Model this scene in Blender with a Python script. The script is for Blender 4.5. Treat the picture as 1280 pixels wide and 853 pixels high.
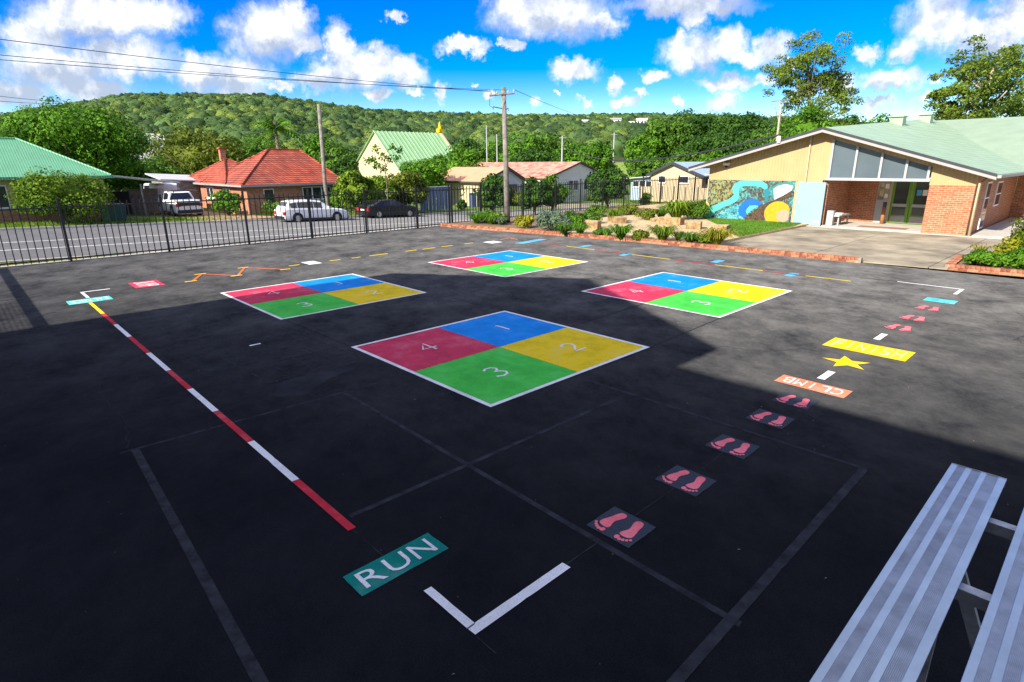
import bpy, math, random
import numpy as np
from mathutils import Vector, Matrix
random.seed(7)
RNG = np.random.default_rng(11)
for o in list(bpy.data.objects): bpy.data.objects.remove(o)
SC = bpy.context.scene
COL = SC.collection

# ------------------------------------------------------------------ camera
FPX, PITCH, ROLL, EYE = 726.36, 0.2975369, -0.0075064, 3.1
_sp, _cp, _sr, _cr = math.sin(PITCH), math.cos(PITCH), math.sin(ROLL), math.cos(ROLL)
_fw, _up, _rt = Vector((0, _cp, -_sp)), Vector((0, _sp, _cp)), Vector((1, 0, 0))
CX = _cr * _rt + _sr * _up
CY = -_sr * _rt + _cr * _up
cam = bpy.data.cameras.new('camera')
cam.sensor_fit = 'HORIZONTAL'; cam.sensor_width = 36.0; cam.lens = 36.0 * FPX / 1280.0
cam.clip_start = 0.05; cam.clip_end = 9000
camo = bpy.data.objects.new('camera', cam); COL.objects.link(camo)
camo.matrix_world = Matrix(((CX.x, CY.x, -_fw.x, 0), (CX.y, CY.y, -_fw.y, 0), (CX.z, CY.z, -_fw.z, EYE), (0, 0, 0, 1)))
SC.camera = camo

# ------------------------------------------------------------------ light
SUN_EL = math.radians(31.0)
SUN_TRAVEL = math.radians(44.6)          # heading of the light over the ground, from +X
sdx, sdy = -math.cos(SUN_TRAVEL), -math.sin(SUN_TRAVEL)   # towards the sun
SUN_DIR = Vector((sdx * math.cos(SUN_EL), sdy * math.cos(SUN_EL), math.sin(SUN_EL)))
sun = bpy.data.lights.new('sun', 'SUN'); sun.energy = 3.2; sun.angle = math.radians(0.5); sun.color = (1.0, 0.92, 0.79)
suno = bpy.data.objects.new('sun', sun); COL.objects.link(suno)
suno.rotation_euler = SUN_DIR.to_track_quat('Z', 'Y').to_euler()
suno.location = (0, 0, 40)
SC.view_settings.view_transform = 'Standard'
SC.view_settings.look = 'None'
SC.view_settings.exposure = 1.58
SC.view_settings.gamma = 1.0
SC.view_settings.use_curve_mapping = False
SC.cycles.max_bounces = 6
SC.cycles.transparent_max_bounces = 8
SC.cycles.caustics_reflective = False
SC.cycles.caustics_refractive = False

def px_dir(px, py):
    """world direction of a photograph pixel (1280x853)"""
    return (CX * ((px - 640) / FPX) - CY * ((py - 426.5) / FPX) + _fw)

# world: sky with cumulus clouds
W = bpy.data.worlds.new('World'); SC.world = W; W.use_nodes = True
nt = W.node_tree; nt.nodes.clear()
def nnode(tree, typ, **kw):
    n = tree.nodes.new(typ)
    for k, v in kw.items(): setattr(n, k, v)
    return n
sky = nnode(nt, 'ShaderNodeTexSky', sky_type='NISHITA', sun_disc=False, sun_elevation=SUN_EL,
            sun_rotation=math.atan2(sdx, sdy), altitude=20, air_density=1.0, dust_density=0.1, ozone_density=4.0)
SKY_STRENGTH = 0.083

# clouds seen in the sky ahead: centre px, py, radius x, radius y
CLOUDS = [(120, 20, 100, 30), (45, 42, 52, 26), (70, 84, 80, 30), (150, 72, 70, 26), (250, 92, 42, 24), (300, 98, 44, 28),
 (110, 112, 60, 16), (20, 116, 46, 18), (200, 18, 36, 20), (332, 42, 52, 32), (366, 18, 24, 22), (378, 56, 26, 12),
 (424, 58, 20, 28), (440, 88, 52, 24), (472, 76, 24, 18), (396, 102, 36, 16), (506, 90, 29, 18), (497, 25, 11, 5),
 (580, 58, 32, 9), (551, 116, 12, 13), (640, 56, 14, 6), (688, 20, 78, 26), (648, 8, 40, 18), (757, 28, 24, 14),
 (860, 6, 84, 13), (868, 22, 22, 12), (716, 88, 32, 14), (766, 106, 10, 9), (818, 97, 20, 9), (872, 66, 42, 24),
 (910, 58, 26, 20), (848, 52, 11, 14), (966, 60, 26, 18), (938, 74, 24, 11), (906, 104, 36, 10), (956, 102, 22, 8),
 (906, 126, 19, 13), (664, 128, 9, 8), (780, 126, 15, 6), (1080, 68, 19, 11), (1050, 106, 26, 14), (1118, 100, 42, 14),
 (1094, 128, 26, 8), (1156, 122, 12, 7), (1176, 28, 52, 34), (1240, 44, 66, 30), (1132, 64, 24, 12), (1275, 18, 44, 28), (612, 122, 9, 5), (594, 110, 7, 3), (730, 127, 12, 5), (700, 118, 8, 3), (846, 126, 9, 7), (800, 118, 10, 4), (1000, 118, 16, 8), (990, 82, 12, 9), (1170, 100, 10, 5), (1190, 128, 16, 5), (350, 110, 16, 8), (470, 118, 22, 8), (520, 112, 9, 5)]
dg = bpy.data.node_groups.new('cloud_density', 'ShaderNodeTree')
dg.interface.new_socket('Vector', in_out='INPUT', socket_type='NodeSocketVector')
dg.interface.new_socket('Density', in_out='OUTPUT', socket_type='NodeSocketFloat')
gi = dg.nodes.new('NodeGroupInput'); go = dg.nodes.new('NodeGroupOutput')
def gl(a, b): dg.links.new(a, b)
wn = nnode(dg, 'ShaderNodeTexNoise', noise_dimensions='2D'); wn.inputs['Scale'].default_value = 28; wn.inputs['Detail'].default_value = 8; wn.inputs['Roughness'].default_value = 0.64
gl(gi.outputs[0], wn.inputs['Vector'])
wsub = nnode(dg, 'ShaderNodeVectorMath', operation='SUBTRACT'); wsub.inputs[1].default_value = (0.5, 0.5, 0.5)
gl(wn.outputs['Color'], wsub.inputs[0])
wadd = nnode(dg, 'ShaderNodeVectorMath', operation='MULTIPLY_ADD'); wadd.inputs[1].default_value = (0.062, 0.05, 0)
gl(wsub.outputs[0], wadd.inputs[0]); gl(gi.outputs[0], wadd.inputs[2])
prev = None
for (cx, cy, rx, ry) in CLOUDS:
    d = px_dir(cx, cy); u, v = d.x / d.y, d.z / d.y
    ru, rv = rx * 0.84 / FPX, ry * 0.86 / FPX
    m = nnode(dg, 'ShaderNodeVectorMath', operation='MULTIPLY_ADD')
    m.inputs[1].default_value = (1 / ru, 1 / rv, 0); m.inputs[2].default_value = (-u / ru, -v / rv, 0)
    gl(wadd.outputs[0], m.inputs[0])
    L = nnode(dg, 'ShaderNodeVectorMath', operation='LENGTH'); gl(m.outputs[0], L.inputs[0])
    if prev is None: prev = L.outputs['Value']
    else:
        mn = nnode(dg, 'ShaderNodeMath', operation='SMOOTH_MIN'); mn.inputs[2].default_value = 0.25
        gl(prev, mn.inputs[0]); gl(L.outputs['Value'], mn.inputs[1]); prev = mn.outputs[0]
mr = nnode(dg, 'ShaderNodeMapRange', interpolation_type='SMOOTHSTEP'); mr.inputs[1].default_value = 1.4; mr.inputs[2].default_value = 0.45
gl(prev, mr.inputs[0]); gl(mr.outputs[0], go.inputs[0])
dg.interface.new_socket('Shade', in_out='OUTPUT', socket_type='NodeSocketFloat')
# grey undersides of the larger clouds
BASES = [(60, 98, 90, 12), (140, 112, 70, 10), (110, 52, 60, 10), (20, 116, 44, 18), (345, 68, 52, 11), (690, 42, 74, 9), (870, 12, 90, 10), (1210, 70, 74, 10), (1236, 8, 60, 8), (890, 91, 46, 7), (1100, 116, 44, 8), (440, 108, 50, 8), (270, 112, 60, 8)]
pb_ = None
for (cx, cy, rx, ry) in BASES:
    d = px_dir(cx, cy); u, v = d.x / d.y, d.z / d.y; ru, rv = rx * 1.25 / FPX, ry * 1.7 / FPX
    m = nnode(dg, 'ShaderNodeVectorMath', operation='MULTIPLY_ADD'); m.inputs[1].default_value = (1 / ru, 1 / rv, 0); m.inputs[2].default_value = (-u / ru, -v / rv, 0)
    gl(wadd.outputs[0], m.inputs[0]); L = nnode(dg, 'ShaderNodeVectorMath', operation='LENGTH'); gl(m.outputs[0], L.inputs[0])
    if pb_ is None: pb_ = L.outputs['Value']
    else:
        mn = nnode(dg, 'ShaderNodeMath', operation='SMOOTH_MIN'); mn.inputs[2].default_value = 0.3
        gl(pb_, mn.inputs[0]); gl(L.outputs['Value'], mn.inputs[1]); pb_ = mn.outputs[0]
mb_ = nnode(dg, 'ShaderNodeMapRange', interpolation_type='SMOOTHSTEP'); mb_.inputs[1].default_value = 1.25; mb_.inputs[2].default_value = 0.35
gl(pb_, mb_.inputs[0])
# billow relief: noise compared with itself a little higher up
o2 = nnode(dg, 'ShaderNodeVectorMath', operation='ADD'); o2.inputs[1].default_value = (-0.006, 0.012, 0); gl(gi.outputs[0], o2.inputs[0])
wn2 = nnode(dg, 'ShaderNodeTexNoise', noise_dimensions='2D'); wn2.inputs['Scale'].default_value = 24; wn2.inputs['Detail'].default_value = 5; wn2.inputs['Roughness'].default_value = 0.55
gl(o2.outputs[0], wn2.inputs['Vector'])
df = nnode(dg, 'ShaderNodeMath', operation='SUBTRACT'); gl(wn2.outputs['Fac'], df.inputs[0]); gl(wn.outputs['Fac'], df.inputs[1])
dm = nnode(dg, 'ShaderNodeMath', operation='MULTIPLY_ADD'); dm.inputs[1].default_value = 1.9; dm.inputs[2].default_value = 0.12; gl(df.outputs[0], dm.inputs[0])
ds = nnode(dg, 'ShaderNodeMath', operation='MULTIPLY_ADD'); ds.inputs[1].default_value = 0.8; gl(mb_.outputs[0], ds.inputs[0]); gl(dm.outputs[0], ds.inputs[2])
gl(ds.outputs[0], go.inputs[1])

def wl(a, b): nt.links.new(a, b)
tc = nnode(nt, 'ShaderNodeTexCoord')
sx = nnode(nt, 'ShaderNodeSeparateXYZ'); wl(tc.outputs['Generated'], sx.inputs[0])
def wmath(op, a, b=None, c=None, clamp=False):
    n = nnode(nt, 'ShaderNodeMath', operation=op, use_clamp=clamp)
    for i, v in enumerate((a, b, c)):
        if v is None: continue
        if isinstance(v, (int, float)): n.inputs[i].default_value = v
        else: wl(v, n.inputs[i])
    return n.outputs[0]
yy = wmath('MAXIMUM', sx.outputs['Y'], 0.02)
uu = wmath('DIVIDE', sx.outputs['X'], yy); vv = wmath('DIVIDE', sx.outputs['Z'], yy)
cuv = nnode(nt, 'ShaderNodeCombineXYZ'); wl(uu, cuv.inputs[0]); wl(vv, cuv.inputs[1])
gd = nnode(nt, 'ShaderNodeGroup', node_tree=dg); wl(cuv.outputs[0], gd.inputs[0])
# unseen rest of the sky dome: extra cloud cover added to brighten the shade
zz = wmath('MAXIMUM', sx.outputs['Z'], 0.06)
pl = nnode(nt, 'ShaderNodeCombineXYZ'); wl(wmath('DIVIDE', sx.outputs['X'], zz), pl.inputs[0]); wl(wmath('DIVIDE', sx.outputs['Y'], zz), pl.inputs[1])
on = nnode(nt, 'ShaderNodeTexNoise', noise_dimensions='2D'); on.inputs['Scale'].default_value = 0.55; on.inputs['Detail'].default_value = 7; on.inputs['Roughness'].default_value = 0.55
wl(pl.outputs[0], on.inputs['Vector'])
om = nnode(nt, 'ShaderNodeMapRange', interpolation_type='SMOOTHSTEP'); om.inputs[1].default_value = 0.44; om.inputs[2].default_value = 0.56
wl(on.outputs['Fac'], om.inputs[0])
# window in which the observed clouds are used
au = wmath('ABSOLUTE', uu)
inu = nnode(nt, 'ShaderNodeMapRange'); inu.inputs[1].default_value = 1.35; inu.inputs[2].default_value = 1.05; wl(au, inu.inputs[0])
inv = nnode(nt, 'ShaderNodeMapRange'); inv.inputs[1].default_value = 0.55; inv.inputs[2].default_value = 0.36; wl(vv, inv.inputs[0])
iny = wmath('GREATER_THAN', sx.outputs['Y'], 0.05)
win = wmath('MULTIPLY', wmath('MULTIPLY', inu.outputs[0], inv.outputs[0]), iny)
hs = nnode(nt, 'ShaderNodeHueSaturation'); hs.inputs['Saturation'].default_value = 1.75; hs.inputs['Value'].default_value = 0.86; hs.inputs['Hue'].default_value = 0.528
wl(sky.outputs[0], hs.inputs['Color'])
def cloudbg(mask, shade):
    cr = nnode(nt, 'ShaderNodeValToRGB')
    cr.color_ramp.elements[0].position = 0.0; cr.color_ramp.elements[0].color = (5.0, 5.0, 5.0, 1)
    cr.color_ramp.elements[1].position = 1.0; cr.color_ramp.elements[1].color = (2.2, 2.55, 3.2, 1)
    e = cr.color_ramp.elements.new(0.36); e.color = (3.7, 3.9, 4.3, 1)
    if shade is None: cr.inputs[0].default_value = 0.1
    else: wl(shade, cr.inputs[0])
    mx = nnode(nt, 'ShaderNodeMix', data_type='RGBA')
    wl(wmath('MULTIPLY', mask, 0.96), mx.inputs['Factor']); wl(hs.outputs[0], mx.inputs['A']); wl(cr.outputs[0], mx.inputs['B'])
    bg = nnode(nt, 'ShaderNodeBackground'); bg.inputs['Strength'].default_value = SKY_STRENGTH
    wl(mx.outputs['Result'], bg.inputs['Color']); return bg.outputs[0]
ms = nnode(nt, 'ShaderNodeMixShader'); wl(win, ms.inputs[0]); wl(cloudbg(om.outputs[0], None), ms.inputs[1]); wl(cloudbg(gd.outputs[0], gd.outputs[1]), ms.inputs[2])
wo = nnode(nt, 'ShaderNodeOutputWorld'); wl(ms.outputs[0], wo.inputs[0])

# ------------------------------------------------------------------ frames
PHI = math.radians(43.52)
E1 = (math.cos(PHI), math.sin(PHI)); E2 = (-math.sin(PHI), math.cos(PHI))
def C(p):
    a, b, z = p
    return (a * E1[0] + b * E2[0], a * E1[1] + b * E2[1], z)
def AB(x, y): return (x * E1[0] + y * E1[1], x * E2[0] + y * E2[1])
def hitb(px, py, b):
    d = px_dir(px, py); t = b / (d.x * E2[0] + d.y * E2[1]); return (t * (d.x * E1[0] + d.y * E1[1]), b, EYE + t * d.z)
def hita(px, py, a):
    d = px_dir(px, py); t = a / (d.x * E1[0] + d.y * E1[1]); return (a, t * (d.x * E2[0] + d.y * E2[1]), EYE + t * d.z)
def hitd(px, py, D):
    d = px_dir(px, py); t = D / math.hypot(d.x, d.y); return (d.x * t, d.y * t, EYE + d.z * t)

# ------------------------------------------------------------------ objects
ORG = {}
def link(o, parent=None):
    COL.objects.link(o)
    if parent is not None: o.parent = parent
    return o
def thing(name, label, cat, at, group=None):
    o = bpy.data.objects.new(name, None); o.empty_display_size = 0.2
    w = C(at); o.location = w; link(o); ORG[o.name] = Vector(w)
    o['label'] = label; o['category'] = cat
    if group: o['group'] = group
    return o
def tag(o, label, cat, group=None):
    o['label'] = label; o['category'] = cat
    if group: o['group'] = group
    return o
class MB:
    def __init__(s): s.v = []; s.f = []; s.sm = False
    def face(s, pts):
        i = len(s.v); s.v += [tuple(p) for p in pts]; s.f.append(tuple(range(i, i + len(pts)))); return s
    def box(s, a0, a1, b0, b1, z0, z1):
        i = len(s.v)
        s.v += [(a0, b0, z0), (a1, b0, z0), (a1, b1, z0), (a0, b1, z0), (a0, b0, z1), (a1, b0, z1), (a1, b1, z1), (a0, b1, z1)]
        s.f += [tuple(i + k for k in q) for q in ((3, 2, 1, 0), (4, 5, 6, 7), (0, 1, 5, 4), (1, 2, 6, 5), (2, 3, 7, 6), (3, 0, 4, 7))]
        return s
    def prism(s, pts, off):
        """polygon pts extruded by vector off"""
        n = len(pts); i = len(s.v)
        s.v += [tuple(p) for p in pts] + [(p[0] + off[0], p[1] + off[1], p[2] + off[2]) for p in pts]
        s.f.append(tuple(range(i + n - 1, i - 1, -1))); s.f.append(tuple(range(i + n, i + 2 * n)))
        for k in range(n):
            j = (k + 1) % n; s.f.append((i + k, i + j, i + n + j, i + n + k))
        return s
    def tube(s, pts, rad, n=8, cap=True):
        pts = [Vector(p) for p in pts]
        if isinstance(rad, (int, float)): rad = [rad] * len(pts)
        base = len(s.v)
        for k, p in enumerate(pts):
            t = (pts[min(k + 1, len(pts) - 1)] - pts[max(k - 1, 0)]).normalized()
            up = Vector((0, 0, 1)) if abs(t.z) < 0.9 else Vector((1, 0, 0))
            x = t.cross(up).normalized(); y = x.cross(t)
            for q in range(n):
                an = 2 * math.pi * q / n
                s.v.append(tuple(p + (x * math.cos(an) + y * math.sin(an)) * rad[k]))
        for k in range(len(pts) - 1):
            for q in range(n):
                r = (q + 1) % n
                s.f.append((base + k * n + q, base + k * n + r, base + (k + 1) * n + r, base + (k + 1) * n + q))
        if cap:
            s.f.append(tuple(base + q for q in range(n - 1, -1, -1))); e = base + (len(pts) - 1) * n
            s.f.append(tuple(e + q for q in range(n)))
        return s
    def mesh(s, name, mat, org, conv=C, smooth=False):
        me = bpy.data.meshes.new(name)
        me.from_pydata([tuple(Vector(conv(p)) - org) for p in s.v], [], s.f)
        import bmesh
        bm = bmesh.new(); bm.from_mesh(me)
        bmesh.ops.recalc_face_normals(bm, faces=bm.faces); bm.to_mesh(me); bm.free()
        if mat: me.materials.append(mat)
        if smooth:
            me.polygons.foreach_set('use_smooth', [True] * len(me.polygons))
        return me
    def build(s, name, mat, parent=None, conv=C, smooth=False, at=None, label=None):
        if parent is not None: org = ORG[parent.name]
        elif at is not None: org = Vector(C(at))
        else: org = Vector((0, 0, 0))
        o = bpy.data.objects.new(name, s.mesh(name, mat, org, conv, smooth)); link(o, parent)
        if parent is None: o.location = org
        ORG[o.name] = org
        if label: o['label'] = label
        return o
def struct(o): o['kind'] = 'structure'; return o
def stuff(o): o['kind'] = 'stuff'; return o
def bevel(o, w=0.01, n=2):
    m = o.modifiers.new('bevel', 'BEVEL'); m.width = w; m.segments = n; m.limit_method = 'ANGLE'; return o

# ------------------------------------------------------------------ materials
def mat(name, col, rough=0.8, var=0.12, scale=2.0, bump=0.0, bscale=30.0, metal=0.0, spec=0.4, col2=None, det=5, space='Object', c2pos=(0.35, 0.65)):
    m = bpy.data.materials.new(name); m.use_nodes = True; t = m.node_tree; bs = t.nodes['Principled BSDF']
    bs.inputs['Roughness'].default_value = rough; bs.inputs['Metallic'].default_value = metal
    bs.inputs['Specular IOR Level'].default_value = spec
    tc = t.nodes.new('ShaderNodeTexCoord')
    n = t.nodes.new('ShaderNodeTexNoise'); n.inputs['Scale'].default_value = scale; n.inputs['Detail'].default_value = det; n.inputs['Roughness'].default_value = 0.6
    t.links.new(tc.outputs[space], n.inputs['Vector'])
    r = t.nodes.new('ShaderNodeValToRGB'); a, b = r.color_ramp.elements
    a.position, b.position = c2pos
    c1 = tuple(x * (1 - var) for x in col); cc2 = col2 or tuple(min(1, x * (1 + var)) for x in col)
    a.color = (*c1, 1); b.color = (*cc2, 1)
    t.links.new(n.outputs['Fac'], r.inputs[0]); t.links.new(r.outputs[0], bs.inputs['Base Color'])
    if bump:
        n2 = t.nodes.new('ShaderNodeTexNoise'); n2.inputs['Scale'].default_value = bscale; n2.inputs['Detail'].default_value = 4
        t.links.new(tc.outputs[space], n2.inputs['Vector'])
        bp = t.nodes.new('ShaderNodeBump'); bp.inputs['Strength'].default_value = bump; bp.inputs['Distance'].default_value = 0.02
        t.links.new(n2.outputs['Fac'], bp.inputs['Height']); t.links.new(bp.outputs[0], bs.inputs['Normal'])
    return m
def nodes(m): return m.node_tree, m.node_tree.nodes['Principled BSDF']
def ab_coord(t, scale=(1, 1, 1)):
    """object coordinates turned into the a,b axes of the place"""
    tc = t.nodes.new('ShaderNodeTexCoord'); mp = t.nodes.new('ShaderNodeMapping')
    mp.vector_type = 'POINT'; mp.inputs['Rotation'].default_value = (0, 0, -PHI); mp.inputs['Scale'].default_value = (1, 1, 1)
    t.links.new(tc.outputs['Object'], mp.inputs['Vector']); return mp.outputs[0]
def ribbed(name, col, axis, pitch, rough=0.5, depth=0.02, var=0.08, metal=0.0, stain=None):
    """sheet with fine ribs across the given axis (0=a,1=b,2=z)"""
    m = mat(name, col, rough=rough, var=var, scale=1.2, metal=metal, col2=stain)
    t, bs = nodes(m)
    v = ab_coord(t); sp = t.nodes.new('ShaderNodeSeparateXYZ'); t.links.new(v, sp.inputs[0])
    mu = t.nodes.new('ShaderNodeMath'); mu.operation = 'MULTIPLY'; mu.inputs[1].default_value = 2 * math.pi / pitch
    t.links.new(sp.outputs[axis], mu.inputs[0])
    si = t.nodes.new('ShaderNodeMath'); si.operation = 'SINE'; t.links.new(mu.outputs[0], si.inputs[0])
    bp = t.nodes.new('ShaderNodeBump'); bp.inputs['Strength'].default_value = 0.6; bp.inputs['Distance'].default_value = depth
    t.links.new(si.outputs[0], bp.inputs['Height']); t.links.new(bp.outputs[0], bs.inputs['Normal'])
    return m
def bricks(name, c1, c2, mortar, plane='bz', bw=0.24, bh=0.086, gap=0.011, bump=0.5):
    """brick bond on a wall lying in the a-z or b-z plane, or tiles on a slope"""
    m = mat(name, c1, rough=0.85); t, bs = nodes(m)
    v = ab_coord(t); sp = t.nodes.new('ShaderNodeSeparateXYZ'); t.links.new(v, sp.inputs[0])
    cb = t.nodes.new('ShaderNodeCombineXYZ')
    t.links.new(sp.outputs[1 if plane == 'bz' else 0], cb.inputs[0]); t.links.new(sp.outputs[2], cb.inputs[1])
    br = t.nodes.new('ShaderNodeTexBrick'); br.inputs['Scale'].default_value = 1.0
    br.inputs['Brick Width'].default_value = bw; br.inputs['Row Height'].default_value = bh; br.inputs['Mortar Size'].default_value = gap
    br.inputs['Mortar Smooth'].default_value = 0.2; br.inputs['Bias'].default_value = 0.0
    br.inputs['Color1'].default_value = (*c1, 1); br.inputs['Color2'].default_value = (*c2, 1); br.inputs['Mortar'].default_value = (*mortar, 1)
    t.links.new(cb.outputs[0], br.inputs['Vector'])
    n = t.nodes.new('ShaderNodeTexNoise'); n.inputs['Scale'].default_value = 5; n.inputs['Detail'].default_value = 6; t.links.new(v, n.inputs['Vector'])
    mxx = t.nodes.new('ShaderNodeMix'); mxx.data_type = 'RGBA'; mxx.blend_type = 'MULTIPLY'; mxx.inputs['Factor'].default_value = 0.7
    rr = t.nodes.new('ShaderNodeValToRGB'); rr.color_ramp.elements[0].position = 0.3; rr.color_ramp.elements[0].color = (0.6, 0.58, 0.56, 1); rr.color_ramp.elements[1].position = 0.7; rr.color_ramp.elements[1].color = (1.15, 1.1, 1.05, 1)
    t.links.new(n.outputs['Fac'], rr.inputs[0]); t.links.new(br.outputs['Color'], mxx.inputs['A']); t.links.new(rr.outputs[0], mxx.inputs['B'])
    t.links.new(mxx.outputs['Result'], bs.inputs['Base Color'])
    bp = t.nodes.new('ShaderNodeBump'); bp.inputs['Strength'].default_value = bump; bp.inputs['Distance'].default_value = 0.015; bp.invert = True
    t.links.new(br.outputs['Fac'], bp.inputs['Height']); t.links.new(bp.outputs[0], bs.inputs['Normal'])
    return m
def leafmat(name, dark, light, trans=0.3, scale=0.35, inst=False):
    m = bpy.data.materials.new(name); m.use_nodes = True; t = m.node_tree; bs = t.nodes['Principled BSDF']; out = t.nodes['Material Output']
    bs.inputs['Roughness'].default_value = 0.6; bs.inputs['Specular IOR Level'].default_value = 0.1
    tc = t.nodes.new('ShaderNodeTexCoord'); n = t.nodes.new('ShaderNodeTexNoise'); n.inputs['Scale'].default_value = scale; n.inputs['Detail'].default_value = 3
    t.links.new(tc.outputs['Object'], n.inputs['Vector'])
    ge = t.nodes.new('ShaderNodeNewGeometry')
    ad = t.nodes.new('ShaderNodeMath'); ad.operation = 'MULTIPLY_ADD'; ad.inputs[1].default_value = 0.55
    t.links.new(ge.outputs['Random Per Island'], ad.inputs[0])
    s2 = t.nodes.new('ShaderNodeMath'); s2.operation = 'MULTIPLY_ADD'; s2.inputs[1].default_value = 1.3; s2.inputs[2].default_value = -0.42
    t.links.new(n.outputs['Fac'], s2.inputs[0]); t.links.new(s2.outputs[0], ad.inputs[2])
    r = t.nodes.new('ShaderNodeValToRGB'); r.color_ramp.elements[0].color = (*dark, 1); r.color_ramp.elements[1].color = (*light, 1)
    r.color_ramp.elements[0].position = 0.15; r.color_ramp.elements[1].position = 0.85
    fac = ad.outputs[0]
    if inst:
        oi = t.nodes.new('ShaderNodeObjectInfo'); q = t.nodes.new('ShaderNodeMath'); q.operation = 'MULTIPLY_ADD'; q.inputs[1].default_value = 0.75
        q2 = t.nodes.new('ShaderNodeMath'); q2.operation = 'SUBTRACT'; q2.inputs[1].default_value = 0.37
        t.links.new(oi.outputs['Random'], q.inputs[0]); t.links.new(fac, q.inputs[2]); t.links.new(q.outputs[0], q2.inputs[0]); fac = q2.outputs[0]
    t.links.new(fac, r.inputs[0]); t.links.new(r.outputs[0], bs.inputs['Base Color'])
    tr = t.nodes.new('ShaderNodeBsdfTranslucent'); t.links.new(r.outputs[0], tr.inputs['Color'])
    ms = t.nodes.new('ShaderNodeMixShader'); ms.inputs[0].default_value = trans
    t.links.new(bs.outputs[0], ms.inputs[1]); t.links.new(tr.outputs[0], ms.inputs[2]); t.links.new(ms.outputs[0], out.inputs['Surface'])
    return m

M = {}
# asphalt: fine aggregate, dusty blotches, old darker repairs
def asphalt(name, dark, light, dust, dusty=0.5, bump=0.25, lit_ramp=False):
    m = mat(name, dark, rough=0.95, spec=0.012); t, bs = nodes(m); bs.inputs['Diffuse Roughness'].default_value = 1.0
    tc = t.nodes.new('ShaderNodeTexCoord')
    def nz(s, d=5, ro=0.6):
        n = t.nodes.new('ShaderNodeTexNoise'); n.inputs['Scale'].default_value = s; n.inputs['Detail'].default_value = d; n.inputs['Roughness'].default_value = ro
        t.links.new(tc.outputs['Object'], n.inputs['Vector']); return n.outputs['Fac']
    def ramp(f, p0, p1, c0, c1):
        r = t.nodes.new('ShaderNodeValToRGB'); r.color_ramp.elements[0].position = p0; r.color_ramp.elements[1].position = p1
        r.color_ramp.elements[0].color = (*c0, 1); r.color_ramp.elements[1].color = (*c1, 1); t.links.new(f, r.inputs[0]); return r.outputs[0]
    base = ramp(nz(75, 4, 0.85), 0.34, 0.7, dark, light)
    blot = ramp(nz(0.8, 9, 0.75), 0.36, 0.66, (0.84, 0.84, 0.85), (1.14, 1.13, 1.12))
    mu = t.nodes.new('ShaderNodeMix'); mu.data_type = 'RGBA'; mu.blend_type = 'MULTIPLY'; mu.inputs['Factor'].default_value = 1.0
    t.links.new(base, mu.inputs['A']); t.links.new(blot, mu.inputs['B'])
    # scuffs and dust
    mp = t.nodes.new('ShaderNodeMapping'); mp.inputs['Scale'].default_value = (1.0, 0.8, 1); mp.inputs['Rotation'].default_value = (0, 0, 0.6); t.links.new(tc.outputs['Object'], mp.inputs['Vector'])
    sc = t.nodes.new('ShaderNodeTexNoise'); sc.inputs['Scale'].default_value = 0.9; sc.inputs['Detail'].default_value = 12; sc.inputs['Roughness'].default_value = 0.8; t.links.new(mp.outputs[0], sc.inputs['Vector'])
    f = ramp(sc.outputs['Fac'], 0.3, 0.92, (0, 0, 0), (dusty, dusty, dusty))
    if lit_ramp:
        # light painted into the colour: dust raised on the sunlit side, cut in shade
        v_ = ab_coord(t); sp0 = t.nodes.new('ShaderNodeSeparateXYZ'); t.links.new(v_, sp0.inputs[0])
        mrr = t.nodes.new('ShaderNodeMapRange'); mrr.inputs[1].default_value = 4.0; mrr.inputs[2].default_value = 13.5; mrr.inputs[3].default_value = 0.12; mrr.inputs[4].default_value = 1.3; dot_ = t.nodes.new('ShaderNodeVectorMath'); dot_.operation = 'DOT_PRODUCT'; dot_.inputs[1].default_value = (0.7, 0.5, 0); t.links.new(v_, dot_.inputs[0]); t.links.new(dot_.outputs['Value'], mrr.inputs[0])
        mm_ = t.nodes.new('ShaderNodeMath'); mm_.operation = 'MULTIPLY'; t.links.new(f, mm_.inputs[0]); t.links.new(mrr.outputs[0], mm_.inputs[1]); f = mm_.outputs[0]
    m2 = t.nodes.new('ShaderNodeMix'); m2.data_type = 'RGBA'; t.links.new(f, m2.inputs['Factor']); t.links.new(mu.outputs['Result'], m2.inputs['A']); m2.inputs['B'].default_value = (*dust, 1)
    # pale grit specks
    vo = t.nodes.new('ShaderNodeTexVoronoi'); vo.inputs['Scale'].default_value = 9; t.links.new(tc.outputs['Object'], vo.inputs['Vector'])
    lt = t.nodes.new('ShaderNodeMath'); lt.operation = 'LESS_THAN'; lt.inputs[1].default_value = 0.035; t.links.new(vo.outputs['Distance'], lt.inputs[0])
    wn_ = t.nodes.new('ShaderNodeMath'); wn_.operation = 'GREATER_THAN'; wn_.inputs[1].default_value = 0.9
    sp_ = t.nodes.new('ShaderNodeSeparateColor'); t.links.new(vo.outputs['Color'], sp_.inputs[0]); t.links.new(sp_.outputs[0], wn_.inputs[0])
    an = t.nodes.new('ShaderNodeMath'); an.operation = 'MULTIPLY'; t.links.new(lt.outputs[0], an.inputs[0]); t.links.new(wn_.outputs[0], an.inputs[1])
    an2 = t.nodes.new('ShaderNodeMath'); an2.operation = 'MULTIPLY'; an2.inputs[1].default_value = 0.5; t.links.new(an.outputs[0], an2.inputs[0])
    m3 = t.nodes.new('ShaderNodeMix'); m3.data_type = 'RGBA'; t.links.new(an2.outputs[0], m3.inputs['Factor']); t.links.new(m2.outputs['Result'], m3.inputs['A']); m3.inputs['B'].default_value = (0.35, 0.34, 0.32, 1)
    t.links.new(m3.outputs['Result'], bs.inputs['Base Color'])
    bp = t.nodes.new('ShaderNodeBump'); bp.inputs['Strength'].default_value = bump; bp.inputs['Distance'].default_value = 0.008
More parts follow.
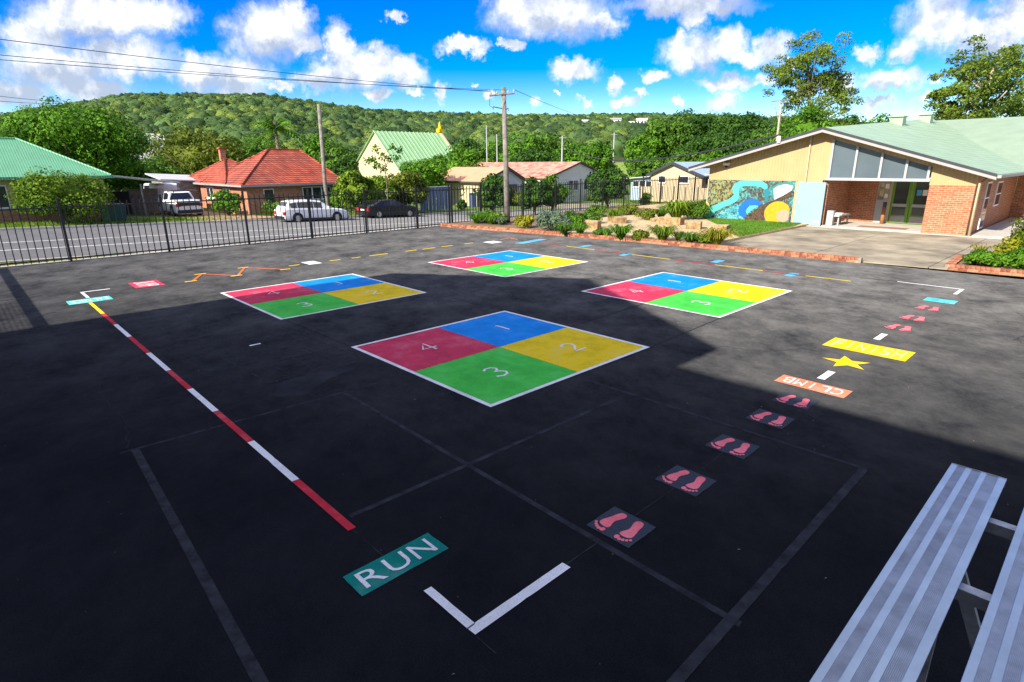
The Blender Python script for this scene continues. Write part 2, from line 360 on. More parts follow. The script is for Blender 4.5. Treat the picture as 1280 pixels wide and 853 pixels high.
    t.links.new(nz(110, 4, 0.85), bp.inputs['Height']); t.links.new(bp.outputs[0], bs.inputs['Normal'])
    return m
M['court'] = asphalt('court_asphalt', (0.0046, 0.0056, 0.008), (0.018, 0.0205, 0.0255), (0.21, 0.206, 0.2), 0.86, lit_ramp=True)
M['road'] = asphalt('road_asphalt', (0.12, 0.12, 0.125), (0.2, 0.2, 0.2), (0.28, 0.275, 0.26), 0.4)
def paint(name, col, wear=0.35, rough=0.6):
    m = mat(name, col, rough=rough, spec=0.03, bump=0.35, bscale=110); t, bs = nodes(m)
    tc = t.nodes.new('ShaderNodeTexCoord')
    n = t.nodes.new('ShaderNodeTexNoise'); n.inputs['Scale'].default_value = 1.4; n.inputs['Detail'].default_value = 8; n.inputs['Roughness'].default_value = 0.7
    t.links.new(tc.outputs['Object'], n.inputs['Vector'])
    r = t.nodes.new('ShaderNodeValToRGB'); els = r.color_ramp.elements
    els[0].position = 0.34; els[0].color = (*[c * 0.74 for c in col], 1)
    els[1].position = 0.68; els[1].color = (*[c * (1 - wear) + 0.62 * wear for c in col], 1)
    e = els.new(0.52); e.color = (*col, 1)
    t.links.new(n.outputs['Fac'], r.inputs[0])
    n2 = t.nodes.new('ShaderNodeTexNoise'); n2.inputs['Scale'].default_value = 70; n2.inputs['Detail'].default_value = 4; n2.inputs['Roughness'].default_value = 0.8
    t.links.new(tc.outputs['Object'], n2.inputs['Vector'])
    r2 = t.nodes.new('ShaderNodeValToRGB'); r2.color_ramp.elements[0].position = 0.3; r2.color_ramp.elements[0].color = (0.3, 0.3, 0.32, 1); r2.color_ramp.elements[1].position = 0.46; r2.color_ramp.elements[1].color = (1, 1, 1, 1)
    t.links.new(n2.outputs['Fac'], r2.inputs[0])
    mu = t.nodes.new('ShaderNodeMix'); mu.data_type = 'RGBA'; mu.blend_type = 'MULTIPLY'; mu.inputs['Factor'].default_value = 0.8
    t.links.new(r.outputs[0], mu.inputs['A']); t.links.new(r2.outputs[0], mu.inputs['B']); t.links.new(mu.outputs['Result'], bs.inputs['Base Color'])
    return m
M['p_red'] = paint('paint_red', (0.62, 0.045, 0.1), 0.17)
M['p_blue'] = paint('paint_blue', (0.01, 0.27, 0.78), 0.17)
M['p_green'] = paint('paint_green', (0.07, 0.56, 0.07), 0.13)
M['p_yellow'] = paint('paint_yellow', (0.88, 0.62, 0.01), 0.1)
M['p_white'] = paint('paint_white', (0.84, 0.84, 0.84), 0.1)
M['p_pink'] = paint('paint_pink', (0.95, 0.2, 0.24), 0.15)
M['p_teal'] = paint('paint_teal', (0.006, 0.22, 0.18), 0.12)
M['p_orange'] = paint('paint_orange', (0.8, 0.24, 0.12), 0.25)
M['p_lred'] = paint('paint_line_red', (0.55, 0.03, 0.05), 0.15)
M['p_zig'] = paint('paint_zigzag', (0.75, 0.16, 0.06), 0.3)
M['p_cyan'] = paint('paint_cyan', (0.1, 0.45, 0.75), 0.3)
M['p_aqua'] = paint('paint_aqua', (0.1, 0.62, 0.62), 0.25)
M['p_pale'] = paint('paint_pale_yellow', (0.9, 0.82, 0.35), 0.2)
M['p_patch'] = mat('grey_base_patch', (0.05, 0.06, 0.078), rough=0.85, var=0.25, scale=60, bump=0.2, bscale=120, spec=0.02)
M['p_old'] = mat('old_painted_over_line', (0.032, 0.0335, 0.04), rough=0.85, var=0.35, scale=6, bump=0.15, bscale=120, spec=0.02)
M['p_old2'] = mat('old_painted_over_patch', (0.027, 0.029, 0.035), rough=0.85, var=0.3, scale=2, bump=0.15, bscale=120, spec=0.02)
M['p_chalk'] = mat('faded_setting_out_line', (0.032, 0.034, 0.038), rough=0.9, var=0.5, scale=5, spec=0.02)
M['fence'] = mat('black_powder_coat', (0.012, 0.012, 0.013), rough=0.45, spec=0.5)
M['timber'] = mat('weathered_grey_timber', (0.2, 0.18, 0.155), rough=0.9, var=0.35, scale=4, bump=0.4, bscale=25)
M['wire'] = mat('cable_black', (0.03, 0.03, 0.035), rough=0.6)
M['alu'] = mat('anodised_aluminium', (0.44, 0.53, 0.6), rough=0.36, metal=0.75, var=0.1, scale=6)
M['alu_rib'] = mat('ribbed_aluminium', (0.36, 0.39, 0.44), rough=0.45, metal=0.75, var=0.22, scale=9)
M['galv'] = mat('galvanised_steel', (0.45, 0.46, 0.46), rough=0.5, metal=0.7, var=0.25, scale=12)
M['concrete'] = mat('weathered_concrete', (0.285, 0.245, 0.175), rough=0.92, var=0.42, scale=0.7, det=9, bump=0.25, bscale=60)
M['conc_light'] = mat('pale_concrete', (0.5, 0.47, 0.41), rough=0.9, var=0.12, scale=2, bump=0.15, bscale=60)
M['sand'] = mat('decomposed_granite', (0.48, 0.34, 0.17), rough=0.95, var=0.15, scale=3, bump=0.35, bscale=60, col2=(0.6, 0.47, 0.27))
M['mulch'] = mat('garden_mulch', (0.2, 0.13, 0.075), rough=0.95, var=0.45, scale=14, bump=0.6, bscale=40)
M['grass'] = mat('grass_ground', (0.075, 0.14, 0.022), rough=0.95, var=0.35, scale=1.2, bump=0.5, bscale=30, col2=(0.16, 0.23, 0.04))
M['drygrass'] = mat('dry_verge_grass', (0.2, 0.2, 0.06), rough=0.95, var=0.35, scale=2, bump=0.5, bscale=30, col2=(0.34, 0.3, 0.12))
M['earth'] = mat('wooded_ground', (0.04, 0.06, 0.018), rough=0.95, var=0.4, scale=0.05, col2=(0.07, 0.09, 0.025))
M['brick'] = mat('fired_brick', (0.32, 0.095, 0.045), rough=0.9, var=0.3, scale=9, bump=0.4, bscale=60, col2=(0.42, 0.16, 0.085))
M['brick2'] = mat('fired_brick_dark', (0.22, 0.065, 0.035), rough=0.9, var=0.3, scale=9, bump=0.4, bscale=60)
M['brick3'] = mat('fired_brick_pale', (0.42, 0.18, 0.095), rough=0.9, var=0.25, scale=9, bump=0.4, bscale=60)
M['mortar'] = mat('mortar', (0.3, 0.24, 0.18), rough=0.95, var=0.2, scale=10)
M['sandstone'] = mat('sandstone', (0.44, 0.32, 0.18), rough=0.92, var=0.25, scale=5, bump=0.7, bscale=18, col2=(0.55, 0.45, 0.3))
M['sandstone2'] = mat('split_sandstone', (0.3, 0.17, 0.07), rough=0.95, var=0.4, scale=6, bump=1.0, bscale=14, col2=(0.42, 0.28, 0.14))
M['glass'] = mat('window_glass', (0.03, 0.035, 0.04), rough=0.08, spec=0.6, var=0.2, scale=0.8)
M['glass_blue'] = mat('grey_blue_glazing', (0.085, 0.115, 0.135), rough=0.25, spec=0.45, var=0.12, scale=0.6)
M['white'] = mat('white_paintwork', (0.75, 0.74, 0.71), rough=0.6, var=0.05)
M['grey_frame'] = mat('pale_grey_frame', (0.36, 0.37, 0.38), rough=0.5, var=0.06)
M['dark'] = mat('dark_recess', (0.02, 0.018, 0.016), rough=0.9)
M['rubber'] = mat('tyre_rubber', (0.015, 0.015, 0.016), rough=0.8)
M['bark'] = mat('grey_bark', (0.17, 0.13, 0.095), rough=0.95, var=0.35, scale=3, bump=0.5, bscale=12)
M['bark_pale'] = mat('pale_gum_bark', (0.42, 0.35, 0.28), rough=0.9, var=0.3, scale=2, bump=0.3, bscale=8)

# ================================================================== terrain
def LV(a): return -0.08 - 0.033 * max(-20.0, min(60.0, a))
def tz(a, b):
    if b < 24.9: return -0.06
    if b < 26.3:
        t = (b - 24.9) / 1.4; return -0.06 * (1 - t) + (LV(a) + 0.06) * t
    if b < 26.5: return LV(a) - 0.08
    if b < 41.3: return LV(a) - 0.08
    z = LV(a) + 0.09
    if b > 60: z -= min(1.0, (b - 60) / 80) * (4.0 + z)
    return z
av = [-3000, -600, -120, -40, -20, -10] + list(range(0, 62, 4)) + [70, 90, 120, 200, 600, 3000]
bv = [-3000, -600, -100, -30, 0, 24.5, 24.9, 25.4, 26.3, 26.45, 41.25, 41.35, 44, 50, 60, 80, 110, 140, 260, 700, 3000]
g = MB(); idx = {}
for i, a in enumerate(av):
    for j, b in enumerate(bv):
        idx[i, j] = len(g.v); g.v.append((a, b, tz(a, b)))
for i in range(len(av) - 1):
    for j in range(len(bv) - 1): g.f.append((idx[i, j], idx[i + 1, j], idx[i + 1, j + 1], idx[i, j + 1]))
struct(g.build('ground', M['grass']))
def strip(name, b0, b1, dz, m, a0=-60, a1=140, h=None):
    s = MB(); n = 60
    for i in range(n + 1):
        a = a0 + (a1 - a0) * i / n
        s.v += [(a, b0, LV(a) + dz), (a, b1, LV(a) + dz)]
    for i in range(n): s.f.append((2 * i, 2 * i + 2, 2 * i + 3, 2 * i + 1))
    if h:
        k = len(s.v)
        for i in range(n + 1):
            a = a0 + (a1 - a0) * i / n
            s.v += [(a, b0, LV(a) + dz - h), (a, b1, LV(a) + dz - h)]
        for i in range(n):
            s.f.append((2 * i, 2 * i + 2, k + 2 * i + 2, k + 2 * i)); s.f.append((2 * i + 1, 2 * i + 3, k + 2 * i + 3, k + 2 * i + 1))
    return struct(s.build(name, m))
strip('road', 26.47, 41.22, 0.0, M['road'])
strip('kerb', 26.3, 26.45, 0.12, M['conc_light'], h=0.25)
strip('kerb', 41.24, 41.4, 0.12, M['conc_light'], h=0.25)
for bb, solid in ((31.0, True), (34.3, True), (38.9, False)):
    if solid: s = strip('road_marking', bb, bb + 0.14, 0.006, M['p_white'])
# asphalt playground
EDGE = [(18.3, 23.45), (19.05, 20.0), (19.95, 13.5), (20.4, 7.4), (20.58, 5.55)]
def edge_a(b):
    if b >= EDGE[0][1]: return EDGE[0][0]
    for (a0, b0), (a1, b1) in zip(EDGE, EDGE[1:]):
        if b >= b1: return a0 + (a1 - a0) * (b0 - b) / (b0 - b1)
    return EDGE[-1][0] + (EDGE[-1][1] - b) * 0.1
s = MB()
s.face([(-14, -16, 0), (22.6, -16, 0), (21.25, 1.7, 0), (20.98, 3.4, 0), (20.66, 5.5, 0), (20.55, 7.4, 0), (20.1, 13.5, 0), (19.2, 20, 0), (18.45, 23.45, 0), (18.4, 24.6, 0), (-14, 24.6, 0)])
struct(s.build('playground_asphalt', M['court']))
# pale concrete plinth under the fence
s = MB(); s.box(-6, 18.4, 24.62, 24.86, -0.1, 0.03); struct(s.build('fence_plinth', M['conc_light']))
# garden surfaces and concrete apron
gp = [(edge_a(b) + 0.1, b) for b in (23.4, 20, 16, 13.5, 10.95)]
s = MB(); s.prism([(a, b, 0.12) for a, b in gp] + [(30.64, 10.95, 0.12), (30.64, 16.6, 0.12), (52, 16.6, 0.12), (52, 24.6, 0.12), (18.4, 24.6, 0.12)], (0, 0, -.15))
struct(s.build('garden_sand', M['sand']))
s = MB(); s.face([(a + 0.05, b, 0.124) for a, b in gp[:1]] + [(edge_a(b) + 0.15, b, 0.124) for b in (21, 19, 17.2)] + [(22.4, 18.6, 0.124), (23.6, 20.3, 0.124), (27, 20.6, 0.124), (34, 19.8, 0.124), (34, 24.5, 0.124), (18.45, 24.5, 0.124)])
struct(s.build('garden_mulch', M['mulch']))
s = MB(); s.face([(23.3, 10.98, 0.13), (28.9, 11.0, 0.13), (30.65, 11.3, 0.13), (30.3, 16.5, 0.13), (27.3, 14.0, 0.13), (25.0, 12.35, 0.13)]); struct(s.build('garden_lawn', M['grass']))
s = MB(); s.face([(30.75, 16.75, 0.128), (52, 16.75, 0.128), (52, 21.5, 0.128), (34, 20.2, 0.128), (30.9, 19.0, 0.128)]); struct(s.build('side_lawn', M['grass']))
ap = struct(MB().box(20.6, 30.66, -9, 10.94, -0.05, 0.0).build('concrete_apron', M['mulch']))
for i, (a0, a1) in enumerate(((20.62, 24.2), (24.2, 27.6), (27.6, 30.66))):
    for (b0, b1) in ((-9, -4), (-4, 0.2), (0.2, 3.9), (3.9, 7.4), (7.4, 10.94)):
        lo = a0 if i else max(a0, edge_a((b0 + b1) / 2) + 0.06)
        p = [(lo + 0.012, b0 + 0.012), (a1 - 0.012, b0 + 0.012), (a1 - 0.012, b1 - 0.012), (lo + 0.012, b1 - 0.012)]
        if i == 0: p[0] = (edge_a(b0) + (0.12 if b0 < 5 else 0.14), b0 + 0.012); p[3] = (edge_a(b1) + (0.12 if b1 < 5 else 0.14), b1 - 0.012)
        MB().prism([(a, b, 0.0) for a, b in p], (0, 0, 0.03 + 0.004 * random.random())).build('slab', M['concrete'], ap)

# ------------------------------------------------------------------ hills
CREST = [(-60, 2.6), (-45, 3.2), (-39.3, 3.5), (-36.4, 4.1), (-33.9, 4.65), (-31.8, 5.25), (-26.2, 5.65), (-21.3, 5.7), (-16.9, 5.2), (-13.5, 4.75), (-8.6, 4.5), (0.2, 4.3), (11.8, 4.1), (18.6, 3.9), (21.9, 3.6), (30.8, 2.6), (39.7, 2.1), (60, 1.6)]
def crest(az):
    for (x0, e0), (x1, e1) in zip(CREST, CREST[1:]):
        if az <= x1: return e0 + (e1 - e0) * max(0, (az - x0)) / (x1 - x0)
    return CREST[-1][1]
from mathutils import noise as mnoise
def hz(x, y):
    D = math.hypot(x, y); az = math.degrees(math.atan2(x, y))
    Dc = 760 + 60 * math.sin(az * 0.09)
    zc = 3.1 + math.tan(math.radians(crest(az))) * Dc - 9
    t = (D - 150) / (Dc - 150)
    if t < 0: z = -4.2
    elif t <= 1: z = -4 + (zc + 4) * t ** 1.15
    else: z = zc - (D - Dc) * 0.12
    k = min(1, max(0, t * 3))
    fold = mnoise.noise(Vector((x * 0.006, y * 0.006, 3.1))) * 13 + mnoise.noise(Vector((x * 0.018, y * 0.018, 1.0))) * 4
    return z + fold * k * (1 - 0.75 * max(0, min(1, t)))
def hz_near(x, y):
    D = math.hypot(x, y); a, b = AB(x, y)
    return tz(a, b) if D < 165 else max(tz(a, b), hz(x, y))
s = MB(); rs = [150, 165, 180, 200, 220, 245, 270, 300, 335, 370, 410, 450, 490, 530, 570, 610, 650, 690, 730, 770, 810, 860, 920, 1000, 1150, 1400, 1900]
NA = 96
for r in rs:
    for k in range(NA + 1):
        az = math.radians(-62 + 124 * k / NA); x, y = r * math.sin(az), r * math.cos(az)
        s.v.append((x, y, hz(x, y) if r > 150 else -6))
for i in range(len(rs) - 1):
    for k in range(NA): s.f.append((i * (NA + 1) + k, i * (NA + 1) + k + 1, (i + 1) * (NA + 1) + k + 1, (i + 1) * (NA + 1) + k))
hill = struct(s.build('hills', M['earth'], conv=lambda p: p, smooth=True))
# mown playing field in the valley, seen between the trees
s = MB()
for i in range(9):
    for j in range(5):
        az = math.radians(5 + 10 * i / 8); D = 182 + 62 * j / 4; x, y = D * math.sin(az), D * math.cos(az); s.v.append((x, y, hz(x, y) + 0.5))
for i in range(8):
    for j in range(4): s.f.append((i * 5 + j, (i + 1) * 5 + j, (i + 1) * 5 + j + 1, i * 5 + j + 1))
M['field'] = mat('mown_field', (0.16, 0.24, 0.03), rough=0.95, var=0.15, scale=0.08, col2=(0.22, 0.3, 0.05))
struct(s.build('playing_field', M['field'], conv=lambda p: p))

# ================================================================== the hall behind the camera whose shadow covers the court
M['hall_wall'] = bricks('hall_cream_brick', (0.6, 0.52, 0.4), (0.68, 0.6, 0.47), (0.55, 0.5, 0.42), 'bz')
M['greenroof'] = ribbed('pale_green_sheeting', (0.33, 0.5, 0.37), 1, 0.19, rough=0.45, var=0.1)
HA, HB0, HB1 = -5.0, 4.3, 14.4
hall = thing('school_hall', 'tall cream brick hall with a gabled end behind the viewer', 'building', (HA - 6, 8.9, 0))
ev, rv_ = 8.5, 10.4
MB().prism([(HA, HB0, -0.05), (HA, HB1, -0.05), (HA, HB1, ev), (HA, 9.8, rv_), (HA, HB0, ev)], (-14, 0, 0)).build('wall', M['hall_wall'], hall)
for sgn, bo in ((1, HB1 + 0.12), (-1, HB0 - 0.1)):
    MB().prism([(HA + 0.05, 9.8, rv_ + 0.02), (HA + 0.05, bo, ev - 0.12), (HA + 0.05, bo, ev), (HA + 0.05, 9.8, rv_ + 0.14)], (-14.2, 0, 0)).build('roof', M['greenroof'], hall)
for bb in (5.0, 8.1, 11.2):
    for z0 in (0.9, 3.9, 6.3):
        w = MB().box(HA + 0.005, HA + 0.05, bb, bb + 1.8, z0, z0 + 1.4).build('window', M['grey_frame'], hall)
        MB().box(HA + 0.052, HA + 0.058, bb + 0.08, bb + 1.72, z0 + 0.08, z0 + 1.32).build('pane', M['glass'], w)
wing = thing('classroom_wing', 'flat roofed cream brick classroom wing beside the hall behind the viewer', 'building', (-8, -8, 0))
MB().box(-16, -7.6, -20, HB0 - 0.02, -0.05, 8.9).build('wall', M['hall_wall'], wing)
MB().box(-16.2, -7.35, -20.2, HB0 - 0.02, 8.91, 9.16).build('roof', M['greenroof'], wing)
for bb in range(-19, 2, 3):
    for z0 in (0.9, 3.9):
        w = MB().box(-7.595, -7.55, bb, bb + 2.0, z0, z0 + 1.4).build('window', M['grey_frame'], wing)
        MB().box(-7.548, -7.542, bb + 0.08, bb + 1.92, z0 + 0.08, z0 + 1.32).build('pane', M['glass'], wing and w)
# mesh sports fence whose top rail throws the band of shade at the left
sf = thing('mesh_fence', 'tall mesh sports fence beyond the left edge, casting the netted shadow', 'fence', (-2.0, 20, 0))
MB().box(-2.05, -1.95, 14.5, 24.4, 1.7, 1.8).build('top_rail', M['fence'], sf)
for bb in (16.0, 18.4, 21.1, 23.9):
    MB().tube([(-2, bb, -0.05), (-2, bb, 1.98)], 0.03, 8).build('post', M['galv'], sf)
s = MB()
for k in range(60):
    z = 0.05 + k * 0.055
    if z < 1.66: s.box(-2.004, -1.996, 14.5, 18.0, z, z + 0.0035)
for k in range(62): s.box(-2.004, -1.996, 14.5 + k * 0.056, 14.5035 + k * 0.056, 0.03, 1.66)
stuff(s.build('wire_mesh', M['galv'], sf))

# ================================================================== school building on the right
A = 30.68
M['clad'] = ribbed('beige_cladding', (0.46, 0.325, 0.16), 1, 0.15, rough=0.7, depth=0.02, var=0.06)
M['bz'] = bricks('red_face_brick', (0.34, 0.105, 0.045), (0.46, 0.17, 0.085), (0.46, 0.33, 0.22), 'bz')
M['az'] = bricks('red_face_brick_side', (0.34, 0.105, 0.045), (0.46, 0.17, 0.085), (0.46, 0.33, 0.22), 'az')
M['schoolroof'] = ribbed('mint_green_sheeting', (0.32, 0.45, 0.29), 1, 0.2, rough=0.5, var=0.07)
M['wingroof'] = ribbed('mint_green_sheeting_wing', (0.26, 0.35, 0.25), 0, 0.2, rough=0.5, var=0.07)
M['fascia'] = mat('pale_fascia', (0.32, 0.31, 0.3), rough=0.6, var=0.06)
M['gutter'] = mat('charcoal_gutter', (0.03, 0.035, 0.045), rough=0.5)
M['bluedoor'] = mat('pale_blue_paint', (0.24, 0.37, 0.44), rough=0.5, var=0.04)
M['greendoor'] = mat('lime_green_paint', (0.12, 0.27, 0.015), rough=0.45, var=0.08)
M['cream'] = mat('cream_paint', (0.5, 0.41, 0.25), rough=0.6, var=0.05)
RB, RZ, RL, RLZ, RR, RRZ = 10.7, 4.55, 17.4, 2.78, 4.0, 2.52      # rake: ridge, left eave, right eave
def rake(b): return RLZ + (RZ - RLZ) * (RL - b) / (RL - RB) if b > RB else RRZ + (RZ - RRZ) * (b - RR) / (RB - RR)
sch = thing('school_building', 'low school building with mint green gabled roof, mural and brick porch', 'building', (A + 8, 10.5, 0))
def front(b0, b1, z0, m, name, a0=A, th=0.2, top=None, lab=None):
    """wall piece between b0 > b1 up to the rake"""
    pts = [(a0, b0, z0), (a0, b1, z0)]
    t = lambda b: (rake(b) - 0.07) if top is None else top
    pts.append((a0, b1, t(b1)))
    if top is None and b1 < RB < b0: pts.append((a0, RB, t(RB)))
    pts.append((a0, b0, t(b0)))
    return MB().prism(pts, (th, 0, 0)).build(name, m, sch, label=lab)
front(16.5, 10.62, 0.0, M['clad'], 'wall', lab='beige ribbed cladding wall')
front(10.62, 10.4, 2.2, M['clad'], 'wall')
front(6.3, 4.69, 2.06, M['clad'], 'wall')
front(6.28, 4.69, 0.0, M['bz'], 'brick_wall', a0=A - 0.02, th=0.3, top=2.055, lab='red brick corner wall')
# clerestory: sill beam, mullions, four panes
MB().box(A - 0.09, A + 0.1, 6.3, 10.46, 2.2, 2.32).build('window_sill', M['grey_frame'], sch)
edges = [10.36, 9.3, 8.25, 7.25, 6.4]
for k in range(4):
    b0, b1 = edges[k], edges[k + 1]
    top = lambda b: rake(b) - 0.42
    MB().prism([(A + 0.04, b0 - 0.03, 2.32), (A + 0.04, b1 + 0.03, 2.32), (A + 0.04, b1 + 0.03, top(b1)), (A + 0.04, b0 - 0.03, top(b0))], (0.02, 0, 0)).build('window_pane', M['glass_blue'], sch)
for k, b in enumerate(edges):
    MB().box(A - 0.06, A + 0.08, b - 0.045, b + 0.045, 2.322, rake(b) - 0.4).build('mullion', M['grey_frame'], sch)
MB().prism([(A - 0.01, 10.62, rake(10.62) - 0.42), (A - 0.01, 6.3, rake(6.3) - 0.42), (A - 0.01, 6.3, rake(6.3) - 0.07), (A - 0.01, 10.62, rake(10.62) - 0.07)], (0.16, 0, 0)).build('window_head', M['clad'], sch)
MB().box(A - 0.01, A + 0.16, 10.41, 10.62, 2.2, rake(10.5) - 0.43).build('wall', M['clad'], sch)
# porch
PD = A + 3.3
MB().box(A + 0.02, PD + 0.3, 4.69 + 0.3, 10.4, -0.02, 0.075).build('porch_floor', M['conc_light'], sch)
MB().box(A - 0.35, A + 0.02, 3.4, 16.5, -0.03, 0.05).build('threshold', M['conc_light'], sch)
MB().box(PD, PD + 0.2, 9.1, 10.7, 0.05, 2.35).build('porch_back_wall', M['bz'], sch)
MB().box(PD, PD + 0.2, 6.1, 6.75, 0.05, 2.35).build('porch_back_wall', M['bz'], sch)
MB().box(A + 0.21, PD, 10.4, 10.6, 0.05, 2.3).build('porch_side_wall', M['az'], sch)
MB().box(A + 0.28, PD, 6.08, 6.27, 0.05, 2.3).build('porch_side_wall', M['az'], sch)
MB().box(A + 0.1, PD + 0.2, 6.1, 10.6, 2.3, 2.36).build('porch_ceiling', M['white'], sch)
# notice panel and green doors
nb = MB().box(PD + 0.02, PD + 0.1, 8.52, 9.1, 0.08, 2.3).build('notice_panel', M['grey_frame'], sch)
MB().box(PD + 0.005, PD + 0.018, 8.56, 9.06, 1.2, 2.15).build('notice_board', mat('notice_papers', (0.3, 0.28, 0.24), var=0.5, scale=5), nb)
for bb, zz0, ww, hh, cc in ((8.62, 1.75, 0.16, 0.22, 'white'), (8.82, 1.4, 0.18, 0.24, 'cream'), (8.62, 1.3, 0.14, 0.2, 'white'), (8.84, 1.82, 0.14, 0.2, 'cream')):
    MB().box(PD - 0.001, PD + 0.004, bb, bb + ww, zz0, zz0 + hh).build('notice', M[cc], nb)
for b0, b1 in ((7.64, 8.46), (6.8, 7.62)):
    dr = MB().box(PD + 0.04, PD + 0.09, b0, b1, 0.1, 2.28).build('door', M['greendoor'], sch)
    MB().box(PD + 0.03, PD + 0.038, b0 + 0.14, b1 - 0.12, 1.05, 2.1).build('pane', M['glass'], dr)
    MB().box(PD + 0.03, PD + 0.038, b0 + 0.14, b1 - 0.12, 0.5, 0.88).build('pane', M['glass'], dr)
    MB().box(PD + 0.024, PD + 0.039, b0 + 0.1, b1 - 0.08, 0.9, 1.03).build('push_plate', M['grey_frame'], dr)
    MB().box(PD + 0.024, PD + 0.039, b0 + 0.1, b1 - 0.08, 0.14, 0.44).build('kick_plate', M['fascia'], dr)
    for k in range(2):
        if b0 < 7: MB().box(PD + 0.022, PD + 0.029, b0 + 0.18 + 0.24 * k, b0 + 0.38 + 0.24 * k, 1.45, 1.72).build('poster', M['p_cyan'] if k else M['white'], dr)
MB().box(PD + 0.02, PD + 0.11, 8.46, 8.52, 0.08, 2.3).build('door_frame', M['cream'], sch)
MB().box(PD + 0.02, PD + 0.11, 6.74, 6.8, 0.08, 2.3).build('door_frame', M['cream'], sch)
# pale blue store door
sd = MB().box(A - 0.07, A - 0.003, 10.42, 11.68, 0.06, 2.1).build('store_door', M['bluedoor'], sch, label='pale blue sliding store door')
MB().box(A - 0.09, A - 0.071, 11.5, 11.56, 1.1, 1.2).build('handle', M['grey_frame'], sd)
MB().box(A - 0.085, A - 0.071, 10.5, 10.85, 0.2, 0.3).build('vent', M['grey_frame'], sd)
MB().box(A - 0.05, A, 11.7, 11.78, 0.05, 2.1).build('door_post', M['cream'], sch)
MB().box(A - 0.1, A - 0.02, 11.35, 11.41, 2.1, rake(11.4) - 0.1).build('conduit', M['cream'], sch)
# side wall along b = 4.69 and the far wing
MB().box(A + 0.29, 42, 4.7, 4.98, 0.0, 2.5).build('side_wall', M['az'], sch)
for a0, a1, z0, z1 in ((33.2, 34.2, 0.1, 2.15), (35.9, 37.2, 0.95, 2.1)):
    w = MB().box(a0, a1, 4.66, 4.699, z0, z1).build('side_window' if z0 > 0.5 else 'side_door', M['white'], sch)
    n = 2 if z0 > 0.5 else 3
    for k in range(n):
        hgt = (z1 - z0 - 0.1) / n
        MB().box(a0 + 0.1, a1 - 0.1, 4.652, 4.659, z0 + 0.08 + k * hgt, z0 + 0.02 + (k + 1) * hgt).build('pane', M['glass'], w)
MB().box(42, 50, -20, 4.69, 0.0, 2.55).build('wing_wall', M['bz'], sch)
MB().box(30.9, 42, -20, 4.6, -0.03, 0.06).build('side_path', M['conc_light'], sch)
for bb in (2.2, -0.6, -3.5): MB().box(38.9, 39.0, bb, bb + 0.1, 0.06, 2.5).build('verandah_post', M['white'], sch)
MB().box(38.6, 42, -20, 4.0, 2.5, 2.6).build('verandah_roof', M['white'], sch)
# downpipe on the front corner
MB().tube([(A - 0.12, 4.55, 0.05), (A - 0.12, 4.55, 2.2), (A + 0.1, 4.4, 2.38), (A + 1.0, 4.1, 2.45)], 0.055, 8).build('downpipe', M['cream'], sch, smooth=True)
# roof: two slopes, barge boards, gutters, vents
AF, AK = A - 0.65, 49.0
RKZ = 5.75
def slope(name, m, p, th=0.06):
    s = MB(); n = 8
    for i in range(n + 1):
        for j in range(n + 1):
            u, v = i / n, j / n
            q = [(p[0][k] * (1 - u) + p[1][k] * u) * (1 - v) + (p[3][k] * (1 - u) + p[2][k] * u) * v for k in range(3)]
            s.v.append(tuple(q))
    for i in range(n):
        for j in range(n): s.f.append((i * (n + 1) + j, (i + 1) * (n + 1) + j, (i + 1) * (n + 1) + j + 1, i * (n + 1) + j + 1))
    o = s.build(name, m, sch)
    md = o.modifiers.new('solid', 'SOLIDIFY'); md.thickness = th; md.offset = -1
    return o
slope('roof', M['schoolroof'], [(AF, RB, RZ), (AK, RB, RKZ), (AK, RR, RRZ), (AF, RR, RRZ)])
slope('roof', M['schoolroof'], [(AF, RB, RZ), (AK, RB, RKZ), (AK, RL, RLZ), (AF, RL, RLZ)])
for (b0, z0), (b1, z1) in (((RL, RLZ), (RB, RZ)), ((RB, RZ), (RR, RRZ))):
    MB().prism([(AF - 0.005, b0, z0 - 0.2), (AF - 0.005, b1, z1 - 0.2), (AF - 0.005, b1, z1 - 0.075), (AF - 0.005, b0, z0 - 0.075)], (-0.03, 0, 0)).build('barge_board', M['fascia'], sch)
    MB().prism([(AF - 0.002, b0, z0 - 0.075), (AF - 0.002, b1, z1 - 0.075), (AF - 0.002, b1, z1 + 0.03), (AF - 0.002, b0, z0 + 0.03)], (-0.055, 0, 0)).build('barge_cap', M['gutter'], sch)
    MB().prism([(AF, b0, z0 - 0.14), (AF, b1, z1 - 0.14), (AF, b1, z1 - 0.12), (AF, b0, z0 - 0.12)], (0.65, 0, 0)).build('soffit', M['fascia'], sch)
MB().box(AF, AK, RR - 0.14, RR - 0.01, RRZ - 0.13, RRZ - 0.02).build('gutter', M['fascia'], sch)
for a_ in (40.5, 46.5):
    zr = RZ + (RKZ - RZ) * (a_ - AF) / (AK - AF)
    v = MB().box(a_ - 0.35, a_ + 0.35, RB - 0.6, RB + 0.05, zr - 0.3, zr + 0.22).build('roof_vent', M['schoolroof'], sch)
    MB().box(a_ - 0.46, a_ + 0.46, RB - 0.66, RB + 0.11, zr + 0.222, zr + 0.27).build('vent_cap', M['schoolroof'], v)
MB().box(AF - 0.12, AF - 0.06, 12.55, 12.7, rake(12.6) - 0.1, rake(12.6) + 0.2).build('service_bracket', M['white'], sch)
lm = MB().box(A - 0.22, A - 0.01, 15.35, 15.65, 2.88, 3.02).build('floodlight', M['white'], sch)
MB().box(A - 0.2, A - 0.1, 15.45, 15.55, 2.78, 2.878).build('lamp_head', M['dark'], lm)
slope('wing_roof', M['wingroof'], [(51.0, 12, 5.7), (51.0, -24, 5.7), (40.6, -24, 2.62), (40.6, 12, 2.62)])
